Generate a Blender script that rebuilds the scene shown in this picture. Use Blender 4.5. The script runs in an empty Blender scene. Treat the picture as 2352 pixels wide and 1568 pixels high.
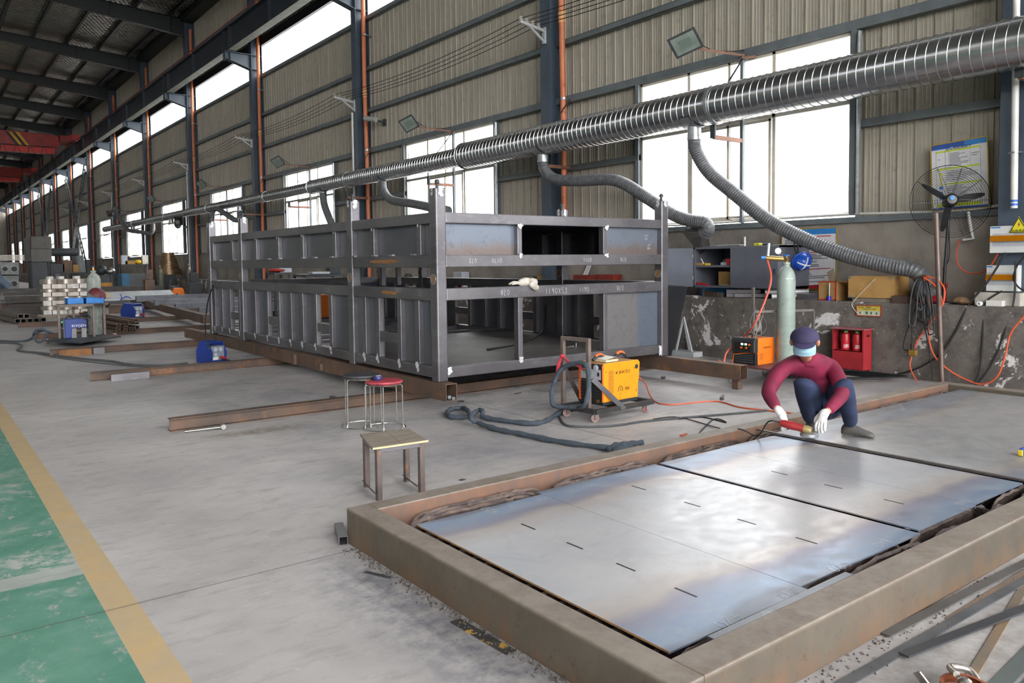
import bpy, math, random
from mathutils import Vector, Matrix
random.seed(7)
S = bpy.context.scene
COL = S.collection
PI = math.pi
# ---------------------------------------------------------------- camera, sky, exposure
FOC, CX, CY, EYE = 1815.1, 1176.0, 699.1, 1.7
pit_, yaw_, rol_ = 0.05272, 0.65013, -0.010897
FW = Vector((math.sin(yaw_)*math.cos(pit_), math.cos(yaw_)*math.cos(pit_), -math.sin(pit_)))
_rt = Vector((math.cos(yaw_), -math.sin(yaw_), 0)); _up = _rt.cross(FW)
RT = _rt*math.cos(rol_) + _up*math.sin(rol_); UP = _up*math.cos(rol_) - _rt*math.sin(rol_)
cam = bpy.data.cameras.new('camera'); camo = bpy.data.objects.new('camera', cam); COL.objects.link(camo)
m_ = Matrix((RT, UP, -FW)).transposed().to_4x4(); m_.translation = (0, 0, EYE); camo.matrix_world = m_
cam.sensor_width = 36; cam.lens = FOC/2352*36; cam.shift_y = -(784-CY)/2352; cam.clip_end = 600; cam.clip_start = .05
S.camera = camo
W = bpy.data.worlds.new('sky'); S.world = W; W.use_nodes = True
bg = W.node_tree.nodes['Background']; bg.inputs[0].default_value = (.98, .985, 1.0, 1); bg.inputs[1].default_value = 2.4
S.view_settings.view_transform = 'Standard'; S.view_settings.look = 'None'
S.view_settings.exposure = 2.05; S.view_settings.gamma = 1; S.view_settings.use_curve_mapping = False
S.cycles.max_bounces = 10; S.cycles.diffuse_bounces = 6; S.cycles.glossy_bounces = 4; S.cycles.transparent_max_bounces = 12
S.cycles.sample_clamp_indirect = 6; S.cycles.caustics_reflective = False; S.cycles.caustics_refractive = False

def ray(x, y): return FW + RT*((x-CX)/FOC) - UP*((y-CY)/FOC)
def G(x, y, z=0.0): d = ray(x, y); return Vector((0, 0, EYE)) + d*((z-EYE)/d.z)      # photo point on a level plane
def WX(x, y, X): d = ray(x, y); return Vector((0, 0, EYE)) + d*(X/d.x)                # photo point on a plane along the hall
def WY(x, y, Y): d = ray(x, y); return Vector((0, 0, EYE)) + d*(Y/d.y)                # photo point on a plane across the hall
V = Vector
# ---------------------------------------------------------------- materials
def lin(h):
    if not isinstance(h, str): return (*h, 1)
    o = [int(h[i:i+2], 16)/255 for i in (0, 2, 4)]
    return (*[v/12.92 if v <= .04045 else ((v+.055)/1.055)**2.4 for v in o], 1)
class NT:
    def __init__(s, name):
        s.m = bpy.data.materials.new(name); s.m.use_nodes = True; s.t = s.m.node_tree; s.b = s.t.nodes['Principled BSDF']
        s.tc = s.n('ShaderNodeTexCoord')
    def n(s, t, **k):
        o = s.t.nodes.new(t)
        for a, v in k.items(): setattr(o, a, v)
        return o
    def put(s, sock, v):
        if isinstance(v, bpy.types.NodeSocket): s.t.links.new(v, sock)
        else: sock.default_value = v
    def noise(s, scale, detail=5, rough=.6, vec=None, stretch=None, dist=0):
        o = s.n('ShaderNodeTexNoise'); v = vec or s.tc.outputs['Object']
        if stretch:
            mp = s.n('ShaderNodeMapping'); s.put(mp.inputs[0], v); mp.inputs['Scale'].default_value = stretch; v = mp.outputs[0]
        s.put(o.inputs['Vector'], v); o.inputs['Scale'].default_value = scale; o.inputs['Detail'].default_value = detail
        o.inputs['Roughness'].default_value = rough; o.inputs['Distortion'].default_value = dist
        return o.outputs[0]
    def ramp(s, f, lo, hi):
        o = s.n('ShaderNodeMapRange'); s.put(o.inputs[0], f); o.inputs[1].default_value = lo; o.inputs[2].default_value = hi; o.clamp = True
        return o.outputs[0]
    def mix(s, f, a, b):
        o = s.n('ShaderNodeMix', data_type='RGBA')
        s.put(o.inputs[0], f)
        s.put(o.inputs[6], lin(a) if not isinstance(a, bpy.types.NodeSocket) else a); s.put(o.inputs[7], lin(b) if not isinstance(b, bpy.types.NodeSocket) else b)
        return o.outputs[2]
    def ma(s, op, a, b=0.0, c=0.0):
        o = s.n('ShaderNodeMath', operation=op); s.put(o.inputs[0], a); s.put(o.inputs[1], b); s.put(o.inputs[2], c); return o.outputs[0]
    def xyz(s, v=None):
        o = s.n('ShaderNodeSeparateXYZ'); s.put(o.inputs[0], v or s.tc.outputs['Object']); return o.outputs
    def fin(s, col, rough=.5, metal=0.0, bump=None, bs=.3, dist=.01, spec=None, **k):
        s.put(s.b.inputs['Base Color'], lin(col) if not isinstance(col, bpy.types.NodeSocket) else col)
        s.put(s.b.inputs['Roughness'], rough); s.put(s.b.inputs['Metallic'], metal)
        if spec is not None: s.b.inputs['Specular IOR Level'].default_value = spec
        if bump is not None:
            o = s.n('ShaderNodeBump'); o.inputs['Strength'].default_value = bs; o.inputs['Distance'].default_value = dist
            s.put(o.inputs['Height'], bump); s.t.links.new(o.outputs[0], s.b.inputs['Normal'])
        return s.m
def M(name, a, b=None, sc=6, rough=.5, metal=0.0, lo=.4, hi=.65, c=None, csc=14, clo=.58, chi=.66, bs=.0, stretch=None, r2=None, spec=None):
    """two-tone noisy surface with an optional third tone in patches"""
    t = NT(name); n = t.noise(sc, stretch=stretch)
    col = t.mix(t.ramp(n, lo, hi), a, b or a); ro = rough
    if c: col = t.mix(t.ramp(t.noise(csc, 8, .65), clo, chi), col, c)
    if r2 is not None:
        mr = t.n('ShaderNodeMapRange'); t.put(mr.inputs[0], n); mr.inputs[1].default_value = lo; mr.inputs[2].default_value = hi
        mr.inputs[3].default_value = rough; mr.inputs[4].default_value = r2; ro = mr.outputs[0]
    return t.fin(col, ro, metal, t.noise(sc*6, 4) if bs else None, bs, .004, spec)
def emit(name, col, st):
    t = NT(name); t.fin(col, .4); t.b.inputs['Emission Color'].default_value = lin(col); t.b.inputs['Emission Strength'].default_value = st; return t.m

# ---------------------------------------------------------------- mesh building
class MB:
    def __init__(s): s.v = []; s.f = []; s.sm = []; s.mi = []; s.cur = 0
    def add(s, vs, fs, smooth=False):
        o = len(s.v); s.v += [tuple(p) for p in vs]
        for f in fs: s.f.append([i+o for i in f]); s.sm.append(smooth); s.mi.append(s.cur)
        return s
    def box(s, x0, x1, y0, y1, z0, z1, mat=None):
        x0, x1 = min(x0, x1), max(x0, x1); y0, y1 = min(y0, y1), max(y0, y1); z0, z1 = min(z0, z1), max(z0, z1)
        vs = [V((x, y, z)) for z in (z0, z1) for y in (y0, y1) for x in (x0, x1)]
        if mat is not None: vs = [mat @ p for p in vs]
        return s.add(vs, [(0, 2, 3, 1), (4, 5, 7, 6), (0, 1, 5, 4), (2, 6, 7, 3), (0, 4, 6, 2), (1, 3, 7, 5)])
    def bar(s, p, q, w, h, up=(0, 0, 1), hollow=0):
        """square bar from p to q, w across, h along up; hollow = wall thickness of an open tube"""
        p, q = V(p), V(q); d = (q-p).normalized(); up = V(up)
        if abs(d.dot(up)) > .98: up = V((0, 1, 0)) if abs(d.y) < .9 else V((1, 0, 0))
        a = d.cross(up).normalized(); b = a.cross(d).normalized()
        def rg(c, w, h): return [c+a*(w/2*i)+b*(h/2*j) for i, j in ((-1, -1), (1, -1), (1, 1), (-1, 1))]
        if not hollow:
            return s.add(rg(p, w, h)+rg(q, w, h), [(0, 1, 2, 3), (7, 6, 5, 4)]+[(i, i+4, (i+1) % 4+4, (i+1) % 4) for i in range(4)])
        t = hollow*2; vs = rg(p, w, h)+rg(q, w, h)+rg(p, w-t, h-t)+rg(q, w-t, h-t); fs = []
        for i in range(4):
            j = (i+1) % 4
            fs += [(i, i+4, j+4, j), (i+8, j+8, j+12, i+12), (i, j, j+8, i+8), (i+4, i+12, j+12, j+4)]
        return s.add(vs, fs)
    def hbeam(s, p, q, w, h, tf, tw):
        """H section lying along p-q, web upright"""
        p, q = V(p), V(q); d = (q-p).normalized(); a = d.cross(V((0, 0, 1))).normalized() if abs(d.z) < .9 else V((0, 1, 0)); b = a.cross(d).normalized()
        pr = [(-w/2, 0), (w/2, 0), (w/2, tf), (tw/2, tf), (tw/2, h-tf), (w/2, h-tf), (w/2, h), (-w/2, h), (-w/2, h-tf), (-tw/2, h-tf), (-tw/2, tf), (-w/2, tf)]
        vs = [c+a*x+b*y for c in (p, q) for x, y in pr]; n = 12
        return s.add(vs, [(0, 1, 2, 11), (10, 3, 4, 9), (8, 5, 6, 7), (23, 14, 13, 12), (21, 16, 15, 22), (19, 18, 17, 20)]
                     + [(i, i+n, (i+1) % n+n, (i+1) % n) for i in range(n)])
    def tube(s, pts, r, n=8, cap=True, smooth=True, close=False):
        pts = [V(p) for p in pts]; N = len(pts); rs = r if isinstance(r, (list, tuple)) else [r]*N
        vs = []; nrm = None
        for i, p in enumerate(pts):
            d = (pts[(i+1) % N]-pts[i-1]) if close else (pts[min(i+1, N-1)]-pts[max(i-1, 0)])
            d.normalize()
            if nrm is None: nrm = d.orthogonal().normalized()
            nrm = (nrm-d*nrm.dot(d)); nrm = nrm.normalized() if nrm.length > 1e-6 else d.orthogonal().normalized()
            b = d.cross(nrm)
            vs += [p+(nrm*math.cos(2*PI*k/n)+b*math.sin(2*PI*k/n))*rs[i] for k in range(n)]
        fs = [(i*n+k, i*n+(k+1) % n, ((i+1) % N)*n+(k+1) % n, ((i+1) % N)*n+k) for i in range(N if close else N-1) for k in range(n)]
        s.add(vs, fs, smooth)
        if cap and not close:
            o = len(s.v)-len(vs)
            s.f += [[o+k for k in range(n)][::-1], [o+(N-1)*n+k for k in range(n)]]; s.sm += [False]*2; s.mi += [s.cur]*2
        return s
    def cyl(s, p, q, r, r2=None, n=16, cap=True): return s.tube([p, q], [r, r if r2 is None else r2], n, cap)
    def lathe(s, prof, o=(0, 0, 0), ax=(0, 0, 1), n=24, smooth=True):
        o, ax = V(o), V(ax).normalized(); a = ax.orthogonal().normalized(); b = ax.cross(a)
        vs = [o+ax*z+(a*math.cos(2*PI*k/n)+b*math.sin(2*PI*k/n))*max(r, 1e-4) for r, z in prof for k in range(n)]
        fs = [(i*n+k, i*n+(k+1) % n, (i+1)*n+(k+1) % n, (i+1)*n+k) for i in range(len(prof)-1) for k in range(n)]
        return s.add(vs, fs, smooth)
    def prism(s, poly, a, b, e, o=(0, 0, 0), depth=.01):
        """poly in (a, b) axes at o, pushed depth along e"""
        a, b, e, o = V(a), V(b), V(e), V(o); n = len(poly)
        vs = [o+a*x+b*y for x, y in poly]; vs += [p+e*depth for p in vs]
        return s.add(vs, [tuple(range(n))[::-1], tuple(range(n, 2*n))]+[(i, (i+1) % n, (i+1) % n+n, i+n) for i in range(n)])
    def ball(s, c, r, sc=(1, 1, 1), n=12, m=8):
        c = V(c); prof = [(math.sin(PI*i/m), -math.cos(PI*i/m)) for i in range(m+1)]
        vs = [c+V((max(x, 1e-3)*math.cos(2*PI*k/n)*sc[0], max(x, 1e-3)*math.sin(2*PI*k/n)*sc[1], z*sc[2]))*r for x, z in prof for k in range(n)]
        return s.add(vs, [(i*n+k, i*n+(k+1) % n, (i+1)*n+(k+1) % n, (i+1)*n+k) for i in range(m) for k in range(n)], True)
    def build(s, name, mat, parent=None, bev=0, label=None, cat=None, group=None, kind=None, sub=0):
        me = bpy.data.meshes.new(name); me.from_pydata(s.v, [], s.f); me.validate()
        for x in (mat if isinstance(mat, (list, tuple)) else [mat]): me.materials.append(x)
        if len(me.polygons) == len(s.sm):
            me.polygons.foreach_set('use_smooth', s.sm); me.polygons.foreach_set('material_index', s.mi)
        me.update()
        if any(s.sm): me.set_sharp_from_angle(angle=.66)
        o = bpy.data.objects.new(name, me); COL.objects.link(o)
        if parent is not None:
            o.parent = parent
            o.matrix_parent_inverse = Matrix.Translation(-parent.location) if parent.parent is None else Matrix.Identity(4)
        if bev:
            b = o.modifiers.new('bevel', 'BEVEL'); b.width = bev; b.segments = 2 if bev < .015 else 3; b.limit_method = 'ANGLE'; b.angle_limit = .9
        if sub:
            b = o.modifiers.new('subsurf', 'SUBSURF'); b.levels = b.render_levels = sub
        return tag(o, label, cat, group, kind)
def tag(o, label=None, cat=None, group=None, kind=None):
    for k, v in (('label', label), ('category', cat), ('group', group), ('kind', kind)):
        if v: o[k] = v
    return o
def thing(name, label, cat, loc=(0, 0, 0), group=None):
    o = bpy.data.objects.new(name, None); COL.objects.link(o); o.location = loc; o.empty_display_size = .1
    return tag(o, label, cat, group)
KIDS = {}
def kids(o): return [c for c in COL.objects if c.parent is o]
def dup(root, loc, rz=0, label=None, group=None, scale=None):
    r = root.copy(); COL.objects.link(r); r.location = loc; r.rotation_euler = (0, 0, rz)
    if scale: r.scale = (scale,)*3
    if label: r['label'] = label
    if group: r['group'] = group
    def rec(a, b):
        for ch in KIDS.setdefault(a.name, kids(a)):
            c = ch.copy(); COL.objects.link(c); c.parent = b; rec(ch, c)
    rec(root, r); return r
def place(o, loc, rz=0, rx=0, ry=0): o.location = loc; o.rotation_euler = (rx, ry, rz); return o
def spline(pts, k=6, close=False):
    P = [V(p) for p in pts]; N = len(P); out = []
    for i in range(N if close else N-1):
        if close: p0, p1, p2, p3 = P[i-1], P[i], P[(i+1) % N], P[(i+2) % N]
        else: p0, p1, p2, p3 = P[max(i-1, 0)], P[i], P[i+1], P[min(i+2, N-1)]
        for j in range(k):
            t = j/k; out.append(.5*((2*p1)+(p2-p0)*t+(2*p0-5*p1+4*p2-p3)*t*t+(3*p1-p0-3*p2+p3)*t**3))
    if not close: out.append(P[-1])
    return out
def text(st, size, o, a, b, mat, parent, name='lettering', depth=.0006, center=True, off=.001):
    cu = bpy.data.curves.new(name, 'FONT'); cu.body = st; cu.size = size; cu.extrude = depth
    if center: cu.align_x = 'CENTER'; cu.align_y = 'CENTER'
    tmp = bpy.data.objects.new('t', cu); COL.objects.link(tmp); dg = bpy.context.evaluated_depsgraph_get()
    me = bpy.data.meshes.new_from_object(tmp.evaluated_get(dg)); bpy.data.objects.remove(tmp); bpy.data.curves.remove(cu)
    a, b, o = V(a).normalized(), V(b).normalized(), V(o); e = a.cross(b)
    mm = Matrix((a, b, e)).transposed().to_4x4(); mm.translation = o+e*off; me.transform(mm); me.name = name
    me.materials.clear(); me.materials.append(mat)
    ob = bpy.data.objects.new(name, me); COL.objects.link(ob)
    if parent is not None:
        ob.parent = parent
        ob.matrix_parent_inverse = Matrix.Translation(-parent.location) if parent.parent is None else Matrix.Identity(4)
    return ob
STROKE = {'0': [[(.5, 0), (.1, .25), (.05, .7), (.4, 1), (.8, .8), (.85, .3), (.5, 0)]], '1': [[(.4, 1), (.45, 0)]], '2': [[(.1, .8), (.4, 1), (.8, .8), (.6, .4), (.1, 0), (.9, .05)]],
          '3': [[(.1, .9), (.6, 1), (.8, .75), (.4, .52), (.85, .3), (.5, 0), (.1, .1)]], '4': [[(.5, 1), (.05, .4), (.9, .4)], [(.65, .7), (.6, 0)]], '5': [[(.85, 1), (.25, 1), (.15, .6), (.6, .62), (.85, .3), (.5, 0), (.1, .1)]],
          '7': [[(.1, 1), (.9, .95), (.4, 0)]], '8': [[(.5, .52), (.15, .75), (.5, 1), (.8, .78), (.5, .52), (.1, .25), (.5, 0), (.88, .25), (.5, .52)]], '9': [[(.8, .75), (.45, 1), (.15, .75), (.45, .5), (.8, .75), (.7, 0)]],
          '6': [[(.75, 1), (.25, .6), (.15, .2), (.5, 0), (.85, .25), (.55, .5), (.2, .3)]], 'X': [[(.1, 1), (.9, 0)], [(.85, 1), (.1, 0)]], 'v': [[(0, 1), (.5, 0), (1, 1)]], 'A': [[(0, 0), (.5, 1), (1, 0)], [(.2, .4), (.8, .4)]], 'W': [[(0, 1), (.25, 0), (.5, .8), (.75, 0), (1, 1)]]}
def chalk(mb, st, size, o, a, b, wd=.004):
    """hand-drawn chalk strokes as thin ribbons lying on a surface"""
    a, b, o = V(a).normalized(), V(b).normalized(), V(o); e = a.cross(b); x0 = 0
    for ch in st:
        for pl in STROKE.get(ch, []):
            q = spline([(x*.62+random.uniform(-.03, .03)+x0, y+random.uniform(-.03, .03), 0) for x, y in pl], 3)
            for i in range(len(q)-1):
                p0, p1 = q[i]*size, q[i+1]*size; d = (p1-p0)
                if d.length < 1e-6: continue
                n = V((-d.y, d.x, 0)).normalized()*wd/2
                mb.add([o+a*p.x+b*p.y+e*.0012 for p in (p0-n, p1-n, p1+n, p0+n)], [(0, 1, 2, 3)])
        x0 += .78
# ---------------------------------------------------------------- the hall
XL, XP, XC, LZ = 11.2, 11.98, 11.5, 1.065     # front of the low wall, sheet wall, inner column flange, top of the low wall
BAY, Y0 = 9.5, 4.3                            # column spacing, first column
NB = 14; YE = Y0+BAY*NB+2; YB = -14.0
def floor_mat():
    t = NT('worn_concrete_floor'); p = t.xyz(); x, y = p[0], p[1]
    base = t.mix(t.ramp(t.noise(.55, 6, .6), .3, .7), '9d9997', 'c6c2bf')
    base = t.mix(t.ramp(t.noise(3.2, 9, .72, stretch=(1, 2.6, 1)), .5, .78), base, '908c89')
    base = t.mix(t.ramp(t.noise(16, 6, .7), .62, .74), base, 'c9c4bd')
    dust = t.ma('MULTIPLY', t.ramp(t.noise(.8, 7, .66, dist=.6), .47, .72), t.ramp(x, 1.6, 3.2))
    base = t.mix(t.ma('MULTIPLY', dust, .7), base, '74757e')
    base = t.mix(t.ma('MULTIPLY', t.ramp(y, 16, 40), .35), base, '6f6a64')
    grime = t.ma('MULTIPLY', t.ramp(t.noise(1.7, 8, .7), .5, .62), t.ma('MULTIPLY', t.ramp(x, 4.2, 5.6), t.ramp(y, 7.0, 8.0)))
    base = t.mix(t.ma('MULTIPLY', grime, .6), base, '5f5c5a')
    # rust-brown and blue grinding stains beside the cutting bed and the beams
    w = t.noise(9, 7, .7)
    def near(coord, at, half, soft): return t.ramp(t.ma('ABSOLUTE', t.ma('SUBTRACT', coord, at)), half+soft, half)
    s1 = t.ma('MULTIPLY', t.ma('MULTIPLY', near(x, 1.9, .02, .35), near(y, 2.6, 1.2, .6)), t.ramp(w, .38, .6))
    base = t.mix(t.ma('MULTIPLY', s1, .75), base, '62646f')
    s1b = t.ma('MULTIPLY', t.ma('MULTIPLY', near(y, 1.45, .1, .5), near(x, 3.2, 1.5, 1)), t.ramp(w, .35, .62))
    base = t.mix(t.ma('MULTIPLY', s1b, .6), base, '7c746b')
    s2 = t.ma('MULTIPLY', t.ma('MULTIPLY', near(x, 2.75, .35, .25), near(y, 8.0, .05, .14)), t.ramp(w, .3, .6))
    base = t.mix(t.ma('MULTIPLY', s2, .8), base, '7d6f5b')
    wear = t.ma('MAXIMUM', t.ramp(t.noise(7, 9, .78, stretch=(1, .55, 1)), .56, .62), t.ma('MULTIPLY', t.ramp(t.noise(1.1, 4), .52, .6), t.ramp(w, .44, .56)))
    band = t.ma('MULTIPLY', near(t.ma('ADD', y, t.ma('MULTIPLY', w, .08)), 5.02, .09, .02), .9)
    wear = t.ma('MAXIMUM', wear, band)
    green = t.mix(t.ramp(t.noise(2.2, 5), .35, .7), '548673', '6f9a89')
    col = t.mix(t.ma('MULTIPLY', t.ma('LESS_THAN', x, .70), t.ma('SUBTRACT', 1.0, t.ma('MULTIPLY', wear, .8))), base, green)
    yel = t.mix(t.ramp(t.noise(3.5, 8, .7), .35, .72), 'c2a676', 'b3a184')
    inb = t.ma('MULTIPLY', t.ma('GREATER_THAN', x, .701), t.ma('LESS_THAN', x, .853))
    col = t.mix(t.ma('MULTIPLY', inb, t.ma('SUBTRACT', .93, t.ma('MULTIPLY', t.ramp(t.noise(11, 8, .7), .6, .7), .35))), col, yel)
    jn = t.ma('ADD', y, t.ma('MULTIPLY', t.noise(14, 3), .008))
    j = t.ma('LESS_THAN', t.ma('ABSOLUTE', t.ma('SUBTRACT', t.ma('MODULO', t.ma('ADD', jn, 2.226), 6.5), 0.0)), .011)
    j2 = t.ma('LESS_THAN', t.ma('ABSOLUTE', t.ma('SUBTRACT', t.ma('ADD', x, t.ma('MULTIPLY', t.noise(14, 3), .01)), 5.355)), .009)
    j = t.ma('MAXIMUM', j, j2)
    col = t.mix(t.ma('MULTIPLY', j, .75), col, '5d5854')
    rg = t.n('ShaderNodeMapRange'); t.put(rg.inputs[0], w); rg.inputs[1].default_value = .3; rg.inputs[2].default_value = .75; rg.inputs[3].default_value = .42; rg.inputs[4].default_value = .72
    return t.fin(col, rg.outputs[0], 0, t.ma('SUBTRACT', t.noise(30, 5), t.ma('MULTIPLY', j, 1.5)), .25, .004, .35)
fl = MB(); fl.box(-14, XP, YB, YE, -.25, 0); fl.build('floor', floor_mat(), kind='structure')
g = MB(); g.box(-160, 200, -120, 320, -.6, -.3); g.build('ground', M('yard_ground', '8f8d88'), kind='structure')

panel_m = M('sheet_wall_coating', 'aca597', '989082', 1.2, .45, .0, .35, .7, c='8d8578', csc=5, clo=.55, chi=.75, stretch=(1, 8, .35))
panel_dark = panel_m
cement_m = M('bare_cement_render', '968e86', '7a726b', 1.4, .85, lo=.38, hi=.62, c='958d84', csc=3, clo=.56, chi=.7, bs=.2)
def lowwall_mat():
    t = NT('peeling_plaster_wall'); w = t.noise(2.2, 10, .68); q = t.noise(1.5, 14, .68, dist=.7); f = t.noise(24, 8, .7)
    c = t.mix(t.ramp(w, .38, .62), '5c5651', '746e68'); c = t.mix(t.ramp(t.noise(6, 8, .7), .5, .7), c, '4b4642')
    patch = t.ma('MAXIMUM', t.ramp(q, .578, .592), t.ramp(t.ma('MULTIPLY', t.noise(9, 9, .66), t.ramp(w, .35, .6)), .6, .615))
    c = t.mix(t.ma('MULTIPLY', patch, .9), c, t.mix(t.ramp(f, .4, .6), 'cfcbc8', 'e4e2e2'))
    fl = t.ma('MULTIPLY', t.ramp(t.noise(13, 10, .7), .635, .65), t.ramp(t.noise(2.7, 3), .42, .55)); c = t.mix(t.ma('MULTIPLY', fl, .85), c, 'd2cfcd')
    c = t.mix(t.ma('MULTIPLY', t.ramp(t.noise(5, 12, .8, dist=2.5), .585, .60), .25), c, 'a39e99')
    return t.fin(c, .85, 0, t.ma('ADD', t.ma('MULTIPLY', patch, .5), f), .45, .006)
low_m = lowwall_mat()
wr = MB()
PITCH = .262
def rib_sheet(mb, y0, y1, z0, z1, X):
    prof = []; y = math.floor(y0/PITCH)*PITCH
    while y < y1+PITCH:
        for dy, dx in ((0, 0), (.003, -.034), (.021, -.034), (.026, 0), (.085, 0), (.089, -.006), (.097, -.006), (.101, 0), (.140, 0), (.144, -.006), (.152, -.006), (.156, 0), (.2, 0), (.204, -.006), (.212, -.006), (.216, 0)):
            if y0 <= y+dy <= y1: prof.append((X+dx, y+dy))
        y += PITCH
    prof = [(X, y0)]+prof+[(X, y1)]; n = len(prof)
    mb.add([(x, y, z0) for x, y in prof]+[(x, y, z1) for x, y in prof], [(i, i+n, i+n+1, i+1) for i in range(n-1)])
WIN = [(6.73+BAY*k, 11.25+BAY*k) for k in range(-2, NB)]
WZ0, WZ1, CZ0, CZ1, ET = 2.39, 5.25, 9.58, 10.74, 14.35
yy = YB
for a, b in WIN+[(YE, YE)]:
    if b <= YB: continue
    if a > yy: rib_sheet(wr, yy, a, 2.3, WZ1, XP)
    yy = b
rib_sheet(wr, YB, YE, WZ1, CZ0, XP); rib_sheet(wr, YB, YE, CZ1, ET, XP)
wr.build('wall_right', panel_m, kind='structure')
c = MB(); c.box(11.86, 12.1, YB, YE, LZ-.02, 2.36); c.build('wall_cement', cement_m, kind='structure')
c = MB(); c.box(XL, 12.1, YB, YE, -.02, LZ); c.build('wall_low', low_m, kind='structure', bev=.02)
# far end and left side (behind the picture's left edge): the hall is open towards the yard behind the camera
fe = MB()
for i in range(60): fe.box(-14+i*.435, -14+i*.435+.41, YE, YE+.04, 0, 15)
fe.box(-14, XP, YE+.05, YE+.1, 0, 15.4); fe.build('wall_far', panel_m, kind='structure')
lw = MB()
for z0, z1 in ((0, 9.6), (11.1, 14.5)): lw.box(-14.1, -14, YB, YE, z0, z1)
for k in range(NB+2): lw.box(-14.1, -13.7, Y0+BAY*(k-1)-2.4, Y0+BAY*(k-1)+2.4, 0, 14.5)
lw.build('wall_left', panel_m, kind='structure')
# roof: quilted foil under the sheets
def foil_mat():
    t = NT('quilted_foil_insulation'); p = t.xyz(); 
    def tri(v): return t.ma('ABSOLUTE', t.ma('SUBTRACT', t.ma('FRACT', v), .5))
    u = t.ma('MULTIPLY', p[0], 4.2); v = t.ma('MULTIPLY', p[1], 2.1)
    h = t.ma('MINIMUM', tri(t.ma('ADD', u, v)), tri(t.ma('SUBTRACT', u, v)))
    h = t.ma('ADD', h, t.ma('MULTIPLY', t.noise(3, 6, .6, stretch=(1, .3, 1)), .8))
    return t.fin(t.mix(t.ramp(t.noise(1.5), .35, .7), 'a09b90', '7f7970'), .26, .9, h, .9, .09)
def roofz(x): return 14.17+.07*(11.06-x) if x > -1 else 14.17+.07*12.06-.07*(-1-x)
rf = MB()
def roof_strip(mb, xa, xb, th=.12):
    mb.add([(x, y, roofz(x)+.22+dz) for dz in (0, th) for y in (YB, YE+.1) for x in (xa, xb)], [(0, 1, 3, 2), (4, 6, 7, 5), (0, 4, 5, 1), (2, 3, 7, 6), (0, 2, 6, 4), (1, 5, 7, 3)])
roof_strip(rf, 12.1, -1); roof_strip(rf, -1, -14)
rf.build('ceiling', foil_mat(), kind='structure')
steel_paint = M('slate_grey_paint', '465260', '3d4854', 2, .42, .0, c='56616b', csc=20, clo=.63, chi=.7)
steel_dark = M('dark_grey_paint', '33373b', '2b2f33', 2, .5); rafter_m = M('rafter_black_paint', '1d2023', '181b1e', 2, .5)
girt_m = M('grey_primed_girt', '6a7073', '5c6265', 3, .5)
galv = M('galvanised_steel', 'a9adb0', '8d9194', 9, .35, .7, .35, .7)
white_alu = M('white_window_frame', 'd8d2c8', 'c9bfae', 3, .5)
def glass_mat(name, tint, gl=.06, haze=.0):
    t = NT(name); t.t.nodes.remove(t.b); out = t.t.nodes['Material Output']
    tr = t.n('ShaderNodeBsdfTransparent'); tr.inputs[0].default_value = (*tint, 1); g_ = t.n('ShaderNodeBsdfGlossy'); g_.inputs['Roughness'].default_value = .05
    mx = t.n('ShaderNodeMixShader'); mx.inputs[0].default_value = gl
    t.t.links.new(tr.outputs[0], mx.inputs[1]); t.t.links.new(g_.outputs[0], mx.inputs[2]); last = mx
    if haze:
        d = t.n('ShaderNodeBsdfTranslucent'); d.inputs[0].default_value = (.95, .95, .95, 1); m2 = t.n('ShaderNodeMixShader'); m2.inputs[0].default_value = haze
        t.t.links.new(mx.outputs[0], m2.inputs[1]); t.t.links.new(d.outputs[0], m2.inputs[2]); last = m2
    t.t.links.new(last.outputs[0], out.inputs[0]); return t.m
glass = glass_mat('window_glass', (.95, .96, .96)); frp = glass_mat('translucent_roof_sheet', (.92, .93, .93), .02, .25)
# girts and purlins
trim_n = 0
def trim(mb, m):
    global trim_n; trim_n += 1; return mb.build('trim_%d' % trim_n, m, kind='structure')
for z in (6.66, 7.98, 9.56, 12.6):
    g = MB(); g.box(11.82, 11.955, YB, YE, z-.13, z-.122); g.box(11.82, 11.828, YB, YE, z-.13, z); g.box(11.82, 11.955, YB, YE, z-.008, z); trim(g, girt_m)
for z in (5.40, 2.42):
    g = MB(); g.box(11.80, 11.95, YB, YE, z-.15, z-(.0 if z > 3 else .06)); trim(g, girt_m)
g = MB(); yy = YB
for a, b in WIN+[(YE, YE)]:
    if b <= YB: continue
    if a > yy: g.box(11.82, 11.955, yy, a, 3.74, 3.86)
    yy = b
trim(g, girt_m)
for k, (a, b) in enumerate(WIN):
    if b < 0: continue
    j = MB()
    for y in (a, b): s_ = -1 if y == a else 1; j.box(11.80, 11.95, y, y+s_*.09, WZ0, WZ1)
    trim(j, girt_m)
    c = MB(); c.tube([(11.77, a-.16, 2.4), (11.77, a-.16, 5.2)], .035); trim(c, galv)
for i in range(9):
    x = 10.9-1.62*i
    if x < -8: break
    p = MB(); z = roofz(x); p.box(x-.0, x+.09, YB, YE, z+.19, z+.2); p.box(x-.004, x+.004, YB, YE, z, z+.2); p.box(x-.09, x+.0, YB, YE, z, z+.01); trim(p, rafter_m)
e = MB(); e.box(11.84, 11.96, YB, YE, 10.72, 11.06); trim(e, rafter_m)
e = MB(); e.box(11.35, 11.95, YB, YE, 14.0, 14.28); trim(e, rafter_m)
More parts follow.
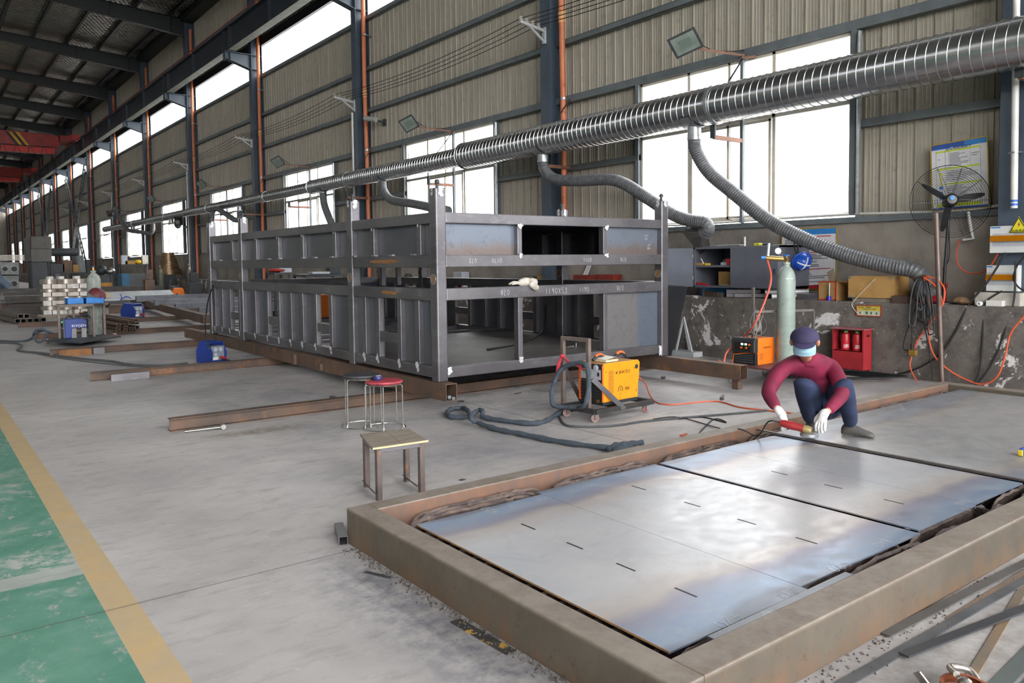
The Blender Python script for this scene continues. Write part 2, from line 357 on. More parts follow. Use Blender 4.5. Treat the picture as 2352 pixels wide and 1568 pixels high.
# windows in the sheet wall
def window(n, a, b):
    w = MB(); f = .055; X = 11.9
    def vb(y0, z0, z1, t=f, d=.0): w.box(X-.03-d, X+.03, y0-t/2, y0+t/2, z0, z1)
    def hb(z, y0, y1, t=f, d=.0): w.box(X-.03-d, X+.03, y0, y1, z-t/2, z+t/2)
    L = b-a; m1, m2 = b-L*.275, a+L*.315
    tz = 4.17
    for y in (a+f/2, b-f/2): vb(y, WZ0, WZ1)
    for y in (m1, m2): vb(y, WZ0, WZ1, .07)
    vb((m1+m2)/2, tz, WZ1)
    for z in (WZ0+f/2, WZ1-f/2): hb(z, a, b)
    hb(tz, a, b, .07)
    root = w.build('window_%d' % n, white_alu, kind='structure', bev=.006)
    s_ = MB(); mid = (m1+m2)/2
    for y0, y1, x in ((m2+.035, mid+.03, X-.045), (mid-.03, m1-.035, X-.02)):
        for y in (y0+.025, y1-.025): s_.box(x-.014, x+.014, y-.025, y+.025, WZ0+.055, tz-.04)
        for z in (WZ0+.08, tz-.065): s_.box(x-.014, x+.014, y0, y1, z-.025, z+.025)
    s_.build('sliding_sash', white_alu, root, .004)
    for y0, y1, z0, z1 in ((a, m2, WZ0, tz), (m1, b, WZ0, tz), (m2, m1, WZ0, tz), (a, m2, tz, WZ1), (m1, b, tz, WZ1), (m2, mid, tz, WZ1), (mid, m1, tz, WZ1)):
        p = MB(); p.add([(X, y0+.02, z0+.02), (X, y1-.02, z0+.02), (X, y1-.02, z1-.02), (X, y0+.02, z1-.02)], [(0, 1, 2, 3)]); p.build('pane', glass, root)
n = 0
for a, b in WIN:
    if b < 0: continue
    n += 1; window(n, a, b)
for k in range(-1, NB):
    n += 1; a = Y0+BAY*k; w = MB(); w.box(XP-.004, XP+.004, a, a+BAY, CZ0, CZ1); w.build('window_%d' % n, frp, kind='structure')
w = MB(); w.box(XP-.004, XP+.004, YB, Y0-BAY, CZ0, CZ1); w.build('window_%d' % (n+1), frp, kind='structure')
# steel frames: column, corbel and rafter of each bay line
ORD = ['first', 'second', 'third', 'fourth', 'fifth', 'sixth', 'seventh', 'eighth', 'ninth', 'tenth', 'eleventh', 'twelfth', 'thirteenth', 'fourteenth', 'fifteenth']
orange_m = M('orange_plastic_pipe', 'cb7a52', 'c06a42', 2, .45, c='ad5632', csc=6); white_pvc = M('white_plastic_pipe', 'd9d8d4', 'c9c7c2', 4, .4)
def column(k):
    y = Y0+BAY*k; nm = 'slate grey H-section column behind the electric boxes at the right edge' if k == 0 else 'slate grey H-section column, %s from the right along the window wall' % ORD[k]
    t = thing('steel_column', nm, 'column', (XC, y, 0), 'columns along the window wall')
    c = MB(); zt = 14.1
    c.box(XC, XC+.018, y-.165, y+.165, LZ if k == 0 else 0.9, zt); c.box(XC+.44, XC+.458, y-.165, y+.165, .9, zt); c.box(XC+.018, XC+.44, y-.007, y+.007, .9, zt)
    for z in (9.75, 10.33): c.box(XC+.018, XC+.44, y-.15, y+.15, z, z+.014)
    c.build('column_shaft', steel_paint, t)
    b = MB()
    b.box(10.46, XC, y-.15, y+.15, 10.34, 10.36)
    b.prism([(10.46, 10.34), (XC, 10.34), (XC, 9.75), (10.46, 10.08)], (1, 0, 0), (0, 0, 1), (0, 1, 0), (0, y-.008, 0), .016)
    b.prism([(10.46, 10.08), (XC, 9.75), (XC, 9.765), (10.46, 10.095)], (1, 0, 0), (0, 0, 1), (0, 1, 0), (0, y-.15, 0), .3)
    for x in (10.66, 10.46): b.box(x, x+.014, y-.15, y+.15, 10.0, 10.34)
    b.build('corbel', steel_paint, t)
def rafter(k):
    y = Y0+BAY*k
    t = thing('roof_rafter', 'dark tapered roof rafter, %s from the near end of the hall' % ORD[k], 'rafter', (XC, y, 13.2), 'rafters under the roof')
    for a, b, nm in ((XC, 4.7, 'haunch'), (4.7, -1, 'middle_span'), (-1, -13.7, 'far_span')):
        def low(x): return 13.3+(14.15-13.3)*(XC-x)/(XC-4.7) if x >= 4.7 else roofz(x)-.45
        r = MB(); e = [(a, roofz(a)), (b, roofz(b)), (b, low(b)), (a, low(a))]
        r.prism(e, (1, 0, 0), (0, 0, 1), (0, 1, 0), (0, y-.006, 0), .012)
        for u, v in ((0, 1), (3, 2)):
            p, q = e[u], e[v]; r.bar((p[0], y, p[1]), (q[0], y, q[1]), .26, .016)
        for x in (a-.6, (a+b)/2):
            r.box(x-.006, x+.006, y-.12, y+.12, low(x), roofz(x))
        r.build(nm, rafter_m, t)
def pipe(k):
    y = Y0+BAY*k-.36; x = 11.72
    if k == 0:
        t = thing('drain_pipe', 'white plastic downpipe with blue tape band at the right edge', 'pipe', (11.4, 4.1, 2.3))
        p0, p1 = WX(2335, 0, 11.36), WX(2329, 478, 11.40)
        m = MB(); m.tube([p1, p0, p0+V((0, 0, 3))], .042, 14); m.build('pipe_run', white_pvc, t)
        q = p1+(p0-p1)*.27; m = MB(); m.tube([q-V((0, 0, .012)), q+V((0, 0, .012))], .048, 14); m.box(q.x-.01, q.x+.06, q.y-.075, q.y+.075, q.z-.006, q.z+.006); m.build('pipe_clip', galv, t)
        m = MB()
        for u in (.012, .03): q = p1+(p0-p1)*u; m.tube([q, q+(p0-p1)*.011], .0435, 14)
        m.build('tape_band', M('blue_tape', '2f63b4'), t); return
    t = thing('drain_pipe', 'orange plastic downpipe beside the %s column from the right' % ORD[k], 'pipe', (x, y, LZ), 'orange downpipes')
    j = .02*((k*37) % 5-2)
    pts = [V((x, y, 1.1)), V((x, y, 4.6)), V((x, y+.05+j, 7.5)), V((x, y+j, 13.6))]
    m = MB(); m.tube(pts, .068, 12); m.build('pipe_run', orange_m, t)
    m = MB()
    for z in (5.3, 8.9): m.tube([(x, y, z), (x, y, z+.05)], .078, 12); m.box(x, 11.97, y-.02, y+.02, z, z+.03)
    m.build('pipe_clip', galv, t)
    if k < 8:
        m = MB(); m.tube([(x, y+.045+j*.9, 7.0), (x, y+.05+j*.9, 7.25)], .075, 12); m.build('pipe_coupling', M('pale_orange_coupling', 'd99a5e'), t)
for k in range(NB+1): column(k); rafter(k)
for k in range(NB+1): pipe(k)
# crane runway beam with its conductor rail
t = thing('crane_runway_beam', 'long dark crane runway beam carried on the column corbels', 'beam', (10.66, 40, 10.36))
r = MB(); r.hbeam((10.665, YB, 10.36), (10.665, YE, 10.36), .33, .93, .02, .014)
for y in [Y0+BAY*k+d for k in range(-1, NB) for d in (.4, BAY/2, BAY-.4)]: r.box(10.52, 10.81, y-.005, y+.005, 10.38, 11.27)
r.build('beam_body', M('dark_navy_paint', '252c34', '1f252c', 2, .4), t)
r = MB(); r.box(10.63, 10.70, YB, YE, 11.29, 11.41); r.build('rail', galv, t)
r = MB(); r.tube([(10.46, YB, 11.36), (10.46, YE, 11.36)], .022, 8); r.build('conductor_rail', M('red_conductor', '8f2a22'), t)
r = MB(); 
for k in range(NB): a = Y0+BAY*k; r.box(10.5, 10.83, a+.35, a+BAY-.35, 10.352, 10.358)
r.build('flange_underside', M('pale_worn_flange', 'a8aa9f', '8d9088', 4, .55, c='b0a585', csc=6), t)
# overhead cranes
red_m = M('red_crane_paint', 'a8281f', '8c201a', 1.5, .4)
def crane(Y, label, name='bridge_crane'):
    t = thing(name, label, 'crane', (10.6, Y, 11.4))
    g = MB(); poly = [(9.75, 11.35), (9.75, 11.85), (9.2, 12.02), (-8, 12.3), (-8, 10.5), (8.6, 10.5), (9.4, 10.75)]
    g.prism(poly, (1, 0, 0), (0, 0, 1), (0, 1, 0), (0, Y-.25, 0), .5); g.build('girder', red_m, t, .02)
    g = MB(); g.box(-8, 9.3, Y-.55, Y-.27, 10.5, 10.92); g.build('walkway_box', M('bright_red_paint', 'c8281e', 'b0231b', 2, .45), t)
    st = [MB(), MB()]
    for i in range(4):
        x = 6.1+i*.22; st[i % 2].prism([(x, 12.0), (x+.22, 12.0), (x+.92, 11.0), (x+.70, 11.0)], (1, 0, 0), (0, 0, 1), (0, -1, 0), (0, Y-.251, 0), .004)
    st[0].build('black_stripe', M('black_stripe', '14120f'), t); st[1].build('yellow_stripe', M('yellow_stripe', 'e0a21c'), t)
    e = MB(); e.box(9.6, 10.5, Y-1.3, Y+1.3, 11.42, 11.85); e.box(10.3, 10.9, Y-1.5, Y-1.1, 11.5, 11.95); e.build('end_truck', red_m, t, .02)
    w = MB()
    for s_ in (-1, 1): w.cyl((10.6, Y+s_, 11.55), (10.73, Y+s_, 11.55), .14, n=16)
    w.build('wheel', steel_dark, t)
    h = MB(); h.tube([(x, Y-.6, 11.0) for x in (-4, 9.3)], .02, 6)
    for i in range(5): x = 5+i*.9; h.tube(spline([(x, Y-.6, 11.0), (x+.2, Y-.6, 10.5), (x+.45, Y-.6, 10.25), (x+.7, Y-.6, 10.5), (x+.8, Y-.6, 11.0)], 4), .02, 6)
    h.build('festoon_cable', steel_dark, t)
crane(71, 'red bridge crane with black and yellow stripes, nearer of two'); crane(96, 'red bridge crane farther down the hall, half hidden behind the first')
# ---------------------------------------------------------------- the big welded box frame
def mill_mat():
    t = NT('mill_scale_tube'); n = t.noise(1.3, 6, .6, stretch=(1, 1, 1)); s1 = t.noise(5, 7, .7, stretch=(1, .25, 2.5))
    c = t.mix(t.ramp(n, .35, .68), '7c7a7d', '625f63'); c = t.mix(t.ma('MULTIPLY', t.ramp(s1, .52, .7), .6), c, '85868c')
    c = t.mix(t.ramp(t.noise(1.1, 8, .7), .68, .74), c, '7a5636'); c = t.mix(t.ramp(t.noise(38, 4), .7, .76), c, '3c3a3b')
    return t.fin(c, .36, .7, t.noise(60, 3), .08, .002)
def plate_mat():
    t = NT('mill_scale_sheet'); n = t.noise(1.1, 6, .62, dist=.5); s1 = t.noise(6, 8, .7)
    c = t.mix(t.ramp(n, .38, .66), '68686a', '565b64'); c = t.mix(t.ma('MULTIPLY', t.ramp(s1, .5, .72), .5), c, '68696c')
    c = t.mix(t.ramp(t.noise(1.6, 7, .6), .66, .78), c, '6c5f58'); return t.fin(c, .38, .6, s1, .06, .002)
mill = mill_mat(); sheet = plate_mat()
def tint_mat():
    t = NT('heat_tinted_end_sheet'); p = t.xyz(); n = t.noise(3, 7, .66, dist=.6); z = t.ma('ADD', p[2], t.ma('MULTIPLY', t.ma('SUBTRACT', n, .5), .22))
    up = t.mix(t.ramp(z, 1.86, 1.98), '756a66', '727a86'); lo = t.mix(t.ramp(t.ma('ADD', p[0], t.ma('MULTIPLY', n, .12)), 8.18, 8.26), '7b7a7b', '6b7482')
    c = t.mix(t.ma('GREATER_THAN', p[2], 1.6), lo, up); c = t.mix(t.ma('MULTIPLY', t.ramp(t.noise(7, 9, .75, dist=1.5), .54, .66), .45), c, '4e4c4e')
    return t.fin(c, .38, .5, n, .05, .002)
tint_sheet = tint_mat()
rust_m = M('rusty_section', '6e5647', '4f453f', 2.2, .62, .3, .36, .64, c='8e6240', csc=4, clo=.56, chi=.72, bs=.15)
silver_paint = M('silver_weld_paint', 'd9dadc', 'b9babd', 30, .45, .2)
black = M('black_rubber', '1c1c1e', '141416', 5, .55); dark = M('dark_interior', '2b2826', '1f1d1c', 4, .7)
chalk_m = M('white_chalk', 'd4d5d8', 'bcbdc0', 40, .9)
fx0, fx1, fy0, fy1, fz0, fz1 = 4.783, 8.70, 7.705, 16.43, .33, 2.566
F = thing('welded_box_frame', 'huge bare steel box frame of square tubes with sheet panels, raised on rusty beams', 'steel frame', (6.7, 12, fz0))
PY = [fy0, 9.88, 14.38, fy1-.16]; PW = .141
def part(mb, name, mat=None, bev=.008, parent=None): return mb.build(name, mat or mill, parent or F, bev)
dabs = MB()
def dab(c, a, b, r):
    r *= .8; a, b = V(a), V(b); e = a.cross(b).normalized(); c = V(c)+e*(.003+random.random()*.004); n = 11
    rr = [r*random.uniform(.35, 1.1) for _ in range(n)]; o = len(dabs.v)
    dabs.add([c]+[c+(a*math.cos(2*PI*i/n)+b*math.sin(2*PI*i/n))*rr[i] for i in range(n)], [(0, i+1, (i+1) % n+1) for i in range(n)])
post_of = {}
for X in (fx0, fx1-PW):
    for y in PY:
        p = MB(); p.box(X, X+PW, y, y+.15, fz0, fz1); po = part(p, 'corner_post' if y in (PY[0], PY[3]) else 'side_post', bev=.018)
        l = MB(); cx, cy = X+PW/2, y+.075; l.lathe([(.0, 0), (.022, 0), (.018, .05), (.03, .055), (.03, .085), (.016, .1), (.0, .102)], (cx, cy, fz1), n=12); part(l, 'lifting_lug', steel_dark, 0, po)
        xo = X if X < 6 else X+PW
        if X > 6 or True:
            l = MB(); sg = -1 if X < 6 else 1; l.lathe([(.062, -.01), (.062, .006), (.052, .006), (.052, -.02)], (X if X < 6 else X, y+.075, 1.52), (-1, 0, 0), 20); part(l, 'hole_sleeve', galv, 0, po)
            l = MB(); l.cyl((X-.002, y+.075, 1.52), (X+.0, y+.075, 1.52), .052, n=20); part(l, 'sleeve_core', M('brown_sleeve', '8a6a4c', '6b5138', 9, .7) if 'brown_sleeve' not in bpy.data.materials else bpy.data.materials['brown_sleeve'], 0, po)
        for dz in (.02, .07): dab((X-.001, y+.07, fz1-dz), (0, -1, 0), (0, 0, 1), .05); dab((X+.07, y-.001, fz1-dz), (1, 0, 0), (0, 0, 1), .055)
RAIL = [('top_rail', 2.165, 2.29), ('upper_middle_rail', 1.655, 1.80), ('lower_middle_rail', 1.27, 1.412), ('bottom_rail', .372, .497)]
for sx, X0, X1 in ((0, fx0+.012, fx0+.12), (1, fx1-.12, fx1-.012)):
    for nm, z0, z1 in RAIL:
        for i in range(3):
            r = MB(); r.box(X0, X1, PY[i]+.15, PY[i+1], z0, z1); part(r, nm)
    bays = [[9.54, 9.16, 8.59, 8.15], [13.75, 13.15, 12.62, 12.12, 11.65, 11.14, 10.60], [16.06, 15.6, 15.13, 14.59]]
    opens = [(8.69, 9.16), (12.72, 13.15), (10.70, 11.14), (14.69, 15.13)]
    for i, b in enumerate(bays):
        for y in b:
            r = MB(); r.box(X0+.008, X1-.02, y, y+.095, .497, 1.27); part(r, 'stile', bev=.006)
            dab((fx0+.011, y+.04, .49), (0, -1, 0), (0, 0, 1), .06); dab((fx0+.011, y+.02, .44), (0, -1, 0), (0, 0, 1), .045)
        lo, hi = PY[i]+.15, PY[i+1]; yy = lo
        for a, c in sorted([o for o in opens if lo < o[0] < hi])+[(hi, hi)]:
            if a > yy: r = MB(); r.box(X0+.07, X0+.076, yy, a, .45, 1.3); part(r, 'lower_panel', sheet, 0)
            yy = c
        r = MB(); r.box(X0+.075, X0+.081, lo, hi, 1.7, 2.2); part(r, 'upper_panel', sheet, 0)
    for a, c in opens:
        r = MB(); r.box(X0+.01, X1-.03, a, c, .71, .838); part(r, 'cross_bar')
    for y in (8.09, 9.27, 10.43, 11.59, 12.6, 13.64, 14.91, 16.1):
        r = MB(); r.box(X0+.01, X1-.03, y, y+.09, 1.80, 2.165); part(r, 'stile', bev=.006)
        if sx == 0: dab((fx0+.02, y+.05, 2.165), (0, -1, 0), (0, 0, 1), .045)
    if sx == 0:
        for y in (8.2, 8.75, 9.2, 9.8, 10.5, 11.1, 11.55, 12.5, 13.0, 14.75, 15.6):
            r = MB(); r.box(X0-.015, X0+.03, y, y+.09, 1.802, 1.82); part(r, 'latch_plate', galv, 0)
for yy, sgn in ((fy0+.015, 1), (fy1-.125, 1)):
    xa, xb = fx0+PW, fx1-PW
    for nm, z0, z1 in RAIL: r = MB(); r.box(xa, xb, yy, yy+.11, z0, z1); part(r, nm)
    for x0, x1 in ((5.972, 6.042), (7.428, 7.5)):
        for z0, z1 in ((1.80, 2.165), (.497, 1.27)): r = MB(); r.box(x0, x1, yy+.006, yy+.1, z0, z1); part(r, 'stile', bev=.006)
    for x0, x1, z0, z1 in ((xa, 5.972, 1.80, 2.165), (7.5, xb, 1.80, 2.165), (7.5, xb, .497, 1.27)):
        r = MB(); r.box(x0, x1, yy+.075, yy+.081, z0-.02, z1+.02); part(r, 'end_panel', tint_sheet, 0)
for x in (5.99, 7.46):
    for z in (2.16, 1.79): dab((x+.02, fy0+.012, z), (1, 0, 0), (0, 0, 1), .06)
dab((8.55, fy0+.012, .44), (1, 0, 0), (0, 0, 1), .09); dab((8.54, fy0+.012, .38), (1, 0, 0), (0, 0, 1), .06); dab((6.0, fy0+.012, .5), (1, 0, 0), (0, 0, 1), .06); dab((4.95, fy0+.012, .45), (1, 0, 0), (0, 0, 1), .07)
r = MB(); r.box(fx0+.1, fx1-.1, fy0+.12, fy1-.12, 1.69, 1.70); part(r, 'deck_sheet', sheet, 0)
r = MB(); r.box(fx0+.1, fx1-.1, fy0+.12, fy1-.12, 2.2, 2.206); part(r, 'roof_sheet', sheet, 0)
r = MB(); r.box(fx0+.1, fx1-.1, fy0+.1, 11.6, .47, .476); part(r, 'floor_sheet', M('trodden_floor_sheet', '6c6864', '56524f', 2, .45, .4, c='7d7872', csc=4), 0)
for i in range(9):
    y = 8.5+i*.92; r = MB(); r.box(fx0+.12, fx1-.12, y, y+.08, .385, .465); part(r, 'floor_joist', bev=0)
for x in (5.3, 5.55):
    r = MB(); r.box(x, x+.06, 10.0, 10.06, 1.4, 1.69); part(r, 'hanger', bev=0)
dabs.build('weld_paint_dabs', silver_paint, F, kind='stuff')
ck = MB(); f_ = fy0+.0145; A, B = (-1, 0, 0), (0, 0, -1)
for st, x, z, s_ in (('073', 5.35, 1.755, .05), ('0170', 5.72, 1.755, .05), ('0711', 7.2, 1.755, .05), ('078', 7.85, 1.755, .05)): chalk(ck, st, s_, (x, f_, z), A, B)
for st, x, z, s_ in (('078', 5.83, 1.37, .06), ('1190X53', 6.4, 1.30, .07), ('0611', 7.15, 1.37, .06), ('078', 7.8, 1.37, .06)): chalk(ck, st, s_, (x, f_, z), (1, 0, 0) if 'X' in st else A, (0, 0, 1) if 'X' in st else B)
X_ = fx0+.0115
for st, y, z, s_ in (('51', 12.9, 1.31, .07), ('0601', 8.7, 1.35, .06), ('12', 8.15, 1.32, .06), ('1250', 10.8, 1.31, .06)): chalk(ck, st, s_, (X_, y, z), (0, -1, 0), (0, 0, 1))
for st, x, z in (('54', 8.3, 2.08), ('98', 8.35, 1.95)): chalk(ck, st, .06, (x, fy0+.0885, z), (0, 0, -1), (1, 0, 0))
ck.build('chalk_marks', chalk_m, F, kind='stuff')
pat = MB()
for y, z, w in ((9.0, 1.735, .42), (8.85, 1.34, .24)):
    n = 14; pat.add([(X_, y+w*math.cos(2*PI*i/n)*random.uniform(.8, 1.1), z+.028*math.sin(2*PI*i/n)*random.uniform(.6, 1.1)) for i in range(n)], [tuple(range(n))])
pat.build('rust_patch', M('orange_rust', '9a6a34', '7d5228', 22, .8), F, kind='stuff')
t = thing('cleaning_glove', 'crumpled grey work glove lying on the lower front rail of the box frame', 'glove', (6.15, 7.77, 1.412))
gm = M('grubby_grey_cotton', 'c9c2b8', 'a59c90', 12, .9, bs=.3)
g = MB(); q = [(6.0, 7.75, 1.44), (6.1, 7.76, 1.46), (6.22, 7.77, 1.455), (6.3, 7.76, 1.45)]; g.tube(spline(q, 4), [.03, .042, .05, .055, .056, .058, .056, .052, .05, .056, .05, .045, .03], 12)
g.build('palm', gm, t, sub=1)
for i, (dy, dz, L) in enumerate(((-.03, .0, .13), (-.005, .012, .15), (.02, .008, .14), (.04, -.004, .1))):
    g = MB(); g.tube([(6.0, 7.75+dy, 1.44+dz), (6.0-L*.5, 7.75+dy*1.4, 1.45+dz), (6.0-L, 7.75+dy*1.2, 1.432+dz*.5)], [.016, .015, .009], 8); g.build('finger', gm, t)
g = MB(); g.tube(spline([(6.15, 7.72, 1.45), (6.2, 7.70, 1.41), (6.26, 7.69, 1.36)], 4), [.03, .04, .045, .046, .045, .044, .042, .03, .01], 10); g.build('cuff', gm, t)
# skid tubes and cross beams
def skid(x, y0, y1, label, loc):
    t = thing('skid_tube', label, 'steel tube', loc); m = MB(); m.bar((x, y0, .231), (x, y1, .231), .15, .196, hollow=.008); m.build('tube_wall', rust_m, t); return t
sk = skid(4.86, 7.55, 18.3, 'long rusty rectangular tube carrying the left side of the box frame', (4.86, 12, .132))
for y, z0, z1, w in ((11.9, .16, .36, .05), (10.9, .17, .31, .1)):
    m = MB(); m.box(4.735, 4.784, y, y+w, z0-.02, z1-.06); m.build('welded_tab', rust_m, sk, .004)
skid(8.64, 6.36, 17.9, 'dark rectangular tube under the right side of the box frame, running out past its front', (8.64, 12, .132))
for (dx, dz) in ((-.02, .0), (.035, -.02)):
    m = MB(); m.tube([(4.86+dx, 7.56, .175+dz), (4.86+dx, 8.2, .175+dz)], .022, 14); m.tube([(4.86+dx, 7.555, .175+dz), (4.86+dx, 7.57, .175+dz)], .012, 10)
    m.build('pipe_offcut', galv, label='short pipe offcut lying in the open end of the skid tube, %s' % ('left of two' if dx < 0 else 'right of two'), cat='pipe', group='pipe offcuts in the skid tube')
m = MB(); m.box(8.6, 8.7, 6.42, 6.52, 0, .132); m.build('support_stub', rust_m, bev=.006, label='short square tube stub propping the near end of the dark skid tube', cat='support')
for i, (y, x0, x1) in enumerate(((8.6, 2.07, 9.3), (13.18, 2.09, 9.6), (17.45, 2.08, 9.3), (21.8, 2.25, 9.5), (26.5, 2.4, 9.5))):
    t = thing('floor_beam', ['rusty H-beam lying on the floor nearest the stools, under the frame front', 'rusty H-beam on the floor behind the one at the stools, grey tube offcut at its end', 'rusty H-beam on the floor in front of the blue welder cart', 'rusty H-beam on the floor under the stacked rectangular tubes', 'rusty H-beam on the floor farthest back, behind the blue wire feeder'][i], 'steel beam', ((x0+x1)/2, y, 0))
    b = MB(); b.hbeam((x0, y, 0), (x1, y, 0), .12, .132, .009, .007); b.build('section', rust_m, t)
for o, lb in ((((2.32, 12.98), (2.85, 12.98), .1, 'grey'), 'grey square tube offcut against the left end of the second floor beam'), (((2.2, 17.2), (2.75, 17.2), .13, 'rust'), 'rust-orange square tube offcut at the end of the beam before the blue cart'), (((2.8, 17.32), (3.0, 17.32), .12, 'grey'), 'dark tube offcut with a white paint smear beside the rust-orange offcut')):
    (a, b, w, k) = o; m = MB(); m.bar((*a, w/2), (*b, w/2), w, w, hollow=.006); m.build('tube_offcut', mill if k == 'grey' else M('bright_rust', '8f6238', '6b4a30', 5, .75), label=lb, cat='tube')
m = MB(); m.box(4.15, 4.2, 8.9, 9.3, 0.0, .045); m.build('tube_offcut', mill, bev=.004, label='short flat tube offcut on the floor under the left side of the frame', cat='tube')
# ---------------------------------------------------------------- cutting bed with plates
bx0, bx1, by0, by1, bz = 2.06, 9.83, 1.78, 4.40, .22
BED = thing('cutting_bed', 'long low rusty steel-framed cutting bed full of slag-crusted slats', 'cutting bed', (6, 3.1, 0))
def bed_mat():
    t = NT('rusty_painted_channel'); n = t.noise(1.3, 8, .68); s1 = t.noise(3, 9, .72, stretch=(2, 2, .8)); p = t.xyz()
    c = t.mix(t.ramp(n, .36, .62), '665e53', '514a40'); rb = t.ma('ADD', t.ma('MULTIPLY', t.ramp(p[2], .14, .0), .22), s1)
    c = t.mix(t.ma('MULTIPLY', t.ramp(rb, .52, .78), .6), c, '76583f'); c = t.mix(t.ma('MULTIPLY', t.ramp(t.noise(14, 10, .75), .56, .68), .8), c, '4a3f36')
    c = t.mix(t.ma('MULTIPLY', t.ramp(p[2], .2, .222), .75), c, t.mix(t.ramp(s1, .4, .65), 'a0958a', '81746a')); c = t.mix(t.ramp(t.noise(4, 6), .7, .735), c, 'c0a060')
    inn = t.ma('LESS_THAN', t.ma('ABSOLUTE', t.ma('SUBTRACT', p[1], 4.26)), .006); c = t.mix(t.ma('MULTIPLY', t.ma('MULTIPLY', inn, t.ma('LESS_THAN', p[2], .212)), .9), c, t.mix(t.ramp(s1, .35, .65), '86604a', '6a5850'))
    return t.fin(c, .6, .2, t.noise(25, 6), .2, .003)
bed_m = bed_mat()
def slag_mat():
    t = NT('slag_crust'); n = t.noise(30, 6, .7); c = t.mix(t.ramp(t.noise(7), .4, .62), '463b38', '75645b'); c = t.mix(t.ramp(n, .6, .7), c, '77758f')
    return t.fin(c, .45, .4, n, .9, .008)
slag = slag_mat()
w = .14
for x0, x1, y0, y1 in ((bx0+w, bx1, by1-w, by1), (bx0+w, bx1, by0, by0+w+.02), (bx0, bx0+w, by0, by1), (bx1-w, bx1, by0+w+.02, by1-w)):
    m = MB(); m.box(x0, x1, y0, y1, 0, bz); m.build('side_beam', bed_m, BED, .006)
m = MB(); m.box(bx0+w, bx1-w, by0+w, by1-w, .0, .012); m.build('slag_floor', slag, BED)
rnd = random.Random(3)
ys = [4.215, 4.155, 4.095]+[4.02-.118*i for i in range(17)]+[2.04, 1.985]
for j, y in enumerate(ys):
    m = MB(); x = bx0+w+.006+rnd.random()*.02+(.06*(3-j) if j < 3 else 0); top = .155 if 2.06 < y < 4.06 else .165
    while x < bx1-w-.1:
        L = min(1.02+rnd.random()*.1, bx1-w-.03-x); K = 22; vs = []
        am = .0 if y > 2.06 else .028; sk = rnd.uniform(-.02, .02) if y > 4.06 else 0; ph = rnd.random()*6
        for i in range(K+1):
            u = i/K; xx = x+L*u; yy = y+sk*(u-.5)+am*math.sin(u*5+ph)*(1 if 0 < i < K else .3); tz = top-.07*(abs(2*u-1)**9)-rnd.random()*.012; th = .007+rnd.random()*.007
            vs += [(xx, yy-.004, .01), (xx, yy-.004, tz-.06), (xx, yy-th, tz-.015), (xx, yy, tz), (xx, yy+th, tz-.015), (xx, yy+.004, tz-.06), (xx, yy+.004, .01)]
        m.add(vs, [(i*7+k, i*7+k+1, i*7+k+8, i*7+k+7) for i in range(K) for k in range(6)]+[tuple(range(7))[::-1], tuple(K*7+k for k in range(7))], True)
        x += L+.05
    m.build('slat', slag, BED)
for i in range(7):
    x = 3.1+i*1.06; m = MB(); m.box(x, x+.012, by0+w+.02, by1-w, .01, .15); m.build('cross_divider', slag, BED)
m = MB(); K = 130; vs = []
for i in range(K+1):
    y = 2.0+2.2*i/K; vs += [(2.205, y, .02), (2.205+.035, y, .135+rnd.random()*.035), (2.25+rnd.random()*.02, y, .13), (2.23, y, .02)]
m.add(vs, [(i*4+k, i*4+k+1, i*4+k+5, i*4+k+4) for i in range(K) for k in range(3)], True); m.build('end_slat', M('grey_slag', '5d5653', '7a706a', 30, .6, .2, bs=.5), BED)
def plates_mat():
    t = NT('heat_tinted_plate'); p = t.xyz(); w_ = t.noise(.9, 3, .5); f = t.noise(7, 8, .68, stretch=(1, 1.6, 1)); sw = t.noise(3.0, 8, .72, dist=1.2)
    d = t.ma('MINIMUM', t.ma('SUBTRACT', p[1], 2.05), t.ma('SUBTRACT', 4.06, p[1]))
    d = t.ma('ADD', d, t.ma('MULTIPLY', t.ma('SUBTRACT', w_, .5), .5))
    c = t.mix(t.ramp(t.noise(.9, 5), .35, .65), 'c4c3c3', 'b0b3b8')
    c = t.mix(t.ma('MULTIPLY', t.ramp(sw, .5, .68), .35), c, '98969a'); c = t.mix(t.ma('MULTIPLY', t.ramp(f, .58, .72), .45), c, 'd2d2d2')
    fr = t.ma('MULTIPLY', t.ramp(d, .55, .30), .55); c = t.mix(fr, c, 'ab9a8a')
    c = t.mix(t.ma('MULTIPLY', t.ramp(d, .34, .26), .6), c, '77708a'); c = t.mix(t.ma('MULTIPLY', t.ramp(d, .32, .12), .9), c, t.mix(t.ramp(f, .4, .65), '7f94ae', '97a3b0'))
    c = t.mix(t.ma('MULTIPLY', t.ramp(d, .05, .0), .6), c, '5d5a5c')
    far = t.ramp(p[0], 5.9, 6.4); c = t.mix(t.ma('MULTIPLY', far, .6), c, t.mix(t.ramp(sw, .4, .62), '9a9893', '7f7e7c'))
    return t.fin(c, t.mix(t.ramp(f, .35, .7), (.3, .3, .3), (.46, .46, .46)), .35, f, .05, .002)
plm = plates_mat()
pz = .17
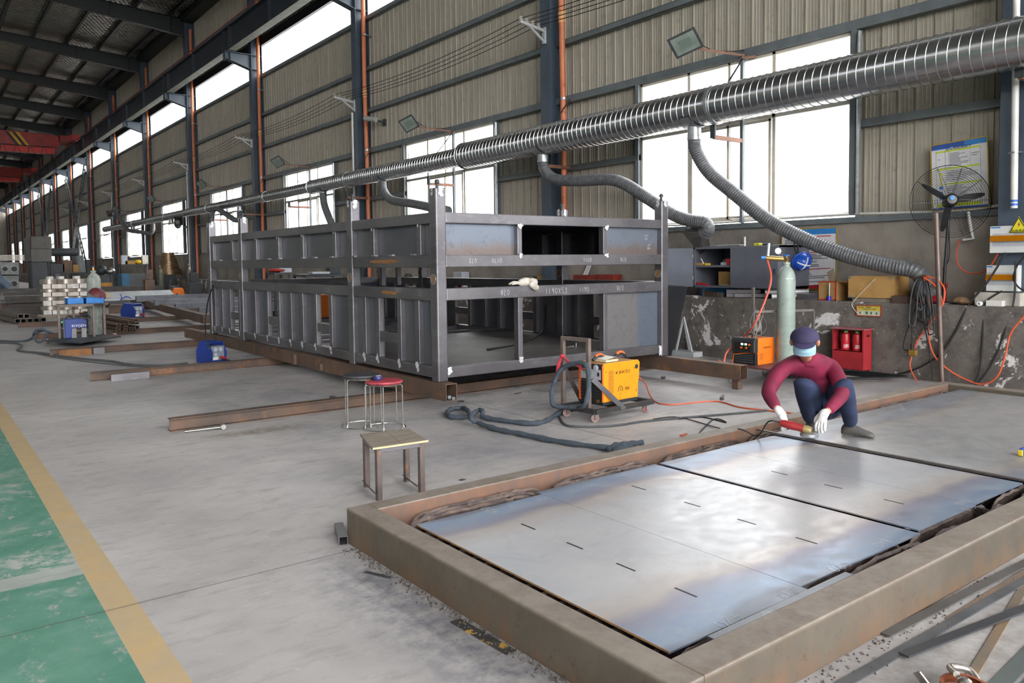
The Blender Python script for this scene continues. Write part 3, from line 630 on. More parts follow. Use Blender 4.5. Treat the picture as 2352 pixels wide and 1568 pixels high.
def plate(xa, xb, ya, yb, label, z=pz, bow=0):
    m = MB(); nx, ny = 8, 24; vs = []
    for k in (0, 1):
        for i in range(nx+1):
            for j in range(ny+1):
                u = j/ny; vs.append((xa+(xb-xa)*i/nx, ya+(yb-ya)*u, z-.008*k+bow*(2*u-1)**4))
    o = (nx+1)*(ny+1); id_ = lambda i, j: i*(ny+1)+j
    fs = [(id_(i, j), id_(i+1, j), id_(i+1, j+1), id_(i, j+1)) for i in range(nx) for j in range(ny)]
    fs += [tuple(q+o for q in f[::-1]) for f in fs]
    for i in range(nx): fs += [(id_(i, 0), id_(i, 0)+o, id_(i+1, 0)+o, id_(i+1, 0)), (id_(i, ny), id_(i+1, ny), id_(i+1, ny)+o, id_(i, ny)+o)]
    for j in range(ny): fs += [(id_(0, j), id_(0, j+1), id_(0, j+1)+o, id_(0, j)+o), (id_(nx, j), id_(nx, j)+o, id_(nx, j+1)+o, id_(nx, j+1))]
    m.add(vs, fs); t = thing('steel_plate', label, 'steel plate', ((xa+xb)/2, (ya+yb)/2, z-.008)); m.build('sheet', plm, t); return t
PA = plate(2.31, 3.262, 2.04, 3.99, 'blue-edged steel plate at the near left end of the cutting bed', pz)
PB = plate(3.266, 4.42, 2.08, 4.05, 'steel plate second along the bed, left of the wide black gap', pz)
PC = plate(4.47, 5.2, 2.11, 4.05, 'steel plate just right of the wide black gap in the bed', pz)
PD = plate(5.204, 5.95, 2.12, 4.06, 'steel plate left of the flat bar by the crouching worker', pz)
PE = plate(6.005, 9.68, 2.1, 4.12, 'long dull steel plate the worker crouches on', pz)
m = MB(); m.box(2.3075, 2.3098, 2.04, 3.99, pz-.008, pz+.0008); m.build('cut_edge', M('torch_cut_edge', 'b58a5c', '8d6f54', 12, .6), PA)
slot_m = M('cut_slot', '0f0f10', '0b0b0c')
sl = {id(PA): (PA, [(1213, 1209), (1320, 1253), (1437, 1302), (1575, 1360)]), id(PB): (PB, [(1467, 1120), (1590, 1158), (1715, 1198), (1852, 1241)]), id(PC): (PC, [(1790, 1086), (1914, 1117), (2053, 1152)])}
for P_, pts in sl.values():
    for q in pts:
        c = G(*q, pz); m = MB(); m.box(c.x-.006, c.x+.006, c.y-.065, c.y+.065, pz-.002, pz+.0008); m.build('cut_slot', slot_m, P_)
def notes(P_, lst):
    m = MB()
    for st, q, s_, fl_ in lst: c = G(*q, pz); chalk(m, st, s_, c, (fl_, 0, 0) if abs(fl_) == 1 else (0, 1, 0), (0, fl_, 0) if abs(fl_) == 1 else (-1, 0, 0), .003)
    m.build('chalk_marks', chalk_m, P_, kind='stuff')
notes(PA, [('420', (1685, 1408), .07, -1), ('838', (1815, 1350), .06, -1), ('420', (1148, 1175), .06, 2), ('A', (1175, 1165), .04, 1), ('835', (1240, 1150), .05, 1)])
notes(PB, [('420', (1930, 1288), .07, -1), ('840', (2028, 1237), .06, -1), ('420', (1345, 1120), .05, 1)])
notes(PC, [('1371', (2052, 1203), .06, 1), ('v', (2088, 1217), .03, 1), ('0', (2010, 1178), .03, 1)])
notes(PD, [('0260', (2215, 1146), .05, -1), ('15.0', (2230, 1158), .05, -1), ('v', (2290, 1112), .04, -1)])
notes(PE, [('91', (2340, 1075), .05, -1), ('49050', (2190, 928), .06, 1), ('5', (2325, 1035), .05, -1)])
flat_m = M('bright_flat_bar', '7b7e84', '666a70', 3, .36, .7, c='8d9096', csc=9, stretch=(1, 1, 1))
m = MB(); m.bar((5.985, 4.27, .185), (5.985, 1.99, .181), .028, .01); m.build('flat_bar', M('brown_flat_bar', '6b645e', '57504b', 4, .5, .5), label='thin flat bar laid across the bed beside the worker', cat='flat bar')
a, b = G(1605, 1487, .18), G(1950, 1330, .18); m = MB(); m.bar((2.5, 1.99, .178), (3.55, 2.0, .178), .045, .02); m.build('offcut_strip', flat_m, label='dark metal strip resting on the slats along the near edge of the bed', cat='metal strip', bev=.003)
# tape measure on the far plate
t = thing('tape_measure', 'blue and yellow tape measure on the long plate at the right edge', 'tape measure', tuple(G(2347, 1046, pz)))
c = G(2349, 1046, pz); bl = M('blue_plastic', '2a4f9e', '24458c', 5, .35); yl = M('yellow_plastic', 'e3c52c', 'd4b41f', 5, .4)
m = MB(); m.box(c.x-.036, c.x+.036, c.y-.018, c.y+.018, pz, pz+.062); m.build('case', bl, t, .012)
m = MB(); m.box(c.x-.05, c.x-.036, c.y-.016, c.y+.016, pz+.004, pz+.05); m.build('end_grip', yl, t, .004)
m = MB(); m.cyl((c.x-.01, c.y-.0185, pz+.03), (c.x-.01, c.y-.021, pz+.03), .02, n=16); m.build('badge', yl, t)
# flat bars and shackle in the near right corner
def strip(p, q, wd, z, label, h=.006, mat=None):
    a, b = G(*p), G(*q); d = (b-a).normalized(); m = MB(); m.bar((a.x, a.y, z+h/2), (b.x, b.y, z+h/2), wd, h); m.build('flat_bar', mat or flat_m, bev=.001, label=label, cat='flat bar')
strip((2032, 1462), (2700, 1120), .052, .007, 'grey flat bar lying closest to the near side of the cutting bed', mat=M('grey_flat_bar', '6e6d6c', '5b5a5a', 3, .45, .6))
strip((1905, 1590), (2640, 1170), .05, .0, 'long bluish flat bar on the floor, second out from the bed')
strip((2075, 1512), (2600, 1308), .05, .012, 'dark flat bar with a clean cut end, lying across the others', .008, M('dark_flat_bar', '57585d', '494a4e', 3, .4, .6))
strip((2222, 1568), (2420, 1235), .04, .0, 'rust-brown flat bar half under the dark one at the lower right', .005, M('rusty_flat_bar', '8d7456', '6f6860', 4, .6, .3))
strip((2290, 1580), (2500, 1360), .07, .0, 'wide grey-green flat strip at the bottom right corner', .005, M('green_grey_flat', '6f7674', '62696a', 3, .42, .5))
strip((2340, 1600), (2520, 1420), .06, .0, 'grey flat strip cut off by the lower right corner of the photo', .005)
strip((2180, 1424), (2360, 1310), .04, .0, 'short brown strip of steel between two flat bars by the bed', .004, M('brown_strip', '85705e', '6e6258', 5, .6, .3))
strip((1045, 1425), (1175, 1500), .06, .0, 'black strip with yellow paint flakes on the floor beside the bed', .004, M('black_yellow_strip', '3e3f3f', '4d4c49', 3, .5, .2, c='c9a350', csc=12, clo=.56, chi=.58))
strip((837, 1313), (900, 1328), .03, .0, 'thin dark steel sliver on the floor left of the bed', .003)
sil = M('worn_steel', 'b8b2ac', '8f8882', 14, .35, .85); rr_ = M('rust_red_disc', 'a25a3c', '7f4630', 9, .55, .3)
c = G(2215, 1614, 0); t = thing('lifting_clamp', 'rust-red plate lifting clamp with shackle at the bottom edge', 'lifting clamp', (c.x, c.y, 0))
m = MB(); m.lathe([(.0, .0), (.075, .0), (.085, .02), (.08, .03), (.0, .03)], (c.x, c.y, .03), n=28); m.lathe([(.07, .03), (.085, .034), (.085, .045), (.07, .045)], (c.x, c.y, .03), n=28); m.build('disc', rr_, t)
m = MB(); m.lathe([(0, 0), (.025, 0), (.025, .03), (.012, .04), (0, .04)], (c.x, c.y, .06), n=12); m.build('center_bolt', sil, t)
m = MB(); m.box(c.x-.06, c.x+.06, c.y-.035, c.y+.035, 0, .03); m.build('jaw', sil, t, .006)
m = MB(); m.tube(spline([(c.x-.19, c.y-.03, .03), (c.x-.15, c.y+.06, .035), (c.x-.07, c.y+.05, .06), (c.x-.04, c.y+.0, .075)], 5), .016, 10); m.build('shackle', sil, t)
m = MB(); m.bar((c.x-.10, c.y+.08, .05), (c.x-.11, c.y+.13, .105), .05, .008, up=(1, -.4, .3)); m.build('latch_tab', sil, t, .003)
m = MB(); m.tube(spline([(c.x+.08, c.y-.03, .04), (c.x+.12, c.y+.03, .075), (c.x+.06, c.y+.08, .09), (c.x+.0, c.y+.03, .1)], 5), .013, 10); m.build('handle_hook', sil, t)
# ---------------------------------------------------------------- the worker
def Dp(x, y, d): return V((0, 0, EYE))+ray(x, y)*d
def skin(name, nodes, edges, mat, parent=None, sub=2, root=0):
    """nodes: (point, radius) ; one smooth surface grown along the edges"""
    me = bpy.data.meshes.new(name); me.from_pydata([tuple(p) for p, r in nodes], edges, [])
    o = bpy.data.objects.new(name, me); COL.objects.link(o); me.materials.append(mat)
    md = o.modifiers.new('skin', 'SKIN'); md.use_smooth_shade = True; md.branch_smoothing = .6
    if not me.skin_vertices: me.skin_vertices.new()
    for i, (p, r) in enumerate(nodes):
        sv = me.skin_vertices[0].data[i]; sv.radius = r if isinstance(r, tuple) else (r, r); sv.use_root = (i == root)
    s_ = o.modifiers.new('subsurf', 'SUBSURF'); s_.levels = s_.render_levels = sub
    if parent is not None: o.parent = parent; o.matrix_parent_inverse = Matrix.Translation(-parent.location) if parent.parent is None else Matrix.Identity(4)
    return o
def chain(n, s=0): return [(s+i, s+i+1) for i in range(n-1)]
skin_m = M('skin', 'b98468', 'a87258', 8, .55); jacket_m = M('burgundy_jacket', '7a1438', '5f0f2c', 4, .8, bs=.15); navy_m = M('navy_work_trousers', '25304f', '1b243d', 5, .85, bs=.15)
glove_m = M('white_cotton_glove', 'e2e0e0', 'c9c6c6', 25, .9, bs=.3); boot_m = M('grey_work_boot', '56534f', '454240', 6, .6); mask_m = M('pale_blue_mask', '9cc4d8', '8ab4ca', 6, .8); cap_m = M('dark_violet_cap', '3b3357', '2c2745', 5, .8)
aL, aR = G(1955, 1000, pz)+V((0, 0, .09)), G(1862, 990, pz)+V((0, 0, .09))
kL, kR, hL, hR = Dp(1938, 882, 6.42), Dp(1843, 880, 6.46), Dp(1916, 915, 6.86), Dp(1866, 914, 6.88)
pel, sp1, chs, nk = Dp(1892, 905, 6.92), Dp(1884, 868, 6.82), Dp(1866, 838, 6.7), Dp(1849, 815, 6.56)
shL, shR, eL, eR, wL, wR = Dp(1918, 842, 6.68), Dp(1796, 838, 6.64), Dp(1936, 905, 6.42), Dp(1762, 902, 6.44), Dp(1897, 948, 6.22), Dp(1787, 942, 6.3)
fdir = V((-.86, -.5, -.25)).normalized()
jaw = nk+V((-.05, -.03, .03)); hd = nk+V((-.085, -.05, .115)); crown = nk+V((-.075, -.045, .2))
BODY = skin('person', [(pel, .07), (sp1, .07), (chs, .065), (nk, .05), (jaw, .066), (hd, .098), (crown, .07),
    (shL, .035), (eL, .034), (wL, .03), (shR, .035), (eR, .034), (wR, .03), (hL, .055), (kL, .05), (aL, .042), (hR, .055), (kR, .05), (aR, .042)],
    [(0, 1), (1, 2), (2, 3), (3, 4), (4, 5), (5, 6), (2, 7), (7, 8), (8, 9), (2, 10), (10, 11), (11, 12), (0, 13), (13, 14), (14, 15), (0, 16), (16, 17), (17, 18)], skin_m)
tag(BODY, 'worker in burgundy jacket, navy trousers and white gloves crouching on the plates with a grinder', 'person')
mid = lambda a, b, u=.5: a.lerp(b, u)
skin('jacket', [(mid(pel, sp1, .15), .165), (mid(pel, sp1, .6), .165), (sp1, .17), (mid(sp1, chs), .175), (chs, .16), (mid(chs, nk, .6), .10), (mid(chs, nk, .88), .072),
    (mid(chs, shL, .85), .085), (mid(shL, eL, .4), .072), (eL, .064), (mid(eL, wL, .5), .055), (mid(eL, wL, .92), .046), (mid(chs, shR, .85), .085), (mid(shR, eR, .4), .072), (eR, .064), (mid(eR, wR, .5), .055), (mid(eR, wR, .92), .046)],
    chain(7)+[(4, 7), (7, 8), (8, 9), (9, 10), (10, 11), (4, 12), (12, 13), (13, 14), (14, 15), (15, 16)], jacket_m, BODY)
skin('trousers', [(pel, .155), (mid(pel, hL, .9), .125), (mid(hL, kL, .5), .1), (kL, .085), (mid(kL, aL, .5), .076), (mid(kL, aL, .97), .062), (mid(pel, hR, .9), .125), (mid(hR, kR, .5), .1), (kR, .085), (mid(kR, aR, .5), .076), (mid(kR, aR, .97), .062)],
    [(0, 1), (1, 2), (2, 3), (3, 4), (4, 5), (0, 6), (6, 7), (7, 8), (8, 9), (9, 10)], navy_m, BODY)
for a_, d_ in ((aL, V((.25, -.95, 0))), (aR, V((-.75, -.65, 0)))):
    d_.normalize(); b_ = V((a_.x, a_.y, pz))
    m = MB(); sd = V((-d_.y, d_.x, 0)); out = []
    for u, wd, h in ((-.085, .028, .06), (-.06, .037, .11), (0, .04, .12), (.06, .04, .085), (.12, .045, .062), (.165, .042, .05), (.19, .02, .032)):
        cc = b_+d_*u; out.append([cc-sd*wd, cc-sd*wd*1.02+V((0, 0, h*.6)), cc-sd*wd*.55+V((0, 0, h)), cc+sd*wd*.55+V((0, 0, h)), cc+sd*wd*1.02+V((0, 0, h*.6)), cc+sd*wd])
    n_ = 6; vs = [p for r in out for p in r]
    m.add(vs, [(i*n_+k, (i+1)*n_+k, (i+1)*n_+(k+1) % n_, i*n_+(k+1) % n_) for i in range(len(out)-1) for k in range(n_)]+[tuple(range(n_)), tuple((len(out)-1)*n_+k for k in range(n_))[::-1]], True)
    m.build('boot', boot_m, BODY, sub=1)
def hand(w, tgt, thumb, curl, name='glove'):
    d = (tgt-w).normalized(); sd = d.cross(V((0, 0, 1))).normalized()*thumb; nd = -V((0, 0, 1)); nd = (nd-d*nd.dot(d)).normalized()
    N = [(w-d*.05, .045), (w, .04), (w+d*.045, (.034, .044)), (w+d*.085, (.03, .046))]; E = chain(4)
    for off, L in ((.036, .072), (.012, .082), (-.012, .078), (-.034, .06)):
        i = len(N); k0 = w+d*.098+sd*off
        N += [(k0, .0155), (k0+d*L*.5+nd*L*curl*.35, .0145), (k0+d*L*.75+nd*L*(.45+curl*.4), .012)]; E += [(3, i), (i, i+1), (i+1, i+2)]
    i = len(N); N += [(w+d*.03+sd*.045, .019), (w+d*.06+sd*.07+nd*.02, .016), (w+d*.088+sd*.066+nd*.04, .013)]; E += [(1, i), (i, i+1), (i+1, i+2)]
    return skin(name, N, E, glove_m, BODY)
gR, gL = Dp(1806, 972, 6.26), Dp(1876, 990, 6.14)
hand(wR, gR, -1, .9); hand(wL, gL, 1, .8)
m = MB(); cc = hd+V((.0, .0, .035)); m.ball(cc, .118, (1.0, 1.0, .82), 20, 10); v0 = [i for i, p in enumerate(m.v) if p[2] < cc.z+.005]
m.v = [(p[0], p[1], max(p[2], cc.z+.0)) for p in m.v]; m.build('cap', cap_m, BODY, sub=1)
fd = V((-.86, -.5, 0)).normalized(); sdv = V((-fd.y, fd.x, 0))
m = MB(); o_ = []
for u in range(9):
    an = (u/8-.5)*1.9; o_.append((cc+fd*.10*math.cos(an)+sdv*.105*math.sin(an), cc+fd*(.10*math.cos(an)+.075*math.cos(an))+sdv*.1*math.sin(an)+V((0, 0, -.022))))
m.add([p for q in o_ for p in q]+[p+V((0, 0, .006)) for q in o_ for p in q], [(2*i, 2*i+1, 2*i+3, 2*i+2) for i in range(8)]+[(18+2*i, 18+2*i+2, 18+2*i+3, 18+2*i+1) for i in range(8)]+[(2*i+1, 2*i+19, 2*i+21, 2*i+3) for i in range(8)], True)
m.build('cap_brim', cap_m, BODY)
m = MB(); vs = []; n1, n2 = 9, 6
for j in range(n2):
    for i in range(n1):
        an = (i/(n1-1)-.5)*2.0; h = -.075+.088*j/(n2-1); r_ = .1+.014*math.cos(an*1.2)*(1-abs(j/(n2-1)-.55))+.012*(1-abs(an))*(j > 1); p = hd+V((0, 0, -.005)); vs.append(p+(fd*math.cos(an)+sdv*math.sin(an))*r_+V((0, 0, h)))
m.add(vs, [(j*n1+i, j*n1+i+1, (j+1)*n1+i+1, (j+1)*n1+i) for j in range(n2-1) for i in range(n1-1)], True); m.build('face_mask', mask_m, BODY, sub=1)
eye_m = M('eye', '16110f', '100c0a', 4, .2)
for s_ in (-1, 1):
    m = MB(); m.ball(hd+fd*.092+sdv*.034*s_+V((0, 0, .022)), .013, (1, 1, .6)); m.build('eye', eye_m, BODY)
    m = MB(); m.ball(hd+sdv*.1*s_+V((0, 0, .0)), .03, (.6, .6, 1.1)); m.build('ear', skin_m, BODY)
m = MB(); m.ball(hd+fd*.1+V((0, 0, .006)), .018, (1, 1, 1.4)); m.build('nose', skin_m, BODY)
TILT = Matrix.Translation(hd) @ Matrix.Rotation(.3, 4, sdv) @ Matrix.Translation(-hd)
if (TILT @ (hd+fd*.1)).z > hd.z: TILT = TILT.inverted()
for o in COL.objects:
    if o.parent is BODY and o.name.split('.')[0] in ('cap', 'cap_brim', 'face_mask', 'eye', 'ear', 'nose'): o.data.transform(TILT)
# angle grinder between the gloves
p0, p1 = Dp(1800, 972, 6.22), Dp(1852, 986, 6.14); t = thing('angle_grinder', 'red and yellow angle grinder held between the white gloves', 'angle grinder', tuple(p1))
d = (p1-p0).normalized()
m = MB(); m.tube([p0-d*.03, p0, p0+d*.07, p0+d*.11, p0+d*.15], [.018, .03, .033, .029, .03], 14); m.build('motor_body', M('red_tool_plastic', '9c2a2c', '7f2023', 6, .4), t)
m = MB(); m.tube([p0+d*.15, p0+d*.18, p0+d*.21], [.031, .034, .028], 12); m.build('gear_head', M('yellow_grey_casting', 'b69a5c', '8f835f', 6, .45, .4), t)
e_ = p0+d*.19; m = MB(); m.lathe([(0, 0), (.055, 0), (.055, .005), (.02, .01), (0, .01)], e_+V((0, 0, -.046)), n=24); m.build('grinding_disc', steel_dark, t)
m = MB(); m.lathe([(.064, -.0), (.066, .022), (.03, .03), (.0, .03)], e_+V((0, 0, -.046)), n=24); m.build('guard', galv, t)
m = MB(); m.tube(spline([p0-d*.03, p0-d*.12+V((0, 0, -.02)), G(1740, 1000, .19), G(1700, 985, .235), G(1660, 985, .03), G(1560, 958, .012), G(1500, 962, .012)], 6), .006, 6); m.build('power_cable', black, t)
# grit and slag crumbs swept up against the bed
gr = MB(); rg_ = random.Random(9)
for i in range(900):
    if i < 620: y = rg_.uniform(1.7, 4.3); x = 2.055-abs(rg_.gauss(0, .035))
    else: x = rg_.uniform(2.1, 4.6); y = 1.772-abs(rg_.gauss(0, .06))
    r = rg_.uniform(.004, .014); h = rg_.uniform(.003, .012); a = rg_.uniform(0, 6); q = [(x+r*math.cos(a+k*2.1)*rg_.uniform(.6, 1), y+r*math.sin(a+k*2.1)*rg_.uniform(.6, 1)) for k in range(3)]
    gr.add([(u, v, 0) for u, v in q]+[(x, y, h)], [(2, 1, 0), (0, 1, 3), (1, 2, 3), (2, 0, 3)])
gr.build('slag_crumbs', M('dark_slag_crumbs', '4a4541', '66605c', 40, .6, .2), label='dark slag crumbs swept against the outer foot of the cutting bed', cat='debris', kind='stuff')
# ---------------------------------------------------------------- stools
chrome = M('bright_wire', 'b9b7b2', '9c9a95', 8, .25, .9)
def wire_stool(c, h, seat_m, label, rot, r=.195):
    t = thing('wire_stool', label, 'stool', (c[0], c[1], 0))
    x, y = c[0], c[1]
    m = MB(); m.lathe([(0, h-.035), (r*.6, h-.035), (r*.93, h-.032), (r, h-.018), (r*.97, h-.004), (r*.8, h), (0, h)], (x, y, 0), n=36); m.build('seat', seat_m, t)
    m = MB(); m.tube([(x+r*.9*math.cos(a*PI/12), y+r*.9*math.sin(a*PI/12), h-.042) for a in range(24)], .006, 8, close=True); m.build('seat_ring', chrome, t)
    m = MB(); m.tube([(x+.215*math.cos(a*PI/15), y+.215*math.sin(a*PI/15), .007) for a in range(30)], .007, 8, close=True); m.build('foot_ring', chrome, t)
    for i in range(5):
        a = rot+i*2*PI/5; ca, sa = math.cos(a), math.sin(a)
        m = MB(); m.tube(spline([(x+ca*rr, y+sa*rr, z) for rr, z in ((r*.5, h-.04), (r*.85, h-.042), (r*1.0, h-.055), (r*1.02, h-.09), (r*1.03, .08), (.205, .03), (.214, .008))], 3), .006, 8); m.build('leg', chrome, t)
    return t
s1, s2 = G(884, 982), G(833, 977)
red_seat = M('chipped_red_plastic', 'b2404a', '9d3540', 6, .45, c='5c3036', csc=16, clo=.58, chi=.62); blk_seat = M('scuffed_black_plastic', '3b3b40', '303034', 8, .5, c='77777c', csc=30, clo=.66, chi=.7)
wire_stool(s1, .502, red_seat, 'wire-legged stool with a chipped round red seat', .4)
wire_stool(s2, .55, blk_seat, 'wire-legged stool with a round black seat behind the red one', .9)
t = thing('tape_roll', 'dark blue roll of tape resting on the red stool', 'tape roll', (s1.x-.06, s1.y+.02, .502))
m = MB(); m.lathe([(.02, 0), (.042, 0), (.048, .008), (.048, .036), (.042, .044), (.02, .044), (.02, 0)], (s1.x-.06, s1.y+.02, .502), n=24); m.build('roll', M('navy_tape', '2c2f63', '262a55', 6, .35), t)
m = MB(); m.box(s1.x-.085, s1.x-.03, s1.y+.005, s1.y+.03, .546, .551); m.build('loose_end', M('pale_tape_end', '8f93a8'), t)
t = thing('wooden_stool', 'low stool with a split plywood seat on rusty square tube legs', 'stool', (2.8, 5.2, 0))
tube_m = M('rusty_purple_tube', '6d605c', '5b5150', 5, .55, .4, c='8b6a52', csc=6)
fl_, fr_, br_, bl_ = V((2.565, 5.03, .385)), V((3.0, 4.99, .385)), V((3.09, 5.43, .385)), V((2.70, 5.50, .385))
wood = NT('weathered_plywood'); n_ = wood.noise(4, 7, .65, stretch=(1, 7, 1)); cw = wood.mix(wood.ramp(n_, .35, .65), '958a7b', '756b60'); cw = wood.mix(wood.ramp(wood.noise(16, 5, .7, stretch=(1, .4, 1)), .68, .72), cw, 'd8c3a0'); wood_m = wood.fin(cw, .7, 0, n_, .2)
def plank(a, b, c, d, th, name, mat, par):
    m = MB(); e = V((0, 0, th)); m.add([a, b, c, d, a+e, b+e, c+e, d+e], [(3, 2, 1, 0), (4, 5, 6, 7), (0, 1, 5, 4), (1, 2, 6, 5), (2, 3, 7, 6), (3, 0, 4, 7)]); return m.build(name, mat, par, .002)
u = .52; plank(fl_, fl_.lerp(fr_, u-.006), bl_.lerp(br_, u-.006), bl_, .014, 'seat_board', wood_m, t); plank(fl_.lerp(fr_, u), fr_, br_, bl_.lerp(br_, u), .014, 'seat_board', wood_m, t)
edge_m = M('raw_ply_edge', 'd2b98f', 'c0a680', 10, .7); m = MB(); m.bar(fl_+V((0, -.004, .006)), fr_+V((0, -.004, .006)), .006, .013); m.build('raw_edge', edge_m, t)
lg = [V((2.63, 5.07, 0)), V((2.965, 5.035, 0)), V((3.03, 5.37, 0)), V((2.715, 5.43, 0))]
for p in lg: m = MB(); m.box(p.x-.02, p.x+.02, p.y-.02, p.y+.02, 0, .385); m.build('leg', tube_m, t, .004)
for i, j in ((0, 1), (1, 2), (3, 0), (2, 3)): m = MB(); m.bar(lg[i]+V((0, 0, .365)), lg[j]+V((0, 0, .365)), .038, .038); m.build('apron', mill, t, .003)
for i, j in ((0, 3), (1, 2)): m = MB(); m.bar(lg[i]+V((-.02, 0, .04)), lg[j]+V((-.02, 0, .04)), .006, .05, up=(-.7, 0, .7)); m.build('foot_plate', M('dark_plate', '504c4c'), t)
# hammer, bed-side tube offcut and small scraps
t = thing('hammer', 'steel tube hammer lying along the front floor beam', 'hammer', tuple(G(480, 990)))
a, b = G(424, 994)+V((0, 0, .014)), G(512, 985)+V((0, 0, .022)); m = MB(); m.tube([a, b], .013, 12); m.build('handle', chrome, t)
d = (b-a).normalized(); e = V((d.y, -d.x, 0)); m = MB(); m.tube([b-e*.06+V((0, 0, .008)), b-e*.055+V((0, 0, .008)), b+e*.045+V((0, 0, .008)), b+e*.05+V((0, 0, .008))], [.022, .028, .03, .026], 14); m.build('head', chrome, t)
p = G(789, 1253); m = MB(); m.bar((p.x, p.y, .03), (p.x+.09, p.y+.26, .03), .055, .055, hollow=.004); m.build('tube_offcut', mill, label='square tube offcut on the floor at the left corner of the cutting bed', cat='tube')
def scrap(q, L, wd, ang, h, label, mat=None, name='scrap_piece'):
    p = G(*q); m = MB(); d = V((math.cos(ang), math.sin(ang), 0)); m.bar(p-d*L/2+V((0, 0, h/2)), p+d*L/2+V((0, 0, h/2)), wd, h); m.build(name, mat or mill, bev=.001, label=label, cat='scrap')
scrap((1064, 1000), .16, .02, -.4, .004, 'thin steel sliver on the open floor below the loops of the blue sleeve')
scrap((1062, 1102), .05, .04, .3, .004, 'tiny dark triangle of scrap on the floor near the wooden stool')
scrap((1523, 869), .06, .04, .2, .03, 'small square tube end on the floor right of the big orange welder')
scrap((1192, 888), .16, .05, .1, .012, 'dark steel scrap on the floor under the front of the box frame')
scrap((1060, 925), .1, .05, .8, .02, 'small dark offcut on the floor by the right end of the skid tube')
scrap((1190, 903), .12, .03, .3, .006, 'thin flat scrap on the floor below the front rail of the box frame')
scrap((1660, 910), .2, .04, .6, .006, 'short grey flat scrap on the floor beside the support stub')
scrap((1658, 918), .04, .04, .2, .035, 'small black square tube end beside the short flat scrap')
scrap((1570, 1000), .1, .03, .2, .015, 'orange pair of snips on the floor beside the long side of the bed', M('orange_tool', 'c4623a'), 'snips')
# ---------------------------------------------------------------- big orange welder on its cart
amber = M('amber_orange_enamel', 'ee9a1e', 'e8921a', 3, .32, c='d98719', csc=10); deep_orange = M('deep_orange_plastic', 'e2682a', 'd95f24', 4, .4)
panel_dark_m = M('charcoal_panel', '2f3033', '28292c', 6, .5); pale_panel = M('pale_grey_panel', 'b4b8bf', 'a6aab2', 6, .5); ink = M('black_ink', '17140f'); 
white_ink = M('white_ink', 'e6e6e6', 'dcdcdc')
def frame(o, yaw):
    mm = Matrix.Rotation(yaw, 4, 'Z'); mm.translation = V(o); return mm
B1 = frame((5.89, 6.13, 0), .05)
def L(mm, *p): return mm @ V(p)
t = thing('welding_machine', 'large amber-orange welding machine on a black castor cart in front of the box frame', 'welding machine', tuple(L(B1, .28, .18, .15)))
Lx, Wy, z0, z1 = .575, .36, .155, .605
def sidepoly(): return [(.0, z0+.03), (Lx*.96, z0+.03), (Lx*.97, z0+.17), (Lx, z0+.26), (Lx+.012, z1-.03), (Lx-.02, z1), (.0, z1), (-.005, z0+.3)]
def wprism(mb, poly, y0, dep, mm): return mb.prism([(x, z) for x, z in poly], mm.to_3x3() @ V((1, 0, 0)), V((0, 0, 1)), mm.to_3x3() @ V((0, 1, 0)), L(mm, 0, y0, 0), dep)
m = MB(); wprism(m, sidepoly(), 0, .008, B1); m.build('side_cover', amber, t, .004)
m = MB(); wprism(m, sidepoly(), Wy-.008, .008, B1); m.build('side_cover', amber, t, .004)
m = MB(); wprism(m, [(x*.985, min(z, z1-.004)) for x, z in sidepoly()], .008, Wy-.016, B1); m.build('top_cover', M('dusty_orange_top', 'b98a5c', 'a87a50', 8, .7), t)
m = MB(); m.box(-.012, .0, .015, Wy-.015, z0+.02, z1-.01, B1); m.build('front_panel', panel_dark_m, t, .004)
m = MB(); m.box(-.018, -.011, .03, Wy-.03, z0+.27, z0+.38, B1); m.build('control_panel', pale_panel, t, .003)
m = MB(); m.lathe([(.0, 0), (.03, 0), (.026, .02), (0, .022)], L(B1, -.012, .10, z1-.055), B1.to_3x3() @ V((-1, 0, 0)), 20); m.lathe([(.034, 0), (.04, .004), (.034, .006)], L(B1, -.012, .10, z1-.055), B1.to_3x3() @ V((-1, 0, 0)), 20); m.build('dial', pale_panel, t)
m = MB(); m.box(-.022, -.017, .05, .075, z0+.31, z0+.35, B1); m.build('display', ink, t)
for i in range(6): m = MB(); m.box(-.022, -.01, .03, Wy-.03, z0+.06+i*.033, z0+.075+i*.033, B1); m.build('louvre', black, t, .003)
for y in (.07, .2): m = MB(); m.cyl(L(B1, -.012, y, z0+.04), L(B1, -.035, y, z0+.04), .018, n=14); m.build('socket', M('brass', 'a98b4e', '927741', 9, .4, .8) if 'brass' not in bpy.data.materials else bpy.data.materials['brass'], t)
m = MB(); m.box(-.02, .0, Wy-.03, Wy, z0+.03, z1, B1); m.box(-.02, .0, .0, .012, z0+.03, z1-.02, B1); m.build('front_trim', deep_orange, t, .003)
m = MB(); m.box(0, Lx*.96, .005, Wy-.005, z0-.005, z0+.032, B1); m.build('plinth', panel_dark_m, t, .004)
for x0 in (.02, .36):
    hd_ = MB(); hd_.tube([L(B1, x0+.0+.2*i/10, Wy/2, z1-.005+.07*math.sin(PI*(.12+.76*i/10))) for i in range(11)], .018, 10); hn = hd_.build('handle', panel_dark_m, t)
    g_ = MB(); g_.tube([L(B1, x0+.04+.12*i/8, Wy/2, z1+.004+.074*math.sin(PI*(.25+.5*i/8))) for i in range(9)], .0175, 10); g_.build('grip_top', deep_orange, hn)
for i in range(15): m = MB(); m.box(.075, .155, -.0015, .001, z0+.12+i*.0165, z0+.126+i*.0165, B1); m.build('vent_slot', M('slot_shadow', '8a4a22') if 'slot_shadow' not in bpy.data.materials else bpy.data.materials['slot_shadow'], t)
a_, b_ = B1.to_3x3() @ V((1, 0, 0)), V((0, 0, 1))
text('JASIC佳士', .044, L(B1, .335, -.001, z0+.335), a_, b_, ink, t)
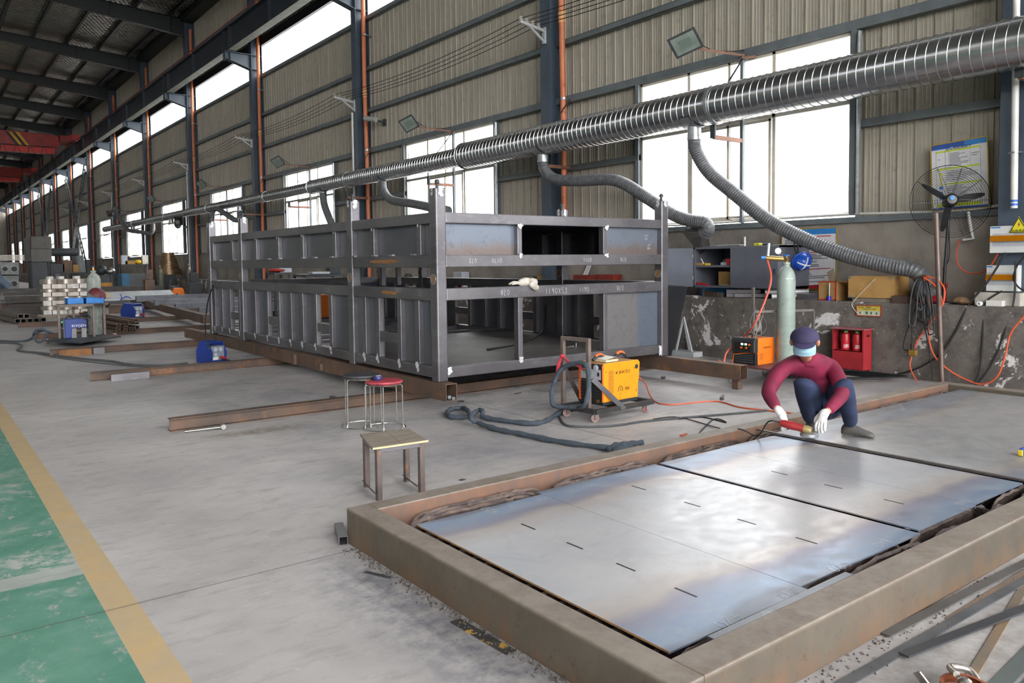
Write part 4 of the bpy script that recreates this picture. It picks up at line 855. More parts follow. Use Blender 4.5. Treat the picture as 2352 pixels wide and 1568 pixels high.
m = MB(); wprism(m, [(.185, z0+.335), (.22, z0+.352), (.202, z0+.316)], -.0016, .001, B1); m.build('logo_mark', ink, t)
text('3', .05, L(B1, .265, -.001, z0+.145), a_, b_, ink, t, 'badge_number')
m = MB(); m.tube([L(B1, .265+.036*math.cos(an), -.0015, z0+.142+.04*math.sin(an)) for an in [PI*(-.15+1.3*i/14) for i in range(15)]], .0032, 5); m.build('badge_ring', ink, t)
text('®®', .05, L(B1, .375, -.001, z0+.145), a_, b_, ink, t, 'approval_marks'); text('9 - 0', .018, L(B1, .265, -.001, z0+.095), a_, b_, ink, t, 'badge_text')
m = MB(); m.cyl(L(B1, Lx-.045, .001, z1-.075), L(B1, Lx-.045, -.004, z1-.075), .026, n=18); m.build('air_hole', steel_dark, t)
for x, z in ((.035, .36), (Lx-.08, .36), (Lx-.05, .11), (.26, .05)): m = MB(); m.cyl(L(B1, x, .001, z0+z), L(B1, x, -.004, z0+z), .006, n=10); m.build('screw', M('copper_screw', '8c4b2c') if 'copper_screw' not in bpy.data.materials else bpy.data.materials['copper_screw'], t)
# cart
t = thing('welder_cart', 'black castor cart with brown square tube handle under the large amber-orange welder', 'cart', tuple(L(B1, .2, .15, 0)))
brown_tube = M('brown_primer_tube', '786a63', '665952', 5, .5, .2)
for p, q in (((-.2, -.06, .115), (.74, -.06, .115)), ((-.2, .42, .115), (.74, .42, .115)), ((.72, -.06, .115), (.72, .42, .115)), ((-.19, -.06, .115), (-.19, .42, .115)), ((.25, -.06, .115), (.25, .42, .115))):
    m = MB(); m.bar(L(B1, *p), L(B1, *q), .05, .05); m.build('deck_rail', M('scuffed_black_paint', '2a2a2b', '3a3734', 9, .6) if 'scuffed_black_paint' not in bpy.data.materials else bpy.data.materials['scuffed_black_paint'], t, .004)
pA, pB = L(B1, -.16, .46, 0), L(B1, -.16, .07, 0)
for p in (pA, pB): m = MB(); m.bar(p+V((0, 0, .1)), p+V((0, 0, .885)), .042, .042, up=(0, 1, 0)); m.build('handle_post', brown_tube, t, .003)
m = MB(); m.bar(pA+V((0, .02, .866)), pB+V((0, -.02, .866)), .042, .042); m.build('handle_bar', brown_tube, t, .003)
for p, q in ((pB+V((.03, -.03, .45)), L(B1, .22, -.1, .1)), (pA+V((.03, 0, .52)), L(B1, .15, .47, .1))): m = MB(); m.bar(p, q, .008, .055, up=(0, 0, 1)); m.build('brace', mill, t)
for x, y in ((-.17, -.03), (-.17, .40), (.66, -.03), (.66, .40)):
    p = L(B1, x, y, 0); m = MB(); m.cyl(p+V((-.012, -.016, .045)), p+V((.012, .016, .045)), .045, n=20); wl = m.build('castor_wheel', M('red_grey_wheel', '8f8783', '9c5a52', 14, .6) if 'red_grey_wheel' not in bpy.data.materials else bpy.data.materials['red_grey_wheel'], t, .004)
    m = MB(); m.box(p.x-.025, p.x+.025, p.y-.03, p.y-.024, .03, .092); m.box(p.x-.025, p.x+.025, p.y+.024, p.y+.03, .03, .092); m.box(p.x-.03, p.x+.03, p.y-.03, p.y+.03, .085, .092); m.build('castor_fork', galv, wl)
t = thing('note_book', 'open dog-eared notebook lying on top of the amber-orange welder', 'book', tuple(L(B1, .2, .18, z1)))
m = MB(); m.box(.1, .3, .06, .27, z1+.0, z1+.022, B1); m.build('pages', M('yellowed_paper', 'd9cfae', 'c9bd97', 30, .8), t, .004)
m = MB(); K = 8
for i in range(K+1): u = i/K; m.v += [tuple(L(B1, .095+.2*u, .055, z1+.024+.02*math.sin(u*2.2))), tuple(L(B1, .095+.2*u, .275, z1+.028+.03*math.sin(u*2.6)))]
o_ = MB(); o_.add(m.v+[(x, y, z+.003) for x, y, z in m.v], [(2*i, 2*i+2, 2*i+3, 2*i+1) for i in range(K)]+[(2*i+18, 2*i+19, 2*i+21, 2*i+20) for i in range(K)], True); o_.build('curled_page', M('white_paper', 'e8e4da', 'ddd8cc', 10, .8), t)
t = thing('red_ribbon', 'red cloth strip knotted between the two posts of the welder cart', 'cloth strip', tuple(pA+V((0, 0, .66))))
rm = M('red_cloth', 'c13a48', 'a82f3d', 10, .8); a, b = pA+V((-.022, -.022, .64)), pB+V((-.022, .0, .53))
m = MB(); m.tube(spline([a+V((0, 0, .03)), a.lerp(b, .25)+V((0, 0, .0)), a.lerp(b, .6)+V((0, 0, .01)), b], 5), .012, 7); m.build('strip', rm, t)
m = MB(); m.ball(a+V((-.01, 0, .03)), .028, (1, 1, .8)); m.build('knot', rm, t)
m = MB(); m.tube([a+V((-.01, .01, .02)), a+V((-.04, .03, -.06)), a+V((-.03, .05, -.15))], [.012, .022, .026], 8); m.build('loose_end', rm, t)
m = MB(); m.box(b.x-.02, b.x+.03, b.y-.02, b.y+.02, b.z-.016, b.z+.016); m.build('green_tag', M('green_tag', '57c45a'), t, .004)
cable_ = [(6.4, 9.0, .49), (7.2, 9.3, .49), (7.9, 9.6, .62), (8.3, 10.0, .95), (8.55, 10.3, .98)]
m = MB(); m.tube(spline(cable_, 6), .014, 7); m.build('cable', black, label='black cable curving up off the floor sheet inside the box frame', cat='cable')
t = thing('socket_wrench', 'chrome socket wrench lying on the floor sheet inside the frame front', 'wrench', (6.9, 8.0, .476))
m = MB(); a, b = G(1240, 797, .49), G(1295, 799, .49); m.tube([a, b], .009, 8); m.build('handle', chrome, t); m = MB(); m.tube([b, b+V((.1, -.01, .01)), b+V((.16, -.02, .01))], [.022, .022, .03], 12); m.build('head', chrome, t)
p_ = G(1323, 795, .476); m = MB(); m.cyl(p_, p_+V((0, 0, .05)), .03, n=14); m.build('socket', chrome, label='loose chrome socket standing beside the wrench inside the frame', cat='socket')
# blue cloth-wrapped torch cable
sleeve = M('slate_blue_sleeve', '464f59', '3a434c', 9, .9, bs=.5, c='56606a', csc=22)
t = thing('torch_cable', 'thick slate-blue cloth-wrapped torch cable looping across the floor from the welder cart', 'cable', tuple(G(1082, 961)))
pts = [pB+V((-.02, .05, .15)), pA+V((-.06, -.12, .12)), pA+V((-.13, .03, .14)), pA+V((-.1, .05, .35)), pA+V((-.05, -.05, .54)), pB+V((-.04, .1, .62)), pB+V((-.045, -.03, .58)), pB+V((-.055, -.06, .38)), pB+V((-.12, -.05, .18))]
fl = [(1300, 939, .06), (1255, 965, .03), (1217, 972, .03), (1140, 963, .03), (1109, 956, .035), (1109, 946, .06), (1101, 941, .06), (1088, 949, .05), (1076, 956, .035), (1038, 957, .03), (1027, 948, .03), (1038, 939, .03), (1064, 937, .035), (1077, 946, .08), (1082, 961, .085), (1099, 971, .04), (1140, 985, .03), (1191, 995, .03), (1280, 1013, .03), (1395, 1028, .03), (1412, 1022, .05), (1440, 1020, .04), (1475, 1016, .03)]
pts += [G(x, y, z) for x, y, z in fl]; sp = spline(pts, 6)
m = MB(); m.tube(sp, [.026+.004*math.sin(i*1.7)+.002*math.sin(i*.6) for i in range(len(sp))], 10); m.build('sleeve', sleeve, t)
m = MB(); m.tube(spline([G(1398, 1030, .03), G(1405, 1040, .03), G(1425, 1030, .07), G(1450, 1026, .03)], 5), .024, 9); m.build('sleeve_end', sleeve, t)
def cable(pts, r, mat, label, name='cable', k=5, cat='cable', group=None):
    m = MB(); m.tube(spline(pts, k), r, 7); return m.build(name, mat, label=label, cat=cat, group=group)
grey_cable = M('dusty_grey_cable', '55575a', '484a4d', 8, .7)
cable([pB+V((.0, -.02, .12)), G(1290, 945, .02), G(1288, 962, .012), G(1310, 978, .012), G(1400, 978, .012), G(1480, 967, .012), G(1580, 958, .012), G(1700, 948, .012), G(1760, 942, .012)], .012, grey_cable, 'pair of grey welding cables running along the floor from the cart towards the worker')
cable([L(B1, Lx+.0, .1, .42), L(B1, Lx+.08, .06, .38), G(1482, 880, .12), G(1500, 918, .015), G(1540, 929, .008), G(1640, 921, .008), G(1700, 935, .008), G(1760, 942, .008), G(1830, 950, .008)], .009, M('orange_hose', 'd8603c', 'cc5632', 6, .4), 'orange hose trailing over the floor from the back of the amber welder')
cable([G(1600, 1000, .008), G(1640, 962, .008), G(1668, 970, .008), G(1610, 957, .008), G(1560, 962, .008)], .007, black, 'short black lead end lying on the floor beside the bed')
# ---------------------------------------------------------------- second welder, cart and gas cylinder behind the worker
B2 = frame((9.08, 6.50, .27), .0)
t = thing('welding_machine', 'smaller orange welder with a lit control panel beside the tall grey-green gas cylinder', 'welding machine', tuple(L(B2, .2, .17, 0)))
L2, W2, H2 = .44, .37, .36; orange2 = M('bright_orange_enamel', 'ea7a26', 'e2701f', 4, .35)
m = MB(); wprism(m, [(.06, .0), (L2-.02, .0), (L2+.02, .16), (L2-.01, H2), (.06, H2), (.04, .2)], 0, W2, B2); m.build('housing', orange2, t, .006)
m = MB(); wprism(m, [(-.03, .165), (.06, .165), (.06, H2+.01), (.0, H2+.01), (-.03, H2-.03)], -.005, W2+.01, B2); m.build('upper_bezel', panel_dark_m, t, .015)
m = MB(); m.box(.0, .06, .0, W2, .0, .16, B2); m.build('lower_front', black, t, .006)
for i in range(4): m = MB(); m.box(-.008, .0, .04, W2-.04, .03+i*.03, .042+i*.03, B2); m.build('louvre', grey_cable, t, .002)
m = MB(); m.box(-.034, -.029, .05, W2-.05, .19, H2-.05, B2); scr = m.build('control_panel', ink, t)
for y, z, w_, h_, cc, st in ((.19, .285, .035, .018, 'dfe6ff', 2.2), (.13, .285, .035, .018, 'dfe6ff', 2.2), (.19, .272, .03, .006, '35d08a', 1.5), (.13, .272, .03, .006, '35d08a', 1.5)):
    m = MB(); m.box(-.036, -.034, y-w_/2, y+w_/2, z-h_/2, z+h_/2, B2); m.build('readout', emit('readout_'+cc, cc, st) if 'readout_'+cc not in bpy.data.materials else bpy.data.materials['readout_'+cc], scr)
for y, z in ((.2, .235), (.12, .235), (.07, .28)): m = MB(); m.cyl(L(B2, -.034, y, z), L(B2, -.045, y, z), .014, n=14); m.build('knob', orange2, scr)
m = MB(); m.tube([L(B2, -.004, .0, .17), L(B2, -.01, W2*.5, .155), L(B2, -.004, W2-.02, .13), L(B2, -.004, W2-.005, .0)], .006, 6); m.build('orange_trim', orange2, t)
m = MB(); m.tube(spline([L(B2, .08, W2/2, H2), L(B2, .1, W2/2, H2+.045), L(B2, .24, W2/2, H2+.07), L(B2, .36, W2/2, H2+.04), L(B2, .37, W2/2, H2)], 4), .017, 9); m.build('handle', panel_dark_m, t)
text('JASIC佳士', .036, L(B2, .285, -.001, .23), (1, 0, 0), (0, 0, 1), ink, t)
m = MB(); m.prism([(.165, .235), (.19, .245), (.178, .218)], (1, 0, 0), (0, 0, 1), (0, -1, 0), L(B2, 0, 0, 0), .001); m.build('logo_mark', ink, t)
for i in range(7): m = MB(); m.box(.1, .18, -.001, .001, .07+i*.013, .075+i*.013, B2); m.build('vent_slot', bpy.data.materials['slot_shadow'], t)
t = thing('gas_cart', 'low castor trolley carrying the smaller orange welder and the gas cylinder', 'cart', (9.4, 6.5, 0))
m = MB(); m.box(8.93, 10.0, 6.12, 7.0, .245, .27); m.build('deck', M('red_brown_deck', '6b4446', '5c3a3b', 5, .55, .2), t, .004)
m = MB(); m.box(8.93, 10.0, 6.10, 6.12, .245, .30); m.build('deck_lip', bpy.data.materials['red_brown_deck'], t)
for x, y in ((9.1, 6.22), (9.1, 6.9), (9.9, 6.22), (9.9, 6.9)):
    m = MB(); m.lathe([(.02, -.016), (.055, -.016), (.065, -.01), (.065, .01), (.055, .016), (.02, .016)], (x, y, .065), (.3, 1, 0), 20); wl = m.build('castor_wheel', M('grey_wheel', '8b8986', '7a7875', 8, .5) if 'grey_wheel' not in bpy.data.materials else bpy.data.materials['grey_wheel'], t)
    m = MB(); m.box(x-.035, x+.035, y-.03, y+.03, .135, .245); m.box(x-.02, x+.02, y-.032, y-.026, .05, .14); m.box(x-.02, x+.02, y+.026, y+.032, .05, .14); m.build('castor_fork', galv, wl)
r0, r1 = WY(1730, 660, 6.62), WY(1868, 712, 6.25)
fr_m = M('grey_angle_frame', '6b6560', '5c5651', 5, .55, .2)
m = MB(); m.bar((r0.x, r0.y, .27), (r0.x, r0.y, r0.z), .035, .035, up=(0, 1, 0)); m.build('frame_post', fr_m, t)
m = MB(); m.bar((r1.x, r1.y, .27), (r1.x, r1.y, r1.z), .035, .035, up=(0, 1, 0)); m.build('frame_post', fr_m, t)
m = MB(); m.bar((r0.x, r0.y, r1.z), r1, .03, .03); m.build('frame_bar', fr_m, t)
cyl_paint = M('grey_green_cylinder', '93a199', '86948c', 3, .38, .0, c='6d7a72', csc=9, clo=.62, chi=.7, stretch=(1, 1, 3))
brass_m = bpy.data.materials['brass']
def gas_bottle(loc, label, paint, H=1.41, r=.122, name='gas_cylinder'):
    t = thing(name, label, 'gas cylinder'); 
    m = MB(); m.lathe([(0, 0), (r*.9, 0), (r, .02), (r, H*.80), (r*.97, H*.85), (r*.82, H*.9), (r*.55, H*.935), (r*.36, H*.95), (r*.36, H*.965), (r*.42, H*.97), (r*.42, H*.99), (.0, H*.99)], n=32); m.build('bottle', paint, t)
    m = MB(); m.cyl((0, 0, H*.99), (0, 0, H+.07), .016, n=10); m.box(-.02, .02, -.02, .02, H+.0, H+.05); m.build('valve_stem', brass_m, t)
    m = MB(); m.lathe([(0, 0), (.035, 0), (.04, .01), (.035, .018), (0, .018)], (0, 0, H+.07), n=12); m.build('hand_wheel', M('blue_hand_wheel', '2b74c4') if 'blue_hand_wheel' not in bpy.data.materials else bpy.data.materials['blue_hand_wheel'], t)
    t.location = loc; return t
gx, gy = 9.56, 6.35
bt = gas_bottle((0, 0, 0), 'tall grey-green gas cylinder with a brass regulator standing behind the worker', cyl_paint)
def lpart(mb, name, mat, par): return mb.build(name, mat, par)
m = MB(); m.tube([(-.03, .03, 1.44), (-.13, .12, 1.45), (-.2, .19, 1.46)], [.03, .036, .028], 12); o = m.build('regulator_body', brass_m, bt)
m = MB(); m.lathe([(0, 0), (.042, 0), (.042, .02), (0, .02)], (-.10, .07, 1.55), (-.6, -.8, .1), 20); o2 = m.build('pressure_gauge', M('gauge_face', 'd6d8d2'), bt)
m = MB(); m.tube([(-.18, .17, 1.46), (-.17, .16, 1.66)], .018, 10); m.build('flow_tube', M('pale_flow_tube', 'cdd0ce', 'bfc2c0', 4, .2), bt)
m = MB(); m.cyl((-.2, .19, 1.46), (-.25, .23, 1.46), .022, n=12); m.build('adjuster_knob', bpy.data.materials['blue_hand_wheel'], bt)
m = MB()
for i in range(12): a = -2.6+i*.09; m.v += [(.1225*math.cos(a), .1225*math.sin(a), 1.17), (.1*math.cos(a), .1*math.sin(a), 1.235)]
mm = MB(); mm.add(m.v, [(2*i, 2*i+2, 2*i+3, 2*i+1) for i in (0, 1, 2, 3, 6, 7, 8, 9)], True); mm.build('paper_label', M('paper_label', 'dcdedd'), bt)
mm = MB(); q = [(.1228*math.cos(-.95+i*.05), .1228*math.sin(-.95+i*.05)) for i in range(9)]
mm.add([(x, y, .88) for x, y in q]+[(x, y, 1.12) for x, y in q], [(i, i+1, i+10, i+9) for i in range(8)], True); mm.build('green_stencil', M('green_stencil', '3f8d63', '93a199', 30, .4, lo=.45, hi=.6), bt)
bt.location = (gx, gy, .27)
m = MB(); m.tube(spline([(gx-.19, gy+.17, 1.70), WY(1770, 650, 6.4), WY(1735, 740, 6.45), WY(1703, 778, 6.85), WY(1670, 808, 6.95), WY(1662, 832, 6.95), (9.0, 7.05, .3)], 6), .013, 8)
m.build('gas_hose', M('salmon_hose', 'd9614c', 'cc5642', 6, .4), label='salmon-red gas hose running from the regulator down past the smaller orange welder', cat='hose')
cable([WY(1735, 708, 6.6), WY(1722, 740, 6.6), WY(1728, 765, 6.6), WY(1745, 770, 6.6), WY(1760, 750, 6.6), WY(1750, 720, 6.6)], .01, grey_cable, 'grey lead looped over the trolley frame above the smaller welder')
cable([WY(1755, 706, 6.6), WY(1750, 730, 6.6), WY(1735, 772, 6.6), WY(1733, 778, 6.68)], .006, M('tan_cord', '8d8468'), 'tan cord tied from the trolley frame to the smaller welder handle', 'cord')
# fire extinguisher cabinet
ec = thing('extinguisher_cabinet', 'red steel cabinet with an open upper half against the low wall', 'cabinet', (11.05, 6.5, 0))
X0, ya, yb = 10.93, WX(1912, 800, 10.93).y, WX(1983, 800, 10.93).y; zt, zm, zb = WX(1950, 757, 10.93).z, WX(1950, 805, 10.93).z, .085; redc = M('red_cabinet_paint', 'a32c33', '8f262c', 4, .45); XB = 11.17
m = MB(); m.box(X0-.03, XB+.01, yb-.03, ya+.03, zt, zt+.02); m.build('roof', M('dusty_red_roof', '8d5a5c', '9c4448', 4, .6), ec, .004)
for y in (ya-.006, yb): m = MB(); m.box(X0, XB, y, y+.006, zb, zt); m.build('side_wall', redc, ec)
m = MB(); m.box(XB-.006, XB, yb, ya, zb, zt); m.build('back_wall', redc, ec)
m = MB(); m.box(X0, X0+.006, yb+.006, ya-.006, zb, zm); m.build('door', redc, ec)
m = MB(); m.box(X0, XB-.006, yb+.006, ya-.006, zm-.01, zm); m.build('shelf', redc, ec)
for y in (ya-.015, yb+.0): m = MB(); m.box(X0-.001, X0+.0, y, y+.02, zm, zt); m.build('door_frame', redc, ec)
for x in (X0+.01, XB-.03):
    for y in (yb+.01, ya-.03): m = MB(); m.box(x, x+.02, y, y+.02, 0, zb); m.build('foot', redc, ec)
m = MB(); m.box(X0+.09, X0+.17, yb-.001, yb+.0, zt-.1, zt-.07); m.build('hand_slot', ink, ec)
ext = thing('fire_extinguisher', 'red fire extinguisher in the cabinet, left of the pair', 'fire extinguisher', (0, 0, 0), 'extinguishers in the red cabinet')
m = MB(); m.lathe([(0, 0), (.062, 0), (.066, .01), (.066, .2), (.058, .235), (.03, .255), (.018, .262), (.018, .28), (0, .28)], n=24); m.build('body', M('red_extinguisher', 'c02630', 'b02029', 5, .3), ext)
m = MB(); q = [(.067*math.cos(3.2+i*.1), .067*math.sin(3.2+i*.1)) for i in range(12)]; m.add([(x, y, .03) for x, y in q]+[(x, y, .085) for x, y in q], [(i, i+1, i+13, i+12) for i in range(11)], True); m.build('label_band', M('pale_label', 'd8b7b6', 'c03a44', 18, .5), ext)
m = MB(); m.lathe([(0, 0), (.03, 0), (.032, .02), (.02, .03), (0, .03)], (0, 0, .255), n=14); m.build('green_collar', M('green_collar', '6fb554'), ext)
m = MB(); m.box(-.012, .012, -.03, .05, .285, .296); m.box(-.012, .012, -.03, .06, .305, .314); m.build('trigger', steel_dark, ext)
m = MB(); m.tube(spline([(0, .02, .28), (.0, .07, .26), (-.02, .075, .18), (-.03, .066, .12)], 4), .008, 7); m.build('hose', black, ext)
ym = (ya+yb)/2; place(ext, (11.04, ym+.095, zm)); dup(ext, (11.04, ym-.085, zm), 0, 'red fire extinguisher in the cabinet, right of the pair')
# ---------------------------------------------------------------- spiral extraction duct
duct_m = NT('spiral_duct_metal'); n_ = duct_m.noise(6, 6, .7, stretch=(1, .4, 1)); duct_m = duct_m.fin(duct_m.mix(duct_m.ramp(n_, .35, .7), 'c6c8ca', 'a6a9ac'), .24, .95, duct_m.noise(9, 3), .03, .003)
DX, DZ = 10.9, 4.316
DT = thing('extraction_duct', 'long shiny spiral-seamed extraction duct running along the window wall', 'duct', (DX, 25, DZ))
def spiral(y0, y1, r, pitch, name, n=40):
    m = MB(); vs = []; US = (0, .05, .88, .93, .965); K = len(US); N = int((y1-y0)/pitch)*K
    for i in range(N+1):
        for k in range(n):
            rr = r+(.008 if i % K == 4 else .0); yy = min(max(y0+(i//K+US[i % K]+k/n-.5)*pitch, y0), y1)
            a = 2*PI*k/n; vs.append((DX+rr*math.cos(a), yy, DZ+rr*math.sin(a)))
    m.add(vs, [(i*n+k, (i+1)*n+k, (i+1)*n+(k+1) % n, i*n+(k+1) % n) for i in range(N) for k in range(n-1)], True)
    # the last column of faces joins one seam turn further on
    q = [[i*n+n-1, (i+1)*n+n-1, (i+1+K)*n, (i+K)*n] for i in range(N-K)]; m.f += q; m.sm += [True]*len(q); m.mi += [0]*len(q)
    m.build(name, duct_m, DT)
spiral(-2, 16.2, .31, .135, 'wide_section'); spiral(16.2, 25.4, .225, .135, 'middle_section'); spiral(25.4, 61, .18, .2, 'narrow_section', 16)
def ring(y, r, w=.06):
    m = MB(); m.lathe([(r-.01, -w/2), (r+.018, -w/2), (r+.022, 0), (r+.018, w/2), (r-.01, w/2)], (DX, y, DZ), (0, 1, 0), 32); m.build('joint_ring', galv, DT)
for y, r in ((8.6, .31), (22.6, .225), (29.7, .18), (37, .18), (44.5, .18), (52, .18)): ring(y, r)
for y, ra, rb in ((16.2, .225, .32), (25.4, .18, .235)):
    m = MB(); m.lathe([(ra-.02, .0), (rb, -.0), (rb+.006, -.04), (rb-.01, -.045)], (DX, y, DZ), (0, 1, 0), 32); m.build('step_cap', duct_m, DT)
m = MB(); m.lathe([(0, 0), (.18, 0), (.17, -.03)], (DX, 61, DZ), (0, 1, 0), 20); m.build('end_cap', duct_m, DT)
COLY = [9.065, 13.182, 20.425, 24.52, 32.75, 43.5, 52.4]
for y in COLY:
    r = .31 if y < 16 else .225 if y < 25 else .18
    m = MB(); m.cyl((DX, y, DZ-r+.04), (DX, y, DZ-r-.16), .115, n=20); m.lathe([(.122, 0), (.122, .02)], (DX, y, DZ-r-.15), n=20); m.build('outlet_collar', galv, DT)
    if y < 26:
        m = MB(); n = 13; vs = []
        for i in range(n):
            a = -PI/2+(i/(n-1)-.5)*2.0
            for s_ in (-.2, .2): vs.append((DX+(r+.016)*math.cos(a), y+s_*(1-.55*abs(i/(n-1)-.5)*2), DZ+(r+.016)*math.sin(a)))
        m.add(vs, [(2*i, 2*i+2, 2*i+3, 2*i+1) for i in range(n-1)], True); m.build('saddle', galv, DT)
rust_arm = M('rust_primer_arm', '8a5f4b', '74503f', 6, .65)
for i, y in enumerate((4.05, 8.72, 13.35, 18.0, 22.9, 27.6, 32.4, 37.1)):
    t = thing('duct_bracket', 'wall bracket carrying the spiral duct, %s from the right' % ORD[i], 'bracket', (11.8, y, 3.75), 'duct wall brackets')
    z = 3.80 if i else 3.93; m = MB(); m.bar((11.81, y, z), (10.98, y, z), .05, .07); m.build('arm', rust_arm, t)
    m = MB(); m.box(10.95, 10.99, y-.05, y+.05, z-.02, z+.2); m.build('clamp', steel_dark, t)
    m = MB(); m.bar((11.80, y-.04, 5.3), (11.15, y-.0, DZ+.2), .04, .012); m.build('stay', steel_dark, t)
    if i in (1, 3, 5, 7): m = MB(); m.box(11.74, 11.80, y-.03, y+.03, 2.36, 5.27); m.build('post', girt_m, t)
hose_m = NT('grey_flex_hose'); n_ = hose_m.noise(9, 6, .7); hose_m = hose_m.fin(hose_m.mix(hose_m.ramp(n_, .35, .68), '6c6d6f', '4d4e50'), .45, .15, n_, .3, .004)
def flex(pts, r, label, hood=None, pitch=.045):
    t = thing('flex_hose', label, 'hose', tuple(pts[0]), 'extraction hoses on the duct')
    sp = spline(pts, 14); acc = [0]
    for i in range(1, len(sp)): acc.append(acc[-1]+(sp[i]-sp[i-1]).length)
    N = int(acc[-1]/(pitch/3)); out = []; j = 0
    for i in range(N+1):
        s_ = acc[-1]*i/N
        while j < len(acc)-2 and acc[j+1] < s_: j += 1
        out.append(sp[j].lerp(sp[j+1], (s_-acc[j])/max(acc[j+1]-acc[j], 1e-6)))
    m = MB(); m.tube(out, [r*(1+(.055 if i % 3 == 0 else -.02)) for i in range(N+1)], 16); m.build('hose_body', hose_m, t)
    q = out[0]; m = MB(); m.tube([q+V((0, 0, .03)), q, q-V((0, 0, .03))], r*1.09, 16); m.build('hose_clamp', galv, t)
    if hood:
        e = out[-1]; d = (out[-1]-out[-4]).normalized(); a = d.orthogonal().normalized() if len(hood) < 4 else V(hood[3]).normalized(); a = (a-d*a.dot(d)).normalized(); b = d.cross(a); w_, h_, l_ = hood[:3]
        n = 16; ring0 = [e+(a*math.cos(2*PI*k/n)+b*math.sin(2*PI*k/n))*r*1.02 for k in range(n)]; ring1 = []
        for k in range(n):
            ca, sa = math.cos(2*PI*k/n), math.sin(2*PI*k/n); f_ = 1/max(abs(ca), abs(sa)); ring1.append(e+d*l_+a*ca*f_*w_+b*sa*f_*h_)
        m = MB(); m.add(ring0+ring1+[p-d*.0+(e+d*l_-p)*.04 for p in ring1]+[p+(e-p)*.05 for p in ring0], [(k, (k+1) % n, (k+1) % n+n, k+n) for k in range(n)]+[(k+n, (k+1) % n+n, (k+1) % n+2*n, k+2*n) for k in range(n)]+[(k+2*n, (k+1) % n+2*n, (k+1) % n+3*n, k+3*n) for k in range(n)])
        m.build('hood', steel_dark if r < .1 else M('grey_hood', '36332f', '2c2a27', 5, .5) if 'grey_hood' not in bpy.data.materials else bpy.data.materials['grey_hood'], t)
    return t
def path(px, xa, xb): n = len(px)-1; return [WX(x, y, xa+(xb-xa)*i/n) for i, (x, y) in enumerate(px)]
flex(path([(1595, 318), (1598, 345), (1628, 395), (1685, 443), (1760, 503), (1840, 546), (1920, 578), (2000, 601), (2060, 613), (2098, 620), (2116, 636), (2122, 655)], 10.9, 11.3), .112, 'thick grey flexible hose sweeping down from the duct to the crate on the low wall', (.17, .13, .13))
flex(path([(1247, 362), (1250, 388), (1275, 411), (1330, 415), (1398, 412), (1438, 424), (1490, 457), (1545, 492), (1588, 507), (1618, 511), (1627, 525), (1615, 537)], 10.9, 11.15), .112, 'grey flexible hose running from the duct past the column to a hood above the cabinet', (.26, .17, .2, (-.3, 1, .5)))
flex(path([(878, 414), (882, 440), (900, 459), (945, 467), (985, 475), (1030, 484)], 10.9, 10.7), .112, 'grey flexible hose dipping behind the front corner post of the box frame')
flex(path([(742, 444), (745, 470), (757, 503), (775, 545)], 10.9, 10.7), .112, 'short grey flexible hose hanging straight down behind the box frame')
flex(path([(550, 487), (549, 503), (538, 504), (518, 491), (499, 480), (490, 484), (487, 505), (484, 540)], 10.9, 10.4), .105, 'grey flexible hose looped up and over near the far end of the box frame')
flex(path([(413, 503), (413, 512), (410, 520), (405, 516), (408, 510)], 10.9, 10.6), .105, 'stubby grey flexible hose with a dark hood, far along the duct', (.22, .2, .3, (0, 0, 1)))
flex(path([(351, 516), (351, 528), (343, 536), (325, 533), (297, 529), (286, 519), (272, 497), (262, 484), (256, 487)], 10.9, 10.2), .11, 'grey flexible hose lifted into a long curve near the far end of the duct', (.2, .2, .25, (0, 0, 1)))
# flood lights on wall arms
lens_m = M('lamp_lens', '8f9a93', '7d8881', 4, .12, spec=.8)
fl0 = thing('flood_light', 'large flood light on a rusty arm over the nearest window, first from the right', 'flood light', (0, 0, 0), 'flood lights along the window wall')
m = MB(); m.bar((0, 0, 0), (-.86, .42, .09), .035, .035); m.build('arm', rust_arm, fl0)
m = MB(); m.bar((-.1, .0, -.05), (.02, -.2, -.05), .04, .03); m.build('arm_foot', rust_arm, fl0)
hn = V((-.72, -.35, -.6)).normalized(); ha = V((.25, -.95, .25)); ha = (ha-hn*ha.dot(hn)).normalized(); hb = hn.cross(ha); hc = V((-1.0, .5, .17))
def hpl(mb, w_, h_, o, dep, tap=1.0):
    P4 = [hc+hn*o+ha*w_*i+hb*h_*j for i, j in ((-1, -1), (1, -1), (1, 1), (-1, 1))]; Q4 = [hc+hn*(o-dep)+ha*w_*i*tap+hb*h_*j*tap for i, j in ((-1, -1), (1, -1), (1, 1), (-1, 1))]
    mb.add(P4+Q4, [(0, 1, 2, 3), (7, 6, 5, 4)]+[(i, i+4, (i+1) % 4+4, (i+1) % 4) for i in range(4)]); return mb
hpl(MB(), .27, .2, 0, .09, .75).build('housing', M('lamp_housing', '4b4d4e', '3f4142', 4, .4), fl0, .01)
hpl(MB(), .22, .155, .004, .004).build('lens', lens_m, fl0); hpl(MB(), .12, .08, .006, .002).build('emitter', M('led_plate', '6b7a70'), fl0)
m = MB(); m.tube(spline([hc-hn*.1, hc-hn*.14+V((.1, 0, .05)), (-.6, .3, .09), (-.3, .14, .06), (.02, .02, .1)], 5), .008, 6); m.build('lamp_lead', black, fl0)
m = MB(); m.tube([hc+ha*.2-hn*.03, hc-hn*.16+ha*.1, hc-hn*.16-ha*.1, hc-ha*.2-hn*.03], .014, 6); m.build('yoke', steel_dark, fl0)
place(fl0, (11.8, 8.684, 5.277))
for k in range(1, 6): dup(fl0, (11.8, 8.684+BAY*k, 5.277), 0, 'flood light on a rusty arm, %s from the right along the window wall' % ORD[k])
